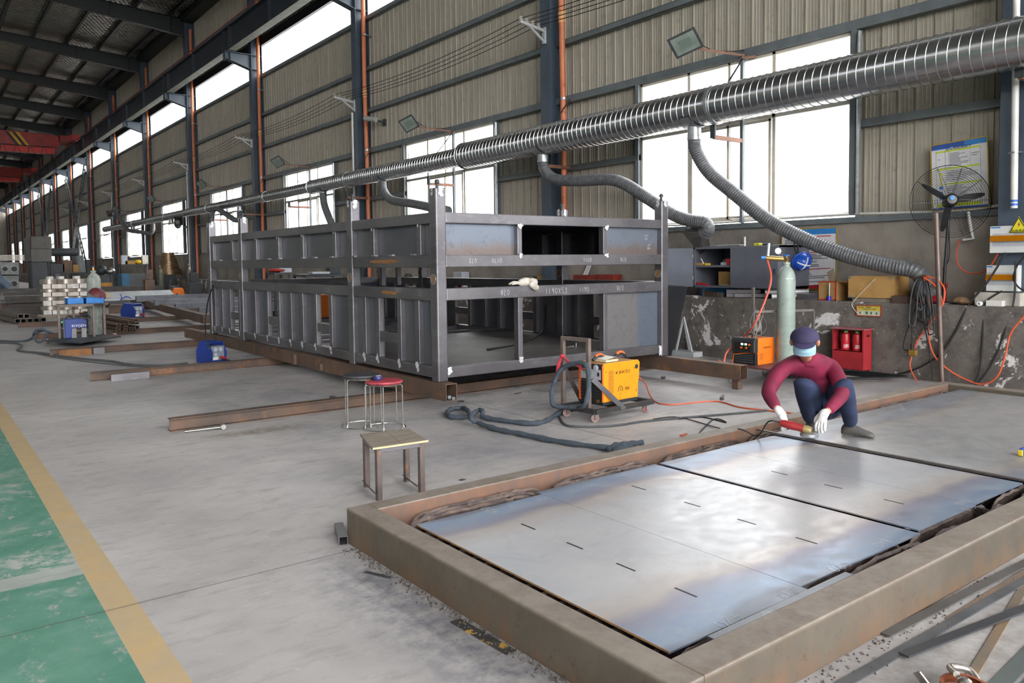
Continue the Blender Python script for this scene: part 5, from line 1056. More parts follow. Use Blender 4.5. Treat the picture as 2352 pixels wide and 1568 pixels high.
# cable brackets with insulators and the four overhead wires
ib = thing('cable_bracket', 'pale bracket with four insulators on the second column from the right', 'bracket', (0, 0, 0), 'insulator brackets on the columns')
pale_m = M('pale_galvanised', 'c8cacb', 'b3b5b7', 6, .45, .3)
m = MB(); m.bar((-.7, 0, .02), (-.02, 0, -.08), .05, .06); m.build('arm', pale_m, ib)
m = MB(); m.bar((-.45, 0, -.03), (-.02, 0, -.32), .04, .04); m.build('strut', pale_m, ib)
m = MB(); m.box(-.05, -.003, -.05, .05, -.36, .0); m.build('wall_plate', pale_m, ib)
for i in range(4):
    m = MB(); x = -.68+.165*i; m.lathe([(0, 0), (.02, 0), (.045, .02), (.05, .035), (.03, .05), (.045, .06), (.03, .085), (.0, .09)], (x, 0, .045-.024*i), n=12); m.build('insulator', M('dull_ceramic', 'b5b0a8') if 'dull_ceramic' not in bpy.data.materials else bpy.data.materials['dull_ceramic'], ib)
place(ib, (XC, Y0+BAY-.0, 6.93))
for k in [0]+list(range(2, 9)): dup(ib, (XC, Y0+BAY*k, 6.93), 0, 'pale bracket with four insulators on the %s column from the right' % ORD[k])
for i in range(4):
    pts = []
    for k in range(0, 8):
        for j in range(8): u = j/8; pts.append(V((XC-.68+.165*i, Y0+BAY*(k+u), 7.02-.024*i-.75*u*(1-u))))
    pts.append(V((XC-.68+.165*i, Y0+BAY*8, 7.02-.024*i)))
    m = MB(); m.tube(pts, .009, 5); m.build('overhead_wire', black, label='black overhead wire strung along the columns, %s of four from the wall' % ['outermost', 'third', 'second', 'nearest'][i], cat='wire', group='overhead wires')
for i, k in enumerate((2, 4, 6)):
    m = MB(); y = Y0+BAY*k+.12; m.tube([(XC-.03, y, 6.55), (XC-.03, y, 1.2)], .035, 10); m.build('conduit', white_pvc, label='white conduit running down the %s column from the right' % ORD[k], cat='conduit')
t = thing('security_camera', 'small dark security camera on the sheet wall by the third column from the right', 'camera', (11.9, 22.1, 6.1))
m = MB(); m.box(11.9, 11.95, 22.05, 22.2, 6.0, 6.2); m.build('mount', steel_dark, t); m = MB(); m.tube([(11.9, 22.1, 6.1), (11.6, 22.2, 6.15)], .03, 8); m.build('arm', steel_dark, t); m = MB(); m.tube([(11.62, 22.1, 6.15), (11.5, 22.6, 6.25)], .08, 12); m.build('body', M('camera_white', 'a9a9a6'), t)
# ---------------------------------------------------------------- things on and against the low wall
def lit(name, *a, **k): return bpy.data.materials.get(name) or M(name, *a, **k)
def simple(mb, name, mat, label, cat, bev=.003, group=None): return mb.build(name, mat, bev=bev, label=label, cat=cat, group=group)
# grey double cabinet
cx, yl, yd, yr, cz0, cz1, xb = 10.98, 9.158, 8.36, 7.43, 1.235, 1.935, 11.84
cab = thing('steel_cabinet', 'dark grey steel cabinet with its left door open, standing on the low wall', 'cabinet', (11.4, 8.3, LZ))
cabm = M('slate_cabinet_paint', '5e6069', '54565f', 2, .45, c='4b4a4a', csc=4, clo=.66, chi=.8)
for y0, y1, nm in ((yr, yr+.015, 'side_wall'), (yl-.015, yl, 'side_wall'), (yd-.01, yd+.01, 'partition')): m = MB(); m.box(cx+.005, xb, y0, y1, cz0, cz1); m.build(nm, cabm, cab, .002)
for z0, z1, nm in ((cz0, cz0+.035, 'bottom'), (cz1-.035, cz1, 'top')): m = MB(); m.box(cx, xb, yr, yl, z0, z1); m.build(nm, cabm, cab, .002)
m = MB(); m.box(xb-.012, xb, yr, yl, cz0, cz1); m.build('back', cabm, cab)
m = MB(); m.box(cx, cx+.03, yl-.035, yl, cz0, cz1); m.build('front_stile', cabm, cab)
m = MB(); m.box(cx+.03, xb, yd, yl-.015, 1.60, 1.62); m.box(cx+.02, cx+.03, yd, yl-.015, 1.585, 1.62); m.build('shelf', cabm, cab)
m = MB(); m.box(cx-.012, cx+.004, yr+.005, yd-.004, cz0+.01, cz1-.012); d_ = m.build('door', cabm, cab, .004)
m = MB(); m.box(cx-.03, cx-.012, yr+.05, yr+.07, 1.47, 1.56); m.build('handle', steel_dark, d_)
m = MB(); m.add([(cx, yl, cz0+.01), (cx-.12, yl+.7, cz0+.01), (cx-.12, yl+.7, cz1-.012), (cx, yl, cz1-.012), (cx+.016, yl, cz0+.01), (cx-.104, yl+.7, cz0+.01), (cx-.104, yl+.7, cz1-.012), (cx+.016, yl, cz1-.012)], [(0, 1, 2, 3), (7, 6, 5, 4), (0, 4, 5, 1), (3, 2, 6, 7), (1, 5, 6, 2), (0, 3, 7, 4)]); d_ = m.build('door', M('lit_grey_door_inside', '7b7f8c', '72767f', 2, .45), cab)  # open door's paler grey: the light falling on it is put into the colour
for z in (1.4, 1.78): m = MB(); m.cyl((cx, yl+.005, z-.03), (cx, yl+.005, z+.03), .008, n=8); m.build('hinge', galv, d_)
for y in (yl-.04, yr): m = MB(); m.box(11.22, 11.25, y, y+.035, LZ, cz0); m.build('leg', cabm, cab)
for y in (yl-.04, yr): m = MB(); m.box(11.8, 11.84, y, y+.035, LZ, cz0); m.build('leg', cabm, cab)
card = M('brown_cardboard', 'a5804f', '94713f', 5, .85)
def on(name, x0, x1, y0, y1, z, h, mat, label, cat='box', bev=.004):
    m = MB(); m.box(x0, x1, y0, y1, z, z+h); return simple(m, name, mat, label, cat, bev)
on('cardboard_box', 11.2, 11.5, 8.48, 8.78, cz0+.035, .24, card, 'brown cardboard box on the lower shelf of the open grey cabinet')
on('red_box', 11.05, 11.2, 8.37, 8.5, 1.62, .11, lit('red_box_paint', 'b8242c', 'a32028', 5, .4), 'bright red box on the upper shelf of the open grey cabinet')
on('small_carton', 11.03, 11.15, 9.0, 9.13, 1.62, .045, card, 'little brown carton at the left end of the cabinet shelf')
on('yellow_tin', 11.03, 11.09, 8.86, 8.94, 1.62, .035, lit('yellow_tin_paint', 'd6b52a'), 'small yellow tin on the upper shelf of the open grey cabinet')
on('white_packet', 11.1, 11.2, 8.52, 8.66, 1.62, .05, pale_panel, 'pale packet next to the red box on the cabinet shelf')
m = MB(); m.ball((11.3, 8.6, 1.68), .1, (1.2, 1.5, .7)); simple(m, 'plastic_bag', lit('crumpled_grey_bag', '6f6c68', '5c5955', 14, .4), 'crumpled grey bag behind the packets on the cabinet shelf', 'bag')
m = MB(); m.bar((11.02, 8.84, cz0+.04), (11.03, 9.12, cz0+.075), .04, .03); simple(m, 'red_tool', lit('red_box_paint', 'b8242c'), 'red-handled tool on the lower shelf of the open grey cabinet', 'tool')
m = MB(); m.bar((11.02, 8.4, cz0+.05), (11.03, 8.62, cz0+.05), .025, .02); simple(m, 'wooden_stick', wood_m, 'wooden tool handle on the lower cabinet shelf, beside the divider', 'tool')
m = MB(); m.bar((11.05, 8.98, 1.65), (11.06, 9.05, 1.74), .015, .01); simple(m, 'white_marker', white_ink, 'white marker leaning on the upper cabinet shelf', 'marker')
m = MB(); c_ = (11.35, WX(1710, 560, 11.35).y, cz1); m.lathe([(0, 0), (.045, 0), (.045, .1), (.04, .1), (.04, .165), (0, .165)], c_, n=20); simple(m, 'steel_flask', lit('brushed_flask', 'a9a7a6', '4a4644', 3, .3, .8), 'steel flask with a dark top standing on the grey cabinet', 'flask', 0)
on('yellow_glove_pack', 11.3, 11.4, 8.02, 8.14, cz1, .05, lit('lime_yellow', 'cfc93a', 'bdb62f', 9, .6), 'lime yellow packet on top of the grey cabinet', 'packet', .015)
on('steel_strip', 11.05, 11.15, 8.3, 9.0, cz1, .02, mill, 'dark steel strip lying along the cabinet top, left part', 'metal strip')
on('white_board_strip', 11.05, 11.2, 8.25, 8.7, cz1+.02, .008, pale_panel, 'white strip lying on the dark strip on the cabinet top', 'strip')
m = MB(); m.ball((11.35, 7.9, cz1+.025), .06, (.8, 1.6, .42)); simple(m, 'dark_cloth', navy_m, 'dark blue cloth bunched on the right half of the cabinet top', 'cloth')
on('thin_board', 11.1, 11.3, 7.5, 7.75, cz1, .012, wood_m, 'thin wood board on the right end of the cabinet top', 'board')
# blue helmet hanging on the cabinet side
ht = thing('safety_helmet', 'blue safety helmet with white stripes hanging on the side of the grey cabinet', 'helmet', (11.55, 7.3, 1.7))
hc_ = WY(1843, 601, 7.27); ax = V((-.5, -.72, -.38)).normalized(); blue_h = M('bright_blue_shell', '1f58c9', '1a4fb8', 3, .25)
m = MB(); m.lathe([(.15, -.02), (.145, .0), (.13, .05), (.10, .1), (.055, .13), (0, .14)], hc_, ax, 28); m.lathe([(.15, -.02), (.165, -.02), (.162, -.012), (.145, -.005)], hc_, ax, 28); m.build('shell', blue_h, ht)
sa = ax.orthogonal().normalized(); sb = ax.cross(sa)
for rot in (.6, 2.3):
    dd = sa*math.cos(rot)+sb*math.sin(rot); ee = ax.cross(dd); m = MB(); vs = []
    for i in range(9): a = -1.0+i*.25; pr = dd*math.sin(a)*.141+ax*(math.cos(a)*.15-.006); vs += [hc_+pr-ee*.012, hc_+pr+ee*.012]
    m.add(vs, [(2*i, 2*i+2, 2*i+3, 2*i+1) for i in range(8)], True); m.build('white_stripe', white_ink, ht)
m = MB(); m.tube(spline([hc_+V((-.05, .05, .1)), hc_+V((-.1, .07, .2)), hc_+V((-.08, .09, .32)), hc_+V((-.02, .08, .3)), hc_+V((-.02, .06, .14))], 5), .014, 7); m.build('chin_strap', black, ht)
# boards
def board(name, TL, TR, BR, BL, label, frame_mat, items, body=None):
    TL, TR, BR, BL = V(TL), V(TR), V(BR), V(BL); a = (TR-TL).normalized(); e = a.cross((TL-BL)).normalized()
    t = thing(name, label, 'notice board', tuple(BL))
    def P(u, v, o=0): return TL.lerp(TR, u).lerp(BL.lerp(BR, u), v)+e*o
    m = MB(); q = [P(0, 0), P(1, 0), P(1, 1), P(0, 1)]; m.add([p-e*.02 for p in q]+q, [(0, 1, 2, 3), (7, 6, 5, 4)]+[(i, i+4, (i+1) % 4+4, (i+1) % 4) for i in range(4)]); m.build('panel', body or lit('board_white', 'd5d4d6', 'c8c7ca', 4, .4), t)
    m = MB()
    for i in range(4): m.bar(q[i], q[(i+1) % 4], .014, .014)
    m.build('edge_frame', frame_mat, t)
    by = {}
    for (nm, mat, u0, v0, u1, v1) in items: by.setdefault((nm, mat), []).append((u0, v0, u1, v1))
    for k, ((nm, mat), L_) in enumerate(by.items()):
        m = MB()
        for u0, v0, u1, v1 in L_: m.add([P(u0, v0, .0012+.0006*k), P(u1, v0, .0012+.0006*k), P(u1, v1, .0012+.0006*k), P(u0, v1, .0012+.0006*k)], [(3, 2, 1, 0)])
        o = m.build(nm, mat, t, kind='stuff' if len(L_) > 1 else None)
    return t, P, a, e
gold = M('gold_frame', 'b99a35', 'a5882c', 4, .4, .4); blue_b = M('poster_blue', '2f7fc2', '2a70b4', 4, .4); red_b = M('poster_red', 'b82a34', 'a8242e', 4, .4); lime = M('poster_lime', 'c3d23c', 'b6c534', 4, .4); grey_ink = M('grey_print', '55565e'); navy_b = M('poster_navy', '2c4f9c', '264689', 4, .4)
rr = random.Random(5)
def lines(u0, u1, v0, v1, n, h=.012, nm='print_lines', mat=None): return [(nm, mat or grey_ink, u0, v0+(v1-v0)*i/n, u0+(u1-u0)*rr.uniform(.45, 1), v0+(v1-v0)*i/n+h) for i in range(n)]
p1 = [WX(1796, 528, 11.83), WX(1922, 522, 11.83), WX(1920, 661, 11.83), WX(1796, 668, 11.83)]
it = [('blue_header', blue_b, 0, 0, 1, .1), ('red_bar', red_b, .05, .125, .9, .14), ('red_bar', red_b, .05, .385, .9, .4), ('red_bar', red_b, .05, .66, .9, .675), ('red_footer', red_b, 0, .93, 1, 1)]+lines(.06, .9, .17, .36, 7)+lines(.06, .9, .42, .64, 9)+lines(.06, .9, .69, .9, 7)
board('notice_board', *p1, 'red, white and blue printed notice board behind the gas cylinder and helmet', gold, it)
p2 = [WX(2138, 335, 11.80), WX(2268, 312, 11.80), WX(2272, 475, 11.80), WX(2142, 485, 11.80)]
it = [('blue_header', blue_b, .4, 0, 1, .085), ('navy_header', navy_b, 0, 0, .6, .07), ('blue_wave', blue_b, 0, .07, .35, .085), ('lime_bar', lime, .09, .11, .88, .135), ('lime_bar', lime, .09, .37, .88, .395), ('lime_bar', lime, .27, .6, .88, .625), ('lime_bar', lime, .09, .9, .88, .95), ('navy_footer', navy_b, 0, .96, 1, 1),
      ('table_rule', grey_ink, .09, .11, .094, .95), ('table_rule', grey_ink, .876, .11, .88, .95), ('table_rule', grey_ink, .26, .11, .263, .9), ('table_rule', grey_ink, .70, .11, .703, .37), ('table_rule', grey_ink, .32, .11, .323, .37)]+lines(.34, .68, .16, .36, 10, .007)+lines(.72, .86, .2, .26, 2, .008)+lines(.28, .84, .42, .58, 9, .006)+lines(.28, .84, .64, .88, 13, .006)+lines(.12, .22, .23, .26, 1, .008)
nb, P, a_, e_ = board('notice_board', *p2, 'blue-headed table poster with yellow-green bars behind the pedestal fan', gold, it)
text('安全风险告知卡', .05, P(.5, .095, .004), a_, V((0, 0, 1)), M('title_ink', '2f3c66'), nb, 'title')
m = MB()
for v in (.425, .5, .57): m.add([P(.13, v+.05, .004), P(.21, v+.05, .004), P(.17, v, .004)], [(0, 1, 2)])
m.build('warning_signs', lit('sign_yellow', 'd8d02a'), nb, kind='stuff')
m = MB()
for v in (.66, .74, .82): m.add([P(.17+.035*math.cos(i*PI/8), v+.028*math.sin(i*PI/8), .004) for i in range(16)], [tuple(range(16))])
m.build('mandatory_signs', blue_b, nb, kind='stuff')
q = [WX(1967, 701, 11.188), WX(2024, 702, 11.188), WX(2023, 727, 11.188), WX(1968, 724, 11.188)]
it = [('yellow_half', lit('dull_yellow', 'cdb93e', 'b3a23a', 12, .6), .03, .05, .97, .5), ('scribble', grey_ink, .1, .18, .3, .24), ('scribble', grey_ink, .4, .12, .6, .2), ('scribble', grey_ink, .25, .3, .8, .36), ('pictogram', lit('dark_green_print', '2f6b50'), .12, .62, .18, .82), ('pictogram', lit('dark_green_print', '2f6b50'), .38, .58, .46, .84), ('pictogram', lit('dark_green_print', '2f6b50'), .58, .6, .64, .84), ('pictogram', lit('dark_green_print', '2f6b50'), .8, .62, .86, .84)]
board('small_sign', *q, 'small battered yellow and white sign with red border on the low wall face', lit('red_sign_border', '9b3626', 'a5542e', 20, .7), it, lit('sign_white', 'c9c8b4', 'b5b49e', 10, .6))
# boxes and clutter on the low wall, left to right
def bx2(name, x0, x1, pl, pr, ptop, label, mat, cat='box', bev=.005, z=LZ):
    y1 = WX(pl, 650, x0).y; y0 = WX(pr, 650, x0).y; zt = WX((pl+pr)/2, ptop, x0).z; m = MB(); m.box(x0, x1, y0, y1, z, zt); return simple(m, name, mat, label, cat, bev)
crate_m = NT('stained_plywood'); n_ = crate_m.noise(5, 8, .65); c_ = crate_m.mix(crate_m.ramp(n_, .35, .65), 'bb9358', 'a67f4a'); c_ = crate_m.mix(crate_m.ramp(crate_m.noise(16, 7, .7), .62, .7), c_, '5f4d3c'); crate_m = crate_m.fin(c_, .7)
ct = thing('wooden_crate', 'long tan plywood crate with dark stains under the end of the thick hose', 'crate', (11.5, 6.1, LZ))
yA, yB_ = WX(1948, 650, 11.25).y, WX(2053, 650, 11.25).y
m = MB(); m.box(11.25, 11.7, yB_, yA, LZ+.06, 1.445); m.build('crate_body', crate_m, ct, .004)
for x in (11.28, 11.62): m = MB(); m.box(x, x+.06, yB_+.02, yA-.05, LZ, LZ+.06); m.build('runner', wood_m, ct)
for y in (yA-.04, yB_):
    for z in (1.09+.04, 1.415): m = MB(); m.box(11.245, 11.25, y, y+.04, z-.01, z+.025); m.build('corner_clip', galv, ct)
ob = thing('cardboard_box', 'open cardboard box with red edges left of the plywood crate', 'box', (11.4, 6.8, LZ))
yA2, yB2 = WX(1880, 660, 11.28).y, WX(1921, 660, 11.28).y
m = MB()
for a0, a1, b0, b1 in ((11.28, 11.285, yB2, yA2), (11.62, 11.625, yB2, yA2), (11.28, 11.625, yB2, yB2+.005), (11.28, 11.625, yA2-.005, yA2)): m.box(a0, a1, b0, b1, LZ, 1.36)
m.build('carton_walls', card, ob)
m = MB(); m.box(11.276, 11.28, yB2, yB2+.02, LZ, 1.36); m.box(11.276, 11.28, yB2, yA2, LZ, LZ+.02); m.box(11.276, 11.28, yB2, yA2, 1.345, 1.36); m.build('red_edging', red_b, ob)
m = MB(); m.bar((11.3, yB2-.02, 1.35), (11.62, yB2-.22, 1.27), .004, .2, up=(0, 1, 0)); m.build('flap', card, ob)
rod_m = M('copper_rod', '9a7a42', '86683a', 8, .4, .6)
for i in range(6):
    m = MB(); y = yB2+.06+.018*i; m.tube([(11.45, y, LZ+.02), (11.45+.02*i, y+.1+.012*i, 1.56-.012*i)], .006, 6); simple(m, 'filler_rod', rod_m, 'brass-coloured filler rod poking out of the open cardboard box, one of a bundle', 'rod', 0, 'filler rods in the cardboard box')
t = thing('spray_can', 'small purple-blue can with a steel rod standing upright on the low wall edge', 'can', tuple(WX(1904, 690, 11.26)))
y = WX(1904, 685, 11.26).y; m = MB(); m.cyl((11.26, y, LZ), (11.26, y, LZ+.07), .033, n=18); m.build('can', lit('violet_blue', '3a35a8', '332e96', 5, .3, .4), t); m = MB(); m.cyl((11.25, y-.01, LZ+.07), (11.25, y-.01, LZ+.27), .013, n=10); m.build('rod', galv, t)
for i, (x0, y0, x1, y1, h, w_, mt, lb) in enumerate(((11.3, 7.3, 11.34, 6.7, .09, .06, mill, 'dark bar of scrap lying across the low wall before the open carton'), (11.35, 7.4, 11.45, 7.0, .03, .1, rust_m, 'rusty flat scrap beside the cabinet on the low wall'), (11.27, 7.15, 11.32, 6.95, .02, .08, mill, 'short dark bracket on the low wall near the spray can'))):
    m = MB(); m.bar((x0, y0, LZ+h/2), (x1, y1, LZ+h/2), w_, h); simple(m, 'scrap_bar', mt, lb, 'scrap')
for i, (pl, pr, pt, mt, lb) in enumerate(((1617, 1640, 668, rust_m, 'rust-brown block of scrap under the grey cabinet'), (1640, 1660, 671, sil, 'pale metal offcut under the grey cabinet'))): bx2('scrap_block', 11.24, 11.36, pl, pr, pt, lb, mt, 'scrap')
for i, (px, z, y1) in enumerate(((1667, LZ+.035, 8.0), (1667, LZ+.1, 8.0), (1686, LZ+.035, 7.7))):
    y = WX(px, 670, 11.24).y; m = MB(); m.bar((11.26, y, z), (11.6, y-.45, z), .06, .06, hollow=.005); simple(m, 'tube_offcut', mill, ['square tube end under the grey cabinet, lower of the stacked two', 'square tube end under the grey cabinet, upper of the stacked two', 'square tube end under the cabinet door, right of the stacked two'][i], 'tube', 0)
for i, (px, z) in enumerate(((1757, LZ+.11), (1772, LZ+.042))):
    y = WX(px, 670, 11.23).y; m = MB(); m.tube([(11.23, y, z), (11.7, y-.5, z)], .042, 14, cap=False); m.tube([(11.7, y-.5, z), (11.23, y, z)], .036, 14, cap=False); m.build('pipe_offcut', pale_m, label=['grey pipe end under the cabinet, upper of the two pipes', 'grey pipe end under the cabinet by the gas cylinder, lower of the two pipes'][i], cat='pipe')
on('blue_bin', 11.35, 11.7, 8.75, 9.3, LZ, .14, lit('teal_blue_plastic', '1b6f9c', '17638c', 4, .4), 'teal blue plastic bin tucked under the left half of the grey cabinet', 'bin')
bx2('brown_block', 11.21, 11.4, 2049, 2084, 679, 'plain brown block on the wall edge under the hanging cables', lit('plain_brown', '5d4840', '523f38', 3, .7), 'block')
tb = thing('tool_box', 'red plastic tool box half hidden behind the rusty pole', 'tool box', (11.6, 5.0, LZ)); y = WX(2138, 640, 11.6).y
m = MB(); m.box(11.5, 11.75, y-.16, y+.14, LZ, LZ+.2); m.build('base', lit('red_plastic', 'b3262e', 'a02028', 4, .4), tb, .01); m = MB(); m.box(11.49, 11.76, y-.17, y+.15, LZ+.21, LZ+.29); m.build('lid', lit('red_plastic', 'b3262e'), tb, .02)
paper = M('brown_paper', '8a6f52', '75593f', 6, .8, bs=.3); m = MB(); y = WX(2212, 690, 11.35).y
vs = [(11.25, y+.22, LZ), (11.25, y-.22, LZ), (11.55, y-.2, LZ), (11.55, y+.2, LZ), (11.3, y+.17, LZ+.09), (11.27, y-.14, LZ+.05), (11.5, y-.12, LZ+.07), (11.5, y+.14, LZ+.11), (11.4, y, LZ+.13)]
m.add(vs, [(3, 2, 1, 0), (0, 1, 5, 4), (1, 2, 6, 5), (2, 3, 7, 6), (3, 0, 4, 7), (4, 5, 8), (5, 6, 8), (6, 7, 8), (7, 4, 8)]); m.build('paper_bag', paper, label='crumpled brown paper bag on the low wall below the fan', cat='bag', sub=1)
bx2('concrete_block', 11.3, 11.6, 2238, 2345, 672, 'pale concrete block on the low wall under the lower fuse box', lit('pale_concrete', 'b8b2a8', 'a29c92', 8, .85), 'block', .015)
bx2('white_carton', 11.21, 11.32, 2265, 2303, 690, 'flat white carton with a raised flap in front of the concrete block', lit('white_card', 'd2cfc9', 'c3c0ba', 5, .7))
y = WX(2252, 697, 11.22).y; m = MB(); m.lathe([(.012, 0), (.03, 0), (.03, .05), (.012, .05)], (11.22, y, LZ+.03), (-1, 0, 0), 16); simple(m, 'tape_roll', white_ink, 'small white roll lying on the low wall edge before the concrete block', 'roll', 0)
# fuse boxes, pole, fan
def fusebox(pl, pr, pt, pb, X, label, cover):
    y1, y0 = WX(pl, (pt+pb)/2, X).y, WX(pr, (pt+pb)/2, X).y; z1, z0 = WX(pl, pt, X).z, WX(pl, pb, X).z; t = thing('fuse_box', label, 'fuse box', (X+.05, (y0+y1)/2, z0))
    bm = lit('fuse_box_white', 'd0d2d0', 'c6c8c6', 3, .4); m = MB(); m.box(X, XC-.001, y0, y1, z0, z1); m.build('housing', bm, t, .006)
    h = z1-z0; L_ = y1-y0; m = MB(); m.box(X-.004, X, y0+L_*.05, y1-L_*.06, z0+h*.24, z0+h*.72); m.build('inset_panel', pale_panel, t)
    am = bpy.data.materials.get('amber_cover')
    if not am: q = NT('amber_cover'); q.fin('d8860f', .15); q.b.inputs['Transmission Weight'].default_value = .45; am = q.m
    m = MB(); m.prism([(0, z0+h*.43), (0, z0+h*.66), (-.03, z0+h*.64), (-.05, z0+h*.43)], (1, 0, 0), (0, 0, 1), (0, 1, 0), (X-.004, y0+L_*.03, 0), L_*.94); m.build('amber_flap', am, t)
    for i in range(5): m = MB(); yy = y0+L_*(.2+.13*i); m.box(X-.012, X-.003, yy, yy+L_*.1, z0+h*.46, z0+h*.6); m.build('breaker', ink, t)
    m = MB(); m.box(X-.0012, X, y1-L_*.2, y1-L_*.02, z1-h*.08, z1-h*.03); m.build('maker_label', blue_b, t)
    return t, y0, y1, z0, z1
f1 = fusebox(2273, 2400, 520, 581, 11.36, 'large white fuse box with an amber flap at the right edge', 1)
f2 = fusebox(2265, 2338, 609, 668, 11.38, 'smaller white fuse box with an amber flap below the large one', 1)
t = thing('warning_sign', 'yellow triangular electric danger sign at the right edge above the fuse box', 'sign', tuple(WX(2340, 500, 11.34)))
A_, B_, C_ = WX(2317, 535, 11.352), WX(2364, 534, 11.352), WX(2340, 497, 11.352)
m = MB(); m.prism([(p.y, p.z) for p in (A_, B_, C_)], (0, 1, 0), (0, 0, 1), (1, 0, 0), (11.350, 0, 0), .006); m.build('yellow_plate', lit('sign_yellow', 'd8d02a'), t)
cen = (A_+B_+C_)/3; m = MB(); q = [cen+(p-cen)*.9 for p in (A_, B_, C_)]
for i in range(3): m.bar(q[i]+V((-.004, 0, 0)), q[(i+1) % 3]+V((-.004, 0, 0)), .002, .008)
m.build('black_border', ink, t)
text('有电危险', .045, cen+V((-.004, 0, -.048)), (0, -1, 0), (0, 0, 1), ink, t, 'warning_text'); text('DANGER ELECTRIC', .012, cen+V((-.004, 0, -.078)), (0, -1, 0), (0, 0, 1), ink, t, 'warning_subtext')
m = MB(); o_ = cen+V((-.006, 0, .025)); m.add([o_+V((0, -y, z)) for y, z in ((.012, .055), (-.012, .005), (.002, .008), (-.006, -.03), (.018, .02), (.004, .018))], [(0, 1, 2), (2, 3, 4, 5), (0, 2, 5)]); m.build('red_bolt', red_b, t)
m = MB(); pb_, pt_ = WX(2164, 872, 11.1), WX(2150, 489, 11.1); pb_.z = 0; m.tube([pb_, pt_], .034, 14); m.build('steel_pole', M('rusty_pole', '6f6058', '5b4f4a', 5, .45, .4), label='rusty steel pole standing on the floor in front of the pedestal fan', cat='pole')
fan = thing('pedestal_fan', 'large black pedestal fan in a wire guard standing on the low wall', 'fan', (11.45, 5.1, LZ))
fc = WX(2182, 462, 11.42); fn = V((-.80, -.55, .12)).normalized(); fa = V((-fn.y, fn.x, 0)).normalized()*-1; fb = fa.cross(fn)*-1
if fb.z < 0: fb = -fb
def fr(rad, an, o=0): return fc+(fa*math.cos(an)+fb*math.sin(an))*rad+fn*o
blk = M('satin_black', '202022', '1a1a1c', 5, .35)
m = MB()
for s_ in (1, -1):
    for r_ in [.08+.03*i for i in range(15)]: m.tube([fr(r_, 2*PI*k/40, s_*(.09-.085*(r_/.5)**3)) for k in range(40)], .0016, 4, close=True)
    for k in range(10): m.tube([fr(.06, 2*PI*k/10, s_*.09), fr(.3, 2*PI*k/10, s_*.075), fr(.5, 2*PI*k/10, 0)], .0024, 4)
m.tube([fr(.503, 2*PI*k/48) for k in range(48)], .004, 6, close=True); m.build('wire_guard', blk, fan)
for an in (.62, 2.95, 4.95):
    m = MB(); vs = []; ca = fa*math.cos(an)+fb*math.sin(an); cp = (fn.cross(ca)).normalized()
    for i, (rr_2, wd) in enumerate(((.07, .03), (.16, .045), (.28, .042), (.38, .03), (.43, .012))):
        for s_ in (-1, 1): vs += [fc+ca*rr_2+cp*wd*s_+fn*(.018*s_+.002), fc+ca*rr_2+cp*wd*s_+fn*(.018*s_-.002)]
    m.add(vs, [(4*i, 4*i+4, 4*i+6, 4*i+2) for i in range(4)]+[(4*i+1, 4*i+3, 4*i+7, 4*i+5) for i in range(4)]+[(4*i, 4*i+1, 4*i+5, 4*i+4) for i in range(4)]+[(4*i+2, 4*i+6, 4*i+7, 4*i+3) for i in range(4)]+[(16, 17, 19, 18)], True); m.build('blade', blk, fan)
m = MB(); m.lathe([(0, .15), (.06, .145), (.085, .12), (.09, .04), (.085, -.1), (.06, -.16), (0, -.17)], fc, fn, 24); m.build('motor', blk, fan)
m = MB(); m.lathe([(0, .157), (.03, .155), (.032, .148)], fc+fb*.02, fn, 18); m.build('badge', blue_b, fan)
m = MB(); base = WX(2165, 684, 11.5); base.z = LZ; m.tube([V((base.x, base.y, LZ)), fc-fn*.06-fb*.09], .02, 12); m.build('stand_pole', blk, fan)
m = MB(); m.lathe([(0, 0), (.2, 0), (.2, .015), (.05, .03), (0, .03)], (base.x, base.y, LZ), n=24); m.build('stand_base', blk, fan)
m = MB(); m.tube(spline([fc-fn*.1, fc-fn*.1-fb*.3, WX(2180, 590, 11.5), WX(2165, 618, 11.5)], 5), .007, 6); m.build('lead', black, fan)
# conduit along the top of the cement wall, PVC branch and its orange lead
m = MB(); m.tube(spline([WX(1450, 519, 11.82), WX(1560, 517, 11.82), WX(1700, 508, 11.82), WX(1900, 494, 11.82), WX(2080, 488, 11.82), WX(2200, 484, 11.82), WX(2296, 471, 11.82)], 5), .02, 10); m.build('conduit', white_pvc, label='long white conduit along the top edge of the bare cement wall', cat='conduit')
m = MB(); m.tube([WX(2224, 486, 11.76), WX(2229, 520, 11.76), WX(2236, 548, 11.76), WX(2212, 551, 11.76)], .022, 10); m.build('pvc_branch', white_pvc, label='bent white plastic pipe dropping from the conduit by the poster', cat='pipe')
orange_hose = bpy.data.materials['orange_hose']
m = MB(); m.tube(spline([WX(2206, 549, 11.74), WX(2198, 575, 11.74), WX(2200, 605, 11.7), WX(2220, 625, 11.7), WX(2250, 627, 11.6), WX(2275, 610, 11.5), WX(2292, 582, 11.42)], 5), .01, 7); m.build('orange_lead', orange_hose, label='thin red-orange lead drooping from the bent pipe to the large fuse box', cat='cable')
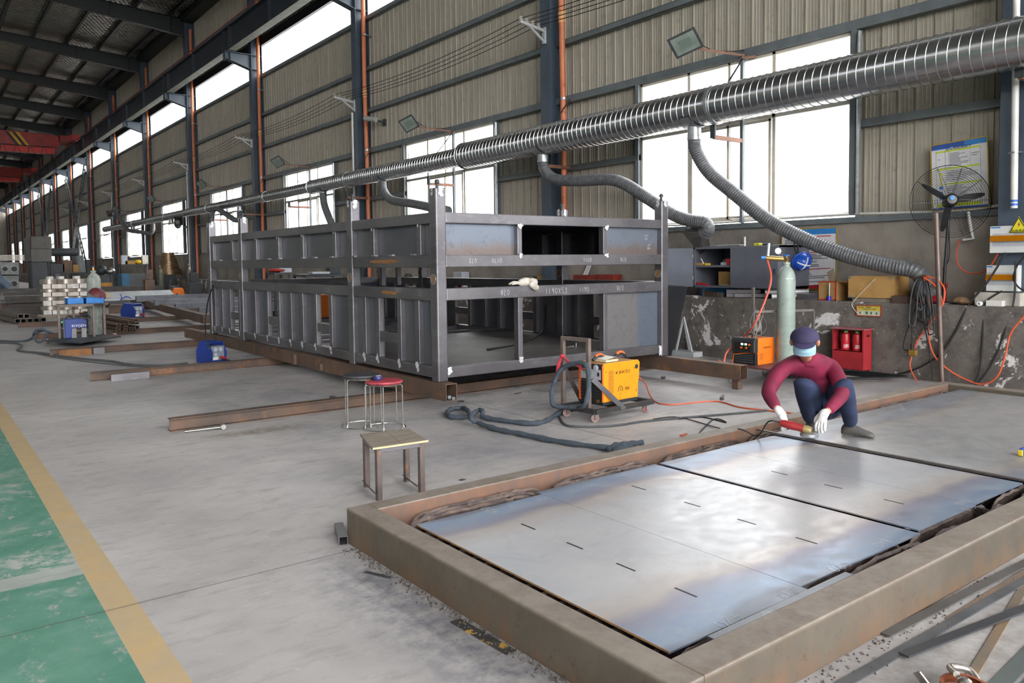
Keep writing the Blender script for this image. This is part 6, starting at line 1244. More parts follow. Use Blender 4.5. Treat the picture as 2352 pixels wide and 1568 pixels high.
# hanging black cable bundle
hb_t = thing('cable_bundle', 'bundle of black cables hung in loops on the low wall beside the pole', 'cables', tuple(WX(2118, 640, 11.12)))
for i in range(12):
    px = 2102+2.6*i; m = MB(); L_ = 690+rr.uniform(0, 60)+(30 if i > 7 else 0); dx = rr.uniform(-8, 8)
    m.tube(spline([WX(2112+i*1.2, 634, 11.15), WX(px+dx*.3-4, 665, 11.06), WX(px+dx-6, L_-12, 11.08), WX(px+dx+2, L_, 11.05), WX(px+dx+9, L_-14, 11.07), WX(px+7, 670, 11.04), WX(2118+i*.8, 636, 11.13)], 5), .0085, 6); m.build('cable_loop', grey_cable if i % 3 == 0 else black, hb_t)
m = MB(); m.tube([WX(2098, 640, 11.18), WX(2128, 633, 11.1)], .02, 8); m.build('hook', rust_m, hb_t)
def hang(px, r, mat, label, cat='cable', Xs=(11.1, 11.1)): n = len(px)-1; m = MB(); m.tube(spline([WX(x, y, Xs[0]+(Xs[1]-Xs[0])*i/n) for i, (x, y) in enumerate(px)], 6), r, 7); m.build('cable', mat, label=label, cat=cat)
hang([(2122, 636), (2130, 670), (2136, 720), (2132, 750), (2136, 790), (2150, 822), (2180, 850), (2220, 872), (2258, 882), (2290, 865), (2308, 820), (2318, 775), (2330, 752), (2356, 722)], .011, orange_hose, 'long orange cable swinging from the cable hook past the pole to the right edge')
hang([(2122, 634), (2150, 640), (2165, 655), (2170, 672), (2166, 700)], .011, orange_hose, 'short orange cable bowing out right from the cable hook', Xs=(11.1, 11.05))
hang([(2122, 637), (2150, 658), (2163, 690), (2158, 715), (2135, 745), (2112, 775), (2100, 800)], .011, orange_hose, 'orange cable passing behind the pole down to the brass plug', Xs=(11.08, 11.13))
hang([(2094, 818), (2090, 840), (2098, 862), (2110, 880)], .009, orange_hose, 'orange cable tail dropping from the brass plug to the floor', Xs=(11.1, 11.0))
t = thing('cable_plug', 'brass-yellow cable connector hanging below the black cable bundle', 'connector', tuple(WX(2097, 808, 11.1)))
c_ = WX(2096, 810, 11.09); m = MB(); m.box(c_.x-.03, c_.x+.03, c_.y-.06, c_.y+.05, c_.z-.04, c_.z+.04); m.build('plug_body', lit('yellow_brass', 'a5843a', '8f7030', 9, .5, .4), t, .01); m = MB(); m.cyl(c_+V((0, .01, .03)), c_+V((0, .01, .13)), .02, n=10); m.build('plug_neck', black, t)
hang([(2094, 700), (2094, 750), (2095, 795)], .009, black, 'straight black cable from the bundle down to the brass plug')
hang([(2105, 700), (2080, 770), (2075, 800), (2092, 805)], .009, black, 'black cable loop on the left side of the hanging bundle')
hang([(2118, 720), (2128, 770), (2138, 830), (2142, 873)], .009, black, 'black cable hanging from the bundle to the floor just left of the pole')
hang([(2310, 580), (2270, 645), (2225, 700), (2190, 770), (2150, 820), (2080, 855), (1980, 868)], .014, black, 'thick black cable slanting from the large fuse box across the low wall to the floor', Xs=(11.3, 11.05))
hang([(2302, 668), (2268, 690), (2260, 720), (2256, 790), (2250, 850), (2238, 880)], .012, black, 'black cable from the lower fuse box hanging straight down the low wall', Xs=(11.3, 11.1))
hang([(2332, 600), (2330, 680), (2318, 730), (2290, 810), (2262, 860), (2240, 884)], .012, black, 'black cable at the far right slanting down the low wall to the floor', Xs=(11.3, 11.1))
hang([(2352, 590), (2335, 612), (2328, 640), (2340, 660), (2356, 668)], .011, black, 'black cable curving around the lower fuse box at the right edge', Xs=(11.3, 11.3))
hang([(2010, 640), (1990, 660), (1962, 690), (1957, 702), (1968, 718)], .006, lit('cream_cord', 'c9c0ac'), 'thin cream cord hanging over the front of the plywood crate', 'cord', (11.24, 11.18))
for i in range(7):
    m = MB(); a = .25*i; pts = [G(1900+150*math.cos(k*PI/6+a)*(.8+.05*i)+30, 860+9*math.sin(k*PI/6+a)*(.8+.07*i), .01+.012*i) for k in range(12)]
    if i == 0: ft = thing('coiled_cable', 'heap of black cable coils on the floor at the foot of the red cabinet', 'cable', tuple(G(1930, 862)))
    m.tube(spline([V((min(p.x, 10.88), p.y, p.z)) for p in pts], 3, True), .01, 6, close=True); m.build('coil', black, ft)
# white stand, leaning hopper sheet and ledge clutter seen through the frame
st = thing('angle_stand', 'small white angle-iron stand on the floor right of the box frame', 'stand', tuple(G(1568, 818)))
wm = lit('white_angle', 'b9bcbd', 'a6a9ab', 5, .5); ap = WX(1570, 728, 10.95); sc_ = lambda x, y: WX(x, y, 10.95)
for x, y, dx in ((1553, 808, 0), (1589, 808, 0), (1562, 806, .25)): b = sc_(x, y); m = MB(); m.bar(ap, (b.x+dx, b.y, .09), .03, .03); m.build('leg', wm, st)
b0, b1 = sc_(1541, 812), sc_(1597, 812); m = MB(); m.box(10.9, 11.15, b1.y, b0.y, 0, .09); m.build('base_block', wm, st, .004)
hp = [WX(1531, 655, 10.4), WX(1580, 658, 10.4), WX(1540, 806, 10.4)]; m = MB(); q = [hp[0], hp[1], V((10.4, hp[2].y, 0)), V((10.4, hp[0].y, 0))]
m.add(q+[p+V((.35, .35, 0)) for p in q], [(0, 1, 2, 3), (7, 6, 5, 4)]+[(i, i+4, (i+1) % 4+4, (i+1) % 4) for i in range(4)]); m.build('steel_hopper', sheet, label='dark steel hopper with a slanting side behind the right corner post', cat='hopper')
for i, (nm, pl, pr, pt, mt, lb, ct_) in enumerate((('tool_box', 1316, 1368, 631, 'red', 'long rusty red tool tray on the wall ledge seen through the frame', 'tool box'), ('tool_box', 1369, 1409, 630, 'red', 'rusty red tool box with a lid on the ledge seen through the frame', 'tool box'), ('small_carton', 1233, 1258, 632, 'card', 'brown carton on the ledge seen through the frame front', 'box'), ('paper_stack', 1041, 1060, 624, 'pale', 'pale paper stack on the ledge behind the front corner post', 'paper'), ('pink_card', 1052, 1065, 618, 'pink', 'pink card propped on the ledge behind the front corner post', 'card'), ('silver_case', 1195, 1222, 634, 'sil', 'silver latch case on the ledge seen through the frame front', 'case'))):
    X = 11.55; y1, y0 = WX(pl, 640, X).y, WX(pr, 640, X).y; zt = WX(pl, pt, X).z; m = MB(); m.box(X, X+(.25 if nm != 'pink_card' else .02), y0, y1, LZ, zt-(.22 if nm == 'pink_card' else 0))
    simple(m, nm, {'red': lit('rusty_red_paint', '8a2f22', '74281e', 7, .6), 'card': card, 'pale': pale_panel, 'pink': lit('pink_card_stock', 'c9a0ab'), 'sil': sil}[mt], lb, ct_, .01)
for i, (px, lb) in enumerate(((1340, 'bundle of steel bars leaning on the ledge wall behind the frame'),)):
    y = WX(px, 630, 11.7).y; t = thing('bar_bundle', lb, 'bars', (11.7, y, LZ))
    for j in range(3): m = MB(); m.bar((11.6, y+.05*j, LZ), (11.84, y-.2+.05*j, LZ+.75), .03, .03); m.build('bar', mill, t)
# ---------------------------------------------------------------- farther down the hall, left of the box frame
def wyb(px0, px1, pt, pb, Y, dep, mb=None, floor=False):
    a, b = WY(px0, pb, Y), WY(px1, pt, Y); z0 = 0 if floor else a.z
    return (mb or MB()).box(a.x, b.x, Y, Y+dep, z0, b.z)
# blue wire-feed welder with its cart
t = thing('welder_cart', 'low castor cart with a brown tube table frame carrying the blue welder', 'cart', (3.1, 20.3, 0))
m = MB(); q = [G(104, 781, .12), G(182, 786, .12), G(278, 771, .12), G(196, 764, .12)]; m.add(q+[p-V((0, 0, .03)) for p in q], [(0, 1, 2, 3), (7, 6, 5, 4)]+[(i, i+4, (i+1) % 4+4, (i+1) % 4) for i in range(4)]); m.build('deck', steel_dark, t)
for (x, y) in ((107, 789), (183, 789), (264, 775), (190, 770)):
    p = G(x, y); m = MB(); m.cyl(p+V((-.02, -.02, .05)), p+V((.02, .02, .05)), .05, n=16); wl = m.build('castor_wheel', bpy.data.materials['red_grey_wheel'], t); m = MB(); m.box(p.x-.03, p.x+.03, p.y-.04, p.y+.04, .09, .105); m.build('castor_fork', galv, wl)
yF = 20.15; tops = {}
for x, yy in ((134, yF), (214, yF), (168, 20.75), (238, 20.6)):
    a = WY(x, 703 if x != 238 else 690, yy); m = MB(); m.bar((a.x, yy, .11), (a.x, yy, a.z), .05, .05, up=(0, 1, 0)); m.build('table_post', brown_tube, t, .003); tops[x] = a
zt = tops[134].z
m = MB(); m.bar((tops[134].x, yF, zt), (tops[214].x, yF, zt), .05, .05); m.build('table_rail', brown_tube, t); m = MB(); m.bar((tops[168].x, 20.75, zt), (tops[238].x+.1, 20.6, zt), .05, .05); m.build('table_rail', brown_tube, t)
for a, b in ((134, 168), (214, 238)): m = MB(); m.bar((tops[a].x, yF, zt), (tops[b].x, tops[b].y, zt), .05, .05); m.build('table_rail', brown_tube, t)
m = MB(); m.box(tops[134].x, tops[238].x, yF+.02, 20.6, zt+.025, zt+.032); m.build('table_sheet', brown_tube, t)
bw = thing('welding_machine', 'blue and grey wire-feed welder with green display on the brown-framed cart', 'welding machine', (2.8, 20.1, .12))
a, b = WY(150, 773, 20.0), WY(199, 731, 20.0); x0, x1, zz0, zz1 = a.x, b.x, .125, b.z; yb_ = 20.0+.52
roy = M('royal_blue_enamel', '1f3c8e', '1a327a', 3, .35)
m = MB(); m.prism([(x0, zz0), (x0+.12, zz0), (x0+.14, zz0+.22), (x1, zz0+.22), (x1, zz1-.04), (x1-.06, zz1), (x0, zz1)], (1, 0, 0), (0, 0, 1), (0, 1, 0), (0, 20.0, 0), .52); m.build('housing', roy, bw, .01)
m = MB(); m.box(x0-.03, x0, 20.0, yb_, zz0, zz1); m.build('front_panel', M('mid_grey_panel', '626467', '57595c', 4, .5), bw, .01)
m = MB(); m.box(x0-.035, x0-.03, 20.03, yb_-.03, zz0+.24, zz1-.03); cp = m.build('control_panel', panel_dark_m, bw)
m = MB(); m.box(x0-.034, x0-.028, 20.0, yb_, zz0+.215, zz0+.23); m.build('white_line', white_ink, bw)
for y, z in ((20.10, .36), (20.17, .36), (20.40, .38), (20.40, .29)): m = MB(); m.box(x0-.038, x0-.035, y-.02, y+.02, zz0+z-.01, zz0+z+.012); m.build('green_light', bpy.data.materials['readout_35d08a'], cp)
for i in range(3): m = MB(); m.cyl((x0-.035, 20.08+.06*i, zz0+.30), (x0-.05, 20.08+.06*i, zz0+.30), .014, n=10); m.build('knob', ink, cp)
text('RIYGEN', .085, (x1-.16, 20.0, zz0+.265), (1, 0, 0), (0, 0, 1), white_ink, bw)
for x_, w_ in ((x0+.05, .1), (x0+.3, .2)): m = MB(); m.tube(spline([(x_, 20.2, zz1-.01), (x_+.04, 20.2, zz1+.06), (x_+w_, 20.2, zz1+.06), (x_+w_+.05, 20.2, zz1-.01)], 4), .018, 7); m.build('handle', panel_dark_m, bw)
for i, x_ in enumerate((x0+.18, x0+.38)): m = MB(); m.bar((x_, 20.06, .125), (x_, 20.06, zz0+.215), .1, .06, up=(0, 1, 0), hollow=.006); m.build('upright_offcut', M('grey_channel', '8a898a', '77767a', 5, .5, .3) if 'grey_channel' not in bpy.data.materials else bpy.data.materials['grey_channel'], label='short grey channel standing on end under the blue welder body, %s' % ('left of two' if i == 0 else 'right of two'), cat='offcut', group='channel offcuts by the blue welder')
trays_m = M('cyan_blue_plastic', '1f86d8', '1a78c6', 4, .4)
for i, (pa, pb, yy) in enumerate(((154, 193, 20.2), (197, 240, 20.18))):
    a, b = WY(pa, 700, yy), WY(pb, 689, yy); tz = zt+.032; t = thing('parts_tray', 'bright blue plastic tray on the cart table, %s' % ('left one' if i == 0 else 'right one'), 'tray', (a.x, yy, tz), 'blue trays on the cart table')
    m = MB(); h = .13
    for p in ((a.x, b.x, yy, yy+.012), (a.x, b.x, yy+.33, yy+.342), (a.x, a.x+.012, yy, yy+.342), (b.x-.012, b.x, yy, yy+.342)): m.box(*p, tz, tz+h)
    for k in range(7): xx = a.x+(b.x-a.x)*(k+.5)/7; m.box(xx-.008, xx+.008, yy-.008, yy, tz, tz+h)
    m.box(a.x, b.x, yy, yy+.342, tz, tz+.01); m.build('tray_body', trays_m, t)
tz = zt+.032+.132
c0 = WY(238, 685, 20.3); m = MB(); m.box(c0.x-.12, c0.x+.13, 20.25, 20.5, tz, tz+.1); m.build('carton', M('tan_carton', '9a8a6a', 'b0a078', 9, .8), label='tan carton lying across the right blue tray', cat='box')
m = MB(); c1 = WY(224, 674, 20.3); m.lathe([(0, .16), (.1, .15), (.17, .1), (.2, .0), (.19, .0), (0, .14)], (c1.x, 20.35, c1.z-.04), (.35, -.25, .9), 22); m.build('welding_mask', M('dark_red_mask', '6e2f36', '5c272d', 7, .5, c='a08a88', csc=14, clo=.64, chi=.66), label='scuffed dark red welding mask resting on the tan carton and blue tray', cat='mask', bev=0)
b1 = gas_bottle((0, 0, 0), 'tall grey speckled gas cylinder standing on the blue welder cart', M('speckled_grey_cylinder', '9fa69f', '868d86', 8, .45, c='6d6a60', csc=30, clo=.55, chi=.62), 1.52, .15)
b1.location = (WY(218, 700, 20.7).x, 20.75, .12)
for p, r in (((-.1, -.03, 1.60), .05), ((.05, -.06, 1.62), .06), ((-.16, 0, 1.66), .045)): m = MB(); m.ball(p, r); m.build('yellow_regulator', lit('regulator_yellow', 'cba62c', 'b08f2a', 9, .4), b1)
m = MB(); m.lathe([(0, 0), (.055, 0)], (.06, -.135, 1.2), (.4, -.9, .2), 14); m.build('yellow_tag', lit('regulator_yellow', 'cba62c'), b1)
cable([G(0, 783, .02), G(40, 784, .02), G(64, 781, .02), G(78, 772, .05), WY(78, 765, 20.0), WY(84, 758, 20.0), WY(100, 757, 20.0), WY(107, 766, 20.0), WY(102, 780, 20.0), WY(88, 786, 20.0), WY(80, 778, 20.1), WY(86, 764, 20.1), WY(102, 760, 20.1), WY(120, 765, 20.0)], .025, sleeve, 'blue-grey torch cable coiled at the left end of the blue welder cart')
cable([G(0, 787, .02), G(42, 789, .02), G(50, 797, .03), G(42, 805, .02), G(100, 811, .02), G(150, 819, .02), G(205, 825, .02), G(260, 830, .02), G(300, 837, .02), G(370, 839, .02), G(432, 834, .02)], .022, grey_cable, 'long twisted pair of grey cables snaking over the floor to the near blue wire feeder')
cable([G(60, 806, .01), G(150, 824, .01), G(300, 840, .01), G(362, 842, .01)], .012, grey_cable, 'thin grey cable lying beside the twisted pair on the floor')
# wire feeders
def feeder(label, loc, rz):
    t = thing('wire_feeder', label, 'wire feeder', (0, 0, 0), 'blue wire feeders')
    for y in (-.14, .14):
        m = MB(); m.prism([(-.22, 0), (.22, 0), (.25, .2), (.15, .36), (-.12, .38), (-.22, .22)], (1, 0, 0), (0, 0, 1), (0, 1, 0), (0, y-.008, 0), .016); m.build('side_frame', roy, t, .006)
    m = MB(); m.box(-.2, .2, -.13, .13, .02, .05); m.build('base_plate', roy, t, .005)
    m = MB(); m.box(.02, .2, -.13, .13, .05, .3); m.build('drive_box', lit('grey_blue_face', '7f8792', '707884', 6, .5), t, .006)
    for y, z in ((-.05, .24), (.05, .24), (-.05, .15)):
        m = MB(); m.cyl((.2, y, z), (.215, y, z), .035, n=16); m.build('dial', pale_panel, t)
    m = MB(); m.box(.2, .206, -.1, .0, .06, .11); m.build('rating_plate', white_ink, t)
    m = MB(); m.tube([(-.12, -.14, .37), (-.12, .14, .37)], .014, 8); m.build('carry_bar', roy, t); m = MB(); m.tube([(.15, -.14, .36), (.15, .14, .36)], .014, 8); m.build('carry_bar', roy, t)
    m = MB(); m.lathe([(.03, -.05), (.15, -.05), (.15, -.04), (.05, -.04), (.05, .04), (.15, .04), (.15, .05), (.03, .05)], (-.13, 0, .2), (0, 1, 0), 24); m.build('wire_spool', steel_dark, t)
    m = MB(); m.tube([(.21, .05, .1), (.33, .05, .09)], .025, 10); m.build('torch_socket', lit('red_plastic', 'b3262e'), t)
    place(t, loc, rz); return t
fa_ = G(476, 829); feeder('blue wire feeder on the floor near the far end of the skid tube', (fa_.x, 14.3, 0), -1.25)
fb_ = G(312, 731); feeder('blue wire feeder lying farther back among the steel beams', (fb_.x-.1, fb_.y, 0), -1.0).scale = (1.35,)*3
cable([G(500, 825, .05), G(520, 826, .03), G(545, 832, .02), G(556, 827, .01)], .012, black, 'black torch lead lying right of the near blue wire feeder')
cable([WX(490, 655, 4.75), WX(478, 690, 4.72), WX(472, 740, 4.7), WX(473, 775, 4.5), G(480, 800, .35)], .012, black, 'black lead hanging over the far corner post of the frame to the wire feeder')
# stacked rectangular tubes
def tube_end(px, py, Y, w, h, L_, label, group, mat):
    c = WY(px, py, Y); m = MB(); m.bar((c.x, Y, c.z), (c.x-.35, Y+L_, c.z), w, h, hollow=.012); m.build('square_tube', mat, label=label, cat='steel tube', group=group)
endm = M('fresh_cut_tube', '777069', '625b55', 4, .5, .4)
Yt = 28.2; left = [(41, 737), (54, 737), (69, 736), (84, 735), (100, 734), (48, 726), (62, 726)]
for i, (x, y) in enumerate(left): tube_end(x, y, Yt, .15, .13, 5, 'open tube in the far left stack, %s' % (['first from the left in the bottom row', 'second from the left in the bottom row', 'third from the left in the bottom row', 'fourth from the left in the bottom row', 'fifth from the left, behind the cable stand', 'left one of the top pair', 'right one of the top pair'][i]), 'square tubes stacked at the far left', endm)
Yr_ = 21.6; right = [(273, 746), (291, 745), (272, 753), (289, 752), (271, 760), (288, 759), (301, 757), (309, 757), (300, 738), (312, 735), (314, 742), (315, 752)]
for i, (x, y) in enumerate(right):
    w, h = (.06, .12) if i in (6, 7) else (.11, .09) if i == 11 else (.11, .055); tube_end(x, y, Yr_, w, h, 5, 'rusty tube in the stack right of the blue cart, %s' % ['upper left', 'second in the upper row', 'middle left', 'second in the middle row', 'lower left', 'second in the lower row', 'left of the two upright ones', 'right of the two upright ones', 'topmost left', 'topmost right', 'right under the topmost', 'square one at the right end'][i], 'rectangular tubes right of the blue cart', rust_m)
# long tubes and beams on the floor behind
for i, (p, q, w, lb) in enumerate((((312, 686, .45), (478, 679, .45), .2, 'grey steel tube behind the frame end, farthest of the four long ones'), ((354, 695, .42), (478, 689, .42), .19, 'grey steel tube behind the frame end, second farthest of the four'), ((402, 703, .40), (478, 698, .40), .17, 'grey steel tube behind the frame end, second nearest of the four'), ((456, 713, .38), (490, 711, .38), .15, 'grey steel tube behind the frame end, nearest of the four'))):
    a, b = G(*p), G(*q); m = MB(); m.bar(a, (a.x+3.4, a.y, a.z), w, w*1.1, hollow=.01); m.build('steel_tube', M('blue_grey_tube', '6d7076', '5c5f66', 3, .45, .4) if 'blue_grey_tube' not in bpy.data.materials else bpy.data.materials['blue_grey_tube'], label=lb, cat='steel tube', group='long tubes behind the frame')
a, b = G(476, 733, .24), G(305, 688, .24); m = MB(); m.bar(a, b, .2, .24); m.build('rusty_beam', rust_m, label='long rusty beam lying along the hall under the grey tubes', cat='steel beam')
for i, (p, L_, lb) in enumerate((((0, 700), 6, 'dark steel section lying across the hall at the far left behind the tube stack'), ((0, 716), 2.6, 'rusty steel section at the far left just above the tube stack'), ((250, 712), 1.2, 'dark rusty section behind the blue cart on the right side'))):
    c = G(p[0], p[1]+8, 0); m = MB(); m.hbeam((c.x, c.y, 0), (c.x+L_, c.y, 0), .2, .3, .015, .012); m.build('steel_section', rust_m if i else mill, label=lb, cat='steel beam')
m = MB(); c = G(250, 706); m.bar((c.x, c.y, .09), (c.x-2.4, c.y+2, .09), .22, .18, hollow=.012); m.build('square_tube', rust_m, label='single square tube end pointing forward behind the blue trays', cat='steel tube')
pipe_m = M('bright_new_pipe', 'cfd2d3', 'b5b9bb', 3, .3, .6)
for i in range(6):
    y = 36+.0*i; a = WY(228+4*(i % 2), 690-4.2*i*.8, 36.0+.12*i); b = WY(398-3*(i % 3), 686-2.9*i*1.0, 36+.12*i); m = MB(); m.tube([a, V((b.x, a.y, a.z))], .06, 10); m.build('steel_pipe', pipe_m, label='bright steel pipe in the blue-strapped bundle, %s from the top' % ['sixth', 'fifth', 'fourth', 'third', 'second', 'first'][i], cat='pipe', group='bright pipes in the tied bundle')
m = MB(); c = WY(276, 682, 35.8); m.tube(spline([c+V((0, 0, .12)), c+V((.05, -.05, 0)), c+V((.0, -.1, -.12)), c+V((.2, -.1, .02)), c+V((.4, -.1, -.08))], 4), .02, 6); m.build('blue_strap', lit('royal_strap', '2a45a8'), label='blue strap tied around the bright pipe bundle', cat='strap')
c = WY(398, 683, 37.5); t = thing('welding_machine', 'small orange welder at the right end of the bright pipe bundle', 'welding machine', tuple(c))
d = WY(423, 661, 37.5); zb = c.z; m = MB(); w_ = d.x-c.x; h_ = d.z-zb; m.prism([(c.x, zb+h_*.25), (c.x+w_*.1, zb), (c.x+w_*.9, zb), (d.x, zb+h_*.3), (d.x, zb+h_*.7), (d.x-w_*.12, d.z), (c.x+w_*.15, d.z), (c.x, zb+h_*.75)], (1, 0, 0), (0, 0, 1), (0, 1, 0), (0, 37.5, 0), .35); m.build('housing', orange2, t, .02)
m = MB(); m.box(c.x+w_*.1, c.x+w_*.9, 37.45, 37.85, 0, zb); m.build('stand', steel_dark, t); m = MB(); m.box(c.x+w_*.25, c.x+w_*.45, 37.49, 37.5, zb+h_*.15, zb+h_*.4); m.build('vent', ink, t)
# stack of flange rings and blocks
ring_m = M('machined_ring', 'b0a79d', '857c73', 3, .32, .6, stretch=(1, 1, .2)); block_m = M('white_cut_block', 'd5d1cb', 'a9a49e', 6, .5, .3)
Yk = 30.5; base = WY(128, 722, Yk); px2 = (WY(140, 650, Yk)-WY(130, 650, Yk)).x/10; zrow = [WY(130, y, Yk).z for y in (722, 712, 702, 690, 681, 671, 663, 652, 640, 635)]
lay = [(0, 1, 'b'), (1, 2, 'r'), (2, 3, 'b'), (3, 4, 'r'), (4, 5, 'b'), (5, 6, 'r'), (6, 7, 'b'), (7, 8, 'r')]
n_r = n_b = 0
bx_ = WY(94, 650, Yk).x
m = MB(); m.box(bx_-.1, bx_+1.55, Yk+.1, Yk+.9, 0, zrow[0]); m.build('pallet', wood_m, label='low wooden pallet under the tall stack of flange rings', cat='pallet')
for a, b, kd in lay:
    if kd == 'r':
        for k, (ox, oy, r) in enumerate(((.30, .42, .3), (.78, .30, .3), (1.2, .5, .24))):
            n_r += 1; m = MB(); h = zrow[b]-zrow[a]; m.lathe([(r*.55, 0), (r, 0), (r, h*.9), (r*.55, h*.9), (r*.55, 0)], (bx_+ox, Yk+oy, zrow[a]), n=28); m.build('flange_ring', ring_m, label='machined steel ring in the tall stack, %s ring layer, %s' % (['bottom', 'second', 'third', 'top'][(n_r-1)//3], ['left', 'middle', 'right'][k]), cat='ring', group='rings in the tall stack')
    else:
        for k, (ox, w_) in enumerate(((.06, .24), (.32, .44), (.78, .36), (1.16, .26))):
            n_b += 1; m = MB(); m.box(bx_+ox, bx_+ox+w_, Yk+.12, Yk+.5, zrow[a], zrow[b]-.004); m.build('steel_block', block_m if (k*3+n_b) % 5 < 2 else ring_m, label='cut steel block between the ring layers, %s row, %s' % (['bottom', 'second', 'third', 'top'][(n_b-1)//4], ['far left', 'left of middle', 'right of middle', 'far right'][k]), cat='block', group='blocks in the tall stack', bev=.006)
for k, ox in enumerate((.3, .62, 1.1)): m = MB(); m.lathe([(.05, 0), (.12, 0), (.12, .1), (.05, .1)], (bx_+ox, Yk+.35, zrow[8]-.02), n=18); m.build('small_ring', block_m, label='small pale ring on top of the tall ring stack, %s' % ['left', 'middle', 'right'][k], cat='ring', group='small rings on the stack')
# round-holed boxes with pipes on top, dust collector
for i, (a, b, c, d) in enumerate(((2, 21, 602, 633), (22, 43, 602, 633), (2, 21, 635, 668), (22, 43, 635, 668))):
    Y = 60; p, q = WY(a, d, Y), WY(b, c, Y); t = thing('duct_box', 'grey sheet metal box with a round opening at the far left, %s of four' % ['upper left', 'upper right', 'lower left', 'lower right'][i], 'box', (p.x, Y, p.z), 'round-holed boxes at the far left')
    gb = M('grey_sheet_box', '6c6e6c', '5c5e5c', 3, .4, .5) if 'grey_sheet_box' not in bpy.data.materials else bpy.data.materials['grey_sheet_box']
    z0 = 0 if i > 1 else p.z; m = MB(); cx_, cz_ = (p.x+q.x)/2, (p.z+q.z)/2; r = (q.x-p.x)*.33; n = 24; fv = []
    for k in range(n): an = 2*PI*k/n; f_ = 1/max(abs(math.cos(an)), abs(math.sin(an))); fv += [(cx_+math.cos(an)*r, Y, cz_+math.sin(an)*r), (cx_+math.cos(an)*f_*(q.x-p.x)/2, Y, cz_+math.sin(an)*f_*(q.z-z0)/2 if True else 0)]
    m.add(fv, [(2*k, 2*k+1, (2*k+3) % (2*n), (2*k+2) % (2*n)) for k in range(n)]); m.box(p.x, q.x, Y+.01, Y+.6, z0, q.z); m.build('box_front', gb, t)
    m = MB(); m.lathe([(r*1.0, 0), (r*1.08, 0), (r*1.08, .05), (r, .05)], (cx_, Y-.03, cz_), (0, 1, 0), 24); m.build('hole_collar', galv, t); m = MB(); m.lathe([(0, 0), (r, 0)], (cx_, Y+.005, cz_), (0, -1, 0), 24); m.build('opening', ink, t)
for i in range(4): a, b = WY(0, 597-3.4*i, 60.3), WY(56, 597-3.4*i, 60.3); m = MB(); m.bar(V((a.x-2, 60.3, a.z)), V((b.x, 60.3, a.z)), .07, .065); m.build('white_bar', white_alu, label='white profile bar lying on the round-holed boxes, %s from the top' % ['fourth', 'third', 'second', 'first'][i], cat='bar', group='white bars on the boxes')
dc = thing('dust_collector', 'big grey two-tier dust collector box on legs far down the hall', 'dust collector', (7, 66, 0)); dcm = M('collector_grey', '66645f', '5a5853', 2, .5)
for pt, pb in ((543, 571), (571.5, 601)): wyb(72, 118, pt, pb, 66, 2.2).build('housing_tier', dcm, dc, .02)
wyb(62, 72, 545, 600, 66.5, 1.6).build('side_housing', dcm, dc, .02)
wyb(75, 108, 601, 645, 66.2, 1.6, floor=True).build('hopper_cabinet', M('blue_grey_cabinet', '4f5156', '45474c', 2, .5), dc)
for x in (66, 112): a = WY(x, 600, 67); m = MB(); m.box(a.x-.06, a.x+.06, 67, 67.12, 0, a.z); m.build('leg', steel_dark, dc)
a, b = WY(118, 579, 67), WY(178, 579, 67); m = MB(); m.tube([a, V((b.x, 67, a.z))], .3, 16); m.build('outlet_duct', steel_dark, dc)
m = MB(); c = WY(186, 626, 52.4); m.tube([c, c+V((-.1, 0, 1.0))], .26, 16); m.build('duct_elbow', girt_m, label='short galvanised duct piece standing below the dark duct, left of the pipes', cat='duct')
m = MB(); a = WY(-5, 665, 50); b = WY(25, 668, 50); m.tube([WY(-6, 640, 50), WY(20, 662, 50)], .28, 10); m.build('blue_pipe_bundle', M('blue_grey_pipe', '53657a', '46566a', 4, .4), label='slanting bundle of blue-grey pipe at the left edge', cat='pipe')
# benches, cabinets and bottles along the far wall
def bench(px0, px1, pt, Y, label, clutter, dep=.8):
    a, b = WY(px0, pt, Y), WY(px1, pt, Y); t = thing('work_bench', label, 'bench', (a.x, Y, 0)); m = MB(); m.box(a.x, b.x, Y, Y+dep, a.z-.06, a.z); m.build('bench_top', steel_dark, t)
    for x in (a.x, b.x-.06):
        for y in (Y, Y+dep-.06): m = MB(); m.box(x, x+.06, y, y+.06, 0, a.z-.06); m.build('leg', steel_dark, t)
    m = MB(); m.box(a.x, b.x, Y+.02, Y+dep, a.z*.4, a.z*.4+.04); m.build('lower_shelf', steel_dark, t)
    for i, (u, w_, h_, mt, nm, lb, ct_) in enumerate(clutter):
        x = a.x+(b.x-a.x)*u; m = MB()
        if nm in ('grinder_part', 'yellow_helmet'): m.ball((x, Y+.3, a.z+h_*.42), w_/2, (1, 1, h_/w_*.85), 12, 8)
        else: m.box(x-w_/2, x+w_/2, Y+.15, Y+.45, a.z, a.z+h_)
        m.build(nm, mt, label=lb, cat=ct_, bev=0 if nm == 'yellow_helmet' else .01)
yelm = lit('helmet_yellow', 'e0b81f', 'd2aa18', 4, .35)
bench(278, 342, 607, 47, 'dark work bench with a yellow helmet on it, far behind the pipes', [(.15, .3, .5, pale_panel, 'paper_box', 'pale papers stacked at the left end of the far bench', 'paper'), (.35, .5, .2, card, 'small_carton', 'brown carton on the far bench left of the yellow helmet', 'box'), (.67, .36, .3, yelm, 'yellow_helmet', 'yellow safety helmet on the far work bench', 'helmet'), (.9, .3, .5, white_alu, 'white_box', 'white box at the right end of the far bench', 'box')])
bench(118, 195, 626, 52, 'long dark bench covered with machine parts behind the ring stack', [(.2, .7, .5, steel_dark, 'machine_part', 'dark machine part at the left of the long parts bench', 'part'), (.5, .5, .7, rust_m, 'machine_part', 'rusty machine part in the middle of the long parts bench', 'part'), (.75, .3, .45, card, 'small_carton', 'carton at the right of the long parts bench', 'box')])
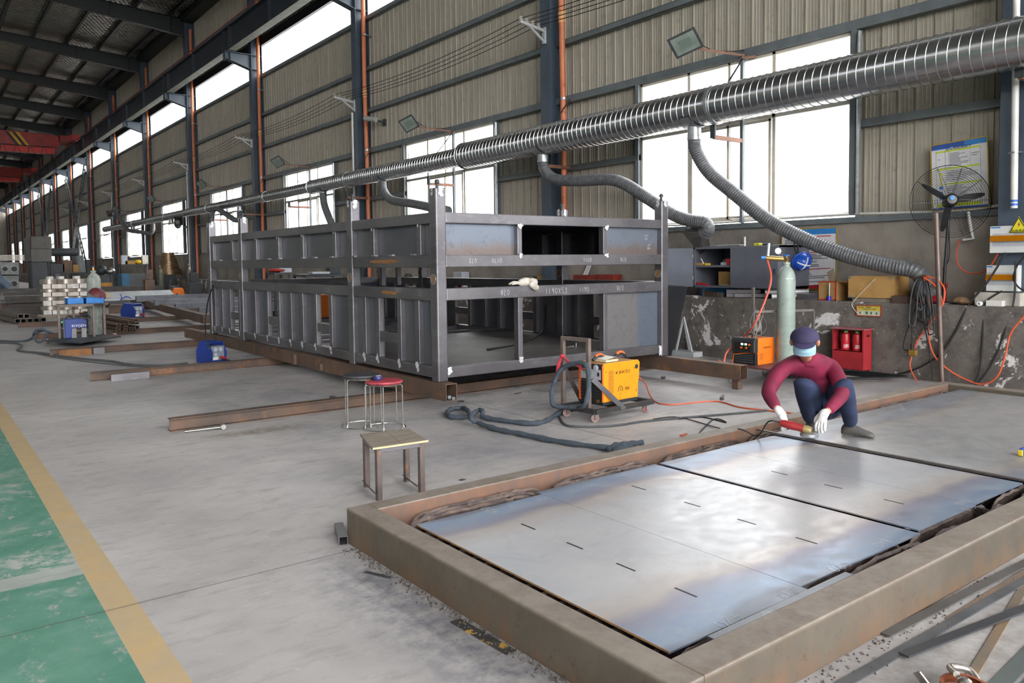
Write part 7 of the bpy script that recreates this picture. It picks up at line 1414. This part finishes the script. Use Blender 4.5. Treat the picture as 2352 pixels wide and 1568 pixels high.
bench(205, 262, 632, 45, 'dark bench with grinding machines behind the speckled cylinder', [(.55, .5, .6, steel_dark, 'grinder_part', 'round black grinder body on the bench behind the speckled cylinder', 'grinder'), (.9, .5, .45, sil, 'grinder_part', 'pale round machine part at the right of the grinder bench', 'part')])
wyb(233, 258, 649, 671, 41, .5, floor=True).build('carton', M('orange_tan_carton', 'b5803c', '9f6f33', 5, .8), label='orange-tan carton on the floor behind the bright pipes', cat='box', bev=.01)
wyb(281, 298, 628, 673, 43.5, 1.0, floor=True).build('blue_cabinet', M('faded_blue_paint', '2f6a8c', '285a78', 4, .5), label='faded blue steel cabinet side behind the bright pipes', cat='cabinet', bev=.01)
wyb(298.5, 342, 628, 673, 43.5, 1.0, floor=True).build('grey_cabinet', M('dull_grey_cabinet', '55575a', '494b4e', 3, .5), label='dull grey steel cabinet next to the faded blue one', cat='cabinet', bev=.01)
ob_ = M('olive_bottle', '5c5a4c', '4d4b40', 5, .45)
for i, (px, py, lb) in enumerate(((367, 608, 'olive-brown gas bottle in front of the cone of bronze rings'), (432, 604, 'dark brown gas bottle left of the frame far end'))):
    Y = 41 if i == 0 else 38; c = WY(px, py, Y); b_ = gas_bottle((0, 0, 0), lb, ob_ if i == 0 else M('dark_brown_bottle', '4b4038', '3e352e', 5, .45), c.z-.1, .15, 'gas_bottle'); b_.location = (c.x, Y, 0)
bz_ = M('bronze_ring', '8d7355', '6d5840', 4, .35, .6)
c = WX(388, 630, 11.0)
for i in range(8):
    z = WX(388, 630-6.3*i, 11.0).z; r = .62-.042*i+(.06 if i < 2 else 0); m = MB(); h = WX(388, 623.7, 11.0).z-WX(388, 630, 11.0).z
    m.lathe([(r*.6, 0), (r, 0), (r, h*.93), (r*.6, h*.93), (r*.6, 0)], (11.0 if i > -1 else 0, c.y, z), n=26); m.build('bronze_ring', bz_, label='bronze-brown ring in the tapering stack by the far windows, %s from the bottom' % ORD[i], cat='ring', group='bronze rings in the tapering stack')
m = MB(); m.box(10.35, 11.18, c.y-.6, c.y+.6, 0, WX(388, 630, 11.0).z); m.build('ring_table', steel_dark, label='dark stand under the tapering stack of bronze rings', cat='stand', bev=.01)
# clutter seen through the left side of the frame
bench(630, 668, 626, 24, 'grey bench seen through the frame side with a red dish on top', [(.35, .55, .16, red_m, 'grinder_part', 'red dish-shaped cover on the bench seen through the frame side', 'cover'), (.8, .4, .18, pale_panel, 'plastic_bag', 'pale plastic bag on the bench seen through the frame side', 'bag')])
bench(700, 795, 630, 19.5, 'long grey bench seen through the frame side with a blue crate below', [(.45, .5, .06, pale_panel, 'paper_box', 'papers lying on the long bench seen through the frame side', 'paper'), (.8, .3, .2, steel_dark, 'machine_part', 'dark part on the long bench seen through the frame side', 'part')])
a = WY(752, 648, 19.4); m = MB(); m.box(a.x-.25, a.x+.25, 19.2, 19.45, 0.9, 1.08); m.build('blue_crate', trays_m, label='bright blue crate before the long bench seen through the frame side', cat='crate', bev=.01)
m = MB(); m.box(a.x-.35, a.x+.35, 19.15, 19.5, 0, .9); m.build('crate_stand', steel_dark, label='dark stand under the bright blue crate', cat='stand')
t = thing('welding_machine', 'orange welder glimpsed through the lower opening of the frame side', 'welding machine', (9.6, 17, 0)); a = WY(742, 690, 17.5); m = MB(); m.box(a.x-.12, a.x+.14, 17.5, 18.0, .45, 1.0); m.build('housing', orange2, t, .02); m = MB(); m.box(a.x-.15, a.x+.17, 17.45, 18.05, .1, .45); m.build('cart_base', steel_dark, t)
for s_ in (-.1, .12): m = MB(); m.cyl((a.x+s_, 17.44, .1), (a.x+s_, 17.5, .1), .1, n=16); m.build('wheel', black, t)
m = MB(); c = WX(937, 628, 11.5); m.lathe([(0, 0), (.13, 0), (.13, .28), (.08, .34), (.06, .36), (0, .36)], (11.5, c.y, LZ), n=18); m.build('paint_drum', dark, label='dark drum on the wall ledge seen through the frame side', cat='drum')
# lattice cross braces in two far bays
def lattice(k, flip, label):
    ya, yb = Y0+BAY*k+.2, Y0+BAY*(k+1)-.2
    if flip: ya, yb = yb, ya
    p, q = V((11.28, ya, 1.5)), V((11.28, yb, 9.7)); d = (q-p).normalized(); n_ = V((1, 0, 0)).cross(d).normalized()*.3; t = thing('lattice_brace', label, 'brace', tuple(p), 'lattice cross braces'); xo = V((.12 if flip else 0, 0, 0))
    for s_ in (-1, 1): m = MB(); m.bar(p+n_*s_+xo, q+n_*s_+xo, .09, .09, up=(1, 0, 0)); m.build('chord', girt_m, t)
    for i in range(20): c = p.lerp(q, (i+.5)/20)+xo; m = MB(); m.bar(c-n_, c+n_, .05, .05, up=(1, 0, 0)); m.build('rung', girt_m, t)
for k in (7, 9):
    for f_ in (0, 1): lattice(k, f_, 'ladder-like lattice brace %s in the %s braced bay' % ('rising away from the camera' if not f_ else 'rising towards the camera', 'nearer' if k == 7 else 'farther'))
# dark sections, tubes and machine parts lying between the stacks and the far wall
dk = M('dark_scale_steel', '47423f', '38342f', 4, .55, .3)
for i, (x0, y, L_, h, mt) in enumerate(((2.2, 33.5, 2.0, .28, dk), (2.9, 38, 3.2, .28, rust_m), (3.2, 42, 3.6, .26, dk), (3.9, 46, 4.0, .2, dk), (7.2, 33.8, 2.6, .3, dk), (7.6, 30.8, 1.8, .28, rust_m), (7.0, 25.2, 2.6, .22, dk), (6.4, 40.5, 3.2, .8, dk), (6.2, 52, 4.5, .5, dk))):
    m = MB(); m.box(x0, x0+L_, y, y+.5, 0, h)
    for k in range(int(h/.12)): m.box(x0-.02, x0+L_+.02*(k % 2), y-.012, y, .02+k*.12, .10+k*.12)
    m.build('steel_section_pile', mt, label='low dark pile of steel sections, %s from the near side' % ['third', 'fourth', 'sixth', 'seventh', 'fifth, right of the rings,', 'second', 'nearest', 'one behind the orange-tan carton, away', 'farthest'][i], cat='steel pile', group='dark steel piles at the back')
for i in range(6):
    m = MB(); a = G(66, 688-0*i); z = .1+i*.15; m.bar((3.1-.04*i, 37+.15*i, z-.04), (5.6, 37+.15*i, z-.04), .3, .12, hollow=.01); m.build('dark_tube', dk, label='dark tube in the stack left of the ring stack, %s from the bottom' % ORD[i], cat='steel tube', group='dark tubes left of the ring stack')
rp = random.Random(11)
for i in range(34):
    Y = rp.uniform(36, 78); x = rp.uniform(9.0, 10.7); h = rp.uniform(.5, 1.6); w_ = rp.uniform(.3, .9); m = MB(); m.box(x-w_/2, x+w_/2, Y, Y+w_, 0, h*.7); m.box(x-w_*.3, x+w_*.35, Y+.05, Y+w_*.6, h*.7, h)
    m.cyl((x, Y-.02, h*.45), (x, Y+.1, h*.45), w_*.25, n=12); m.bar((x-w_*.4, Y, h*.7), (x-w_*.2, Y, h+.3), .06, .06)
    m.build('machine_unit', [steel_dark, dk, dk, rust_m, girt_m][rp.randrange(5)], label='dim machine unit among the dark clutter along the far window wall', cat='machine', group='machine units along the far window wall', bev=.02)
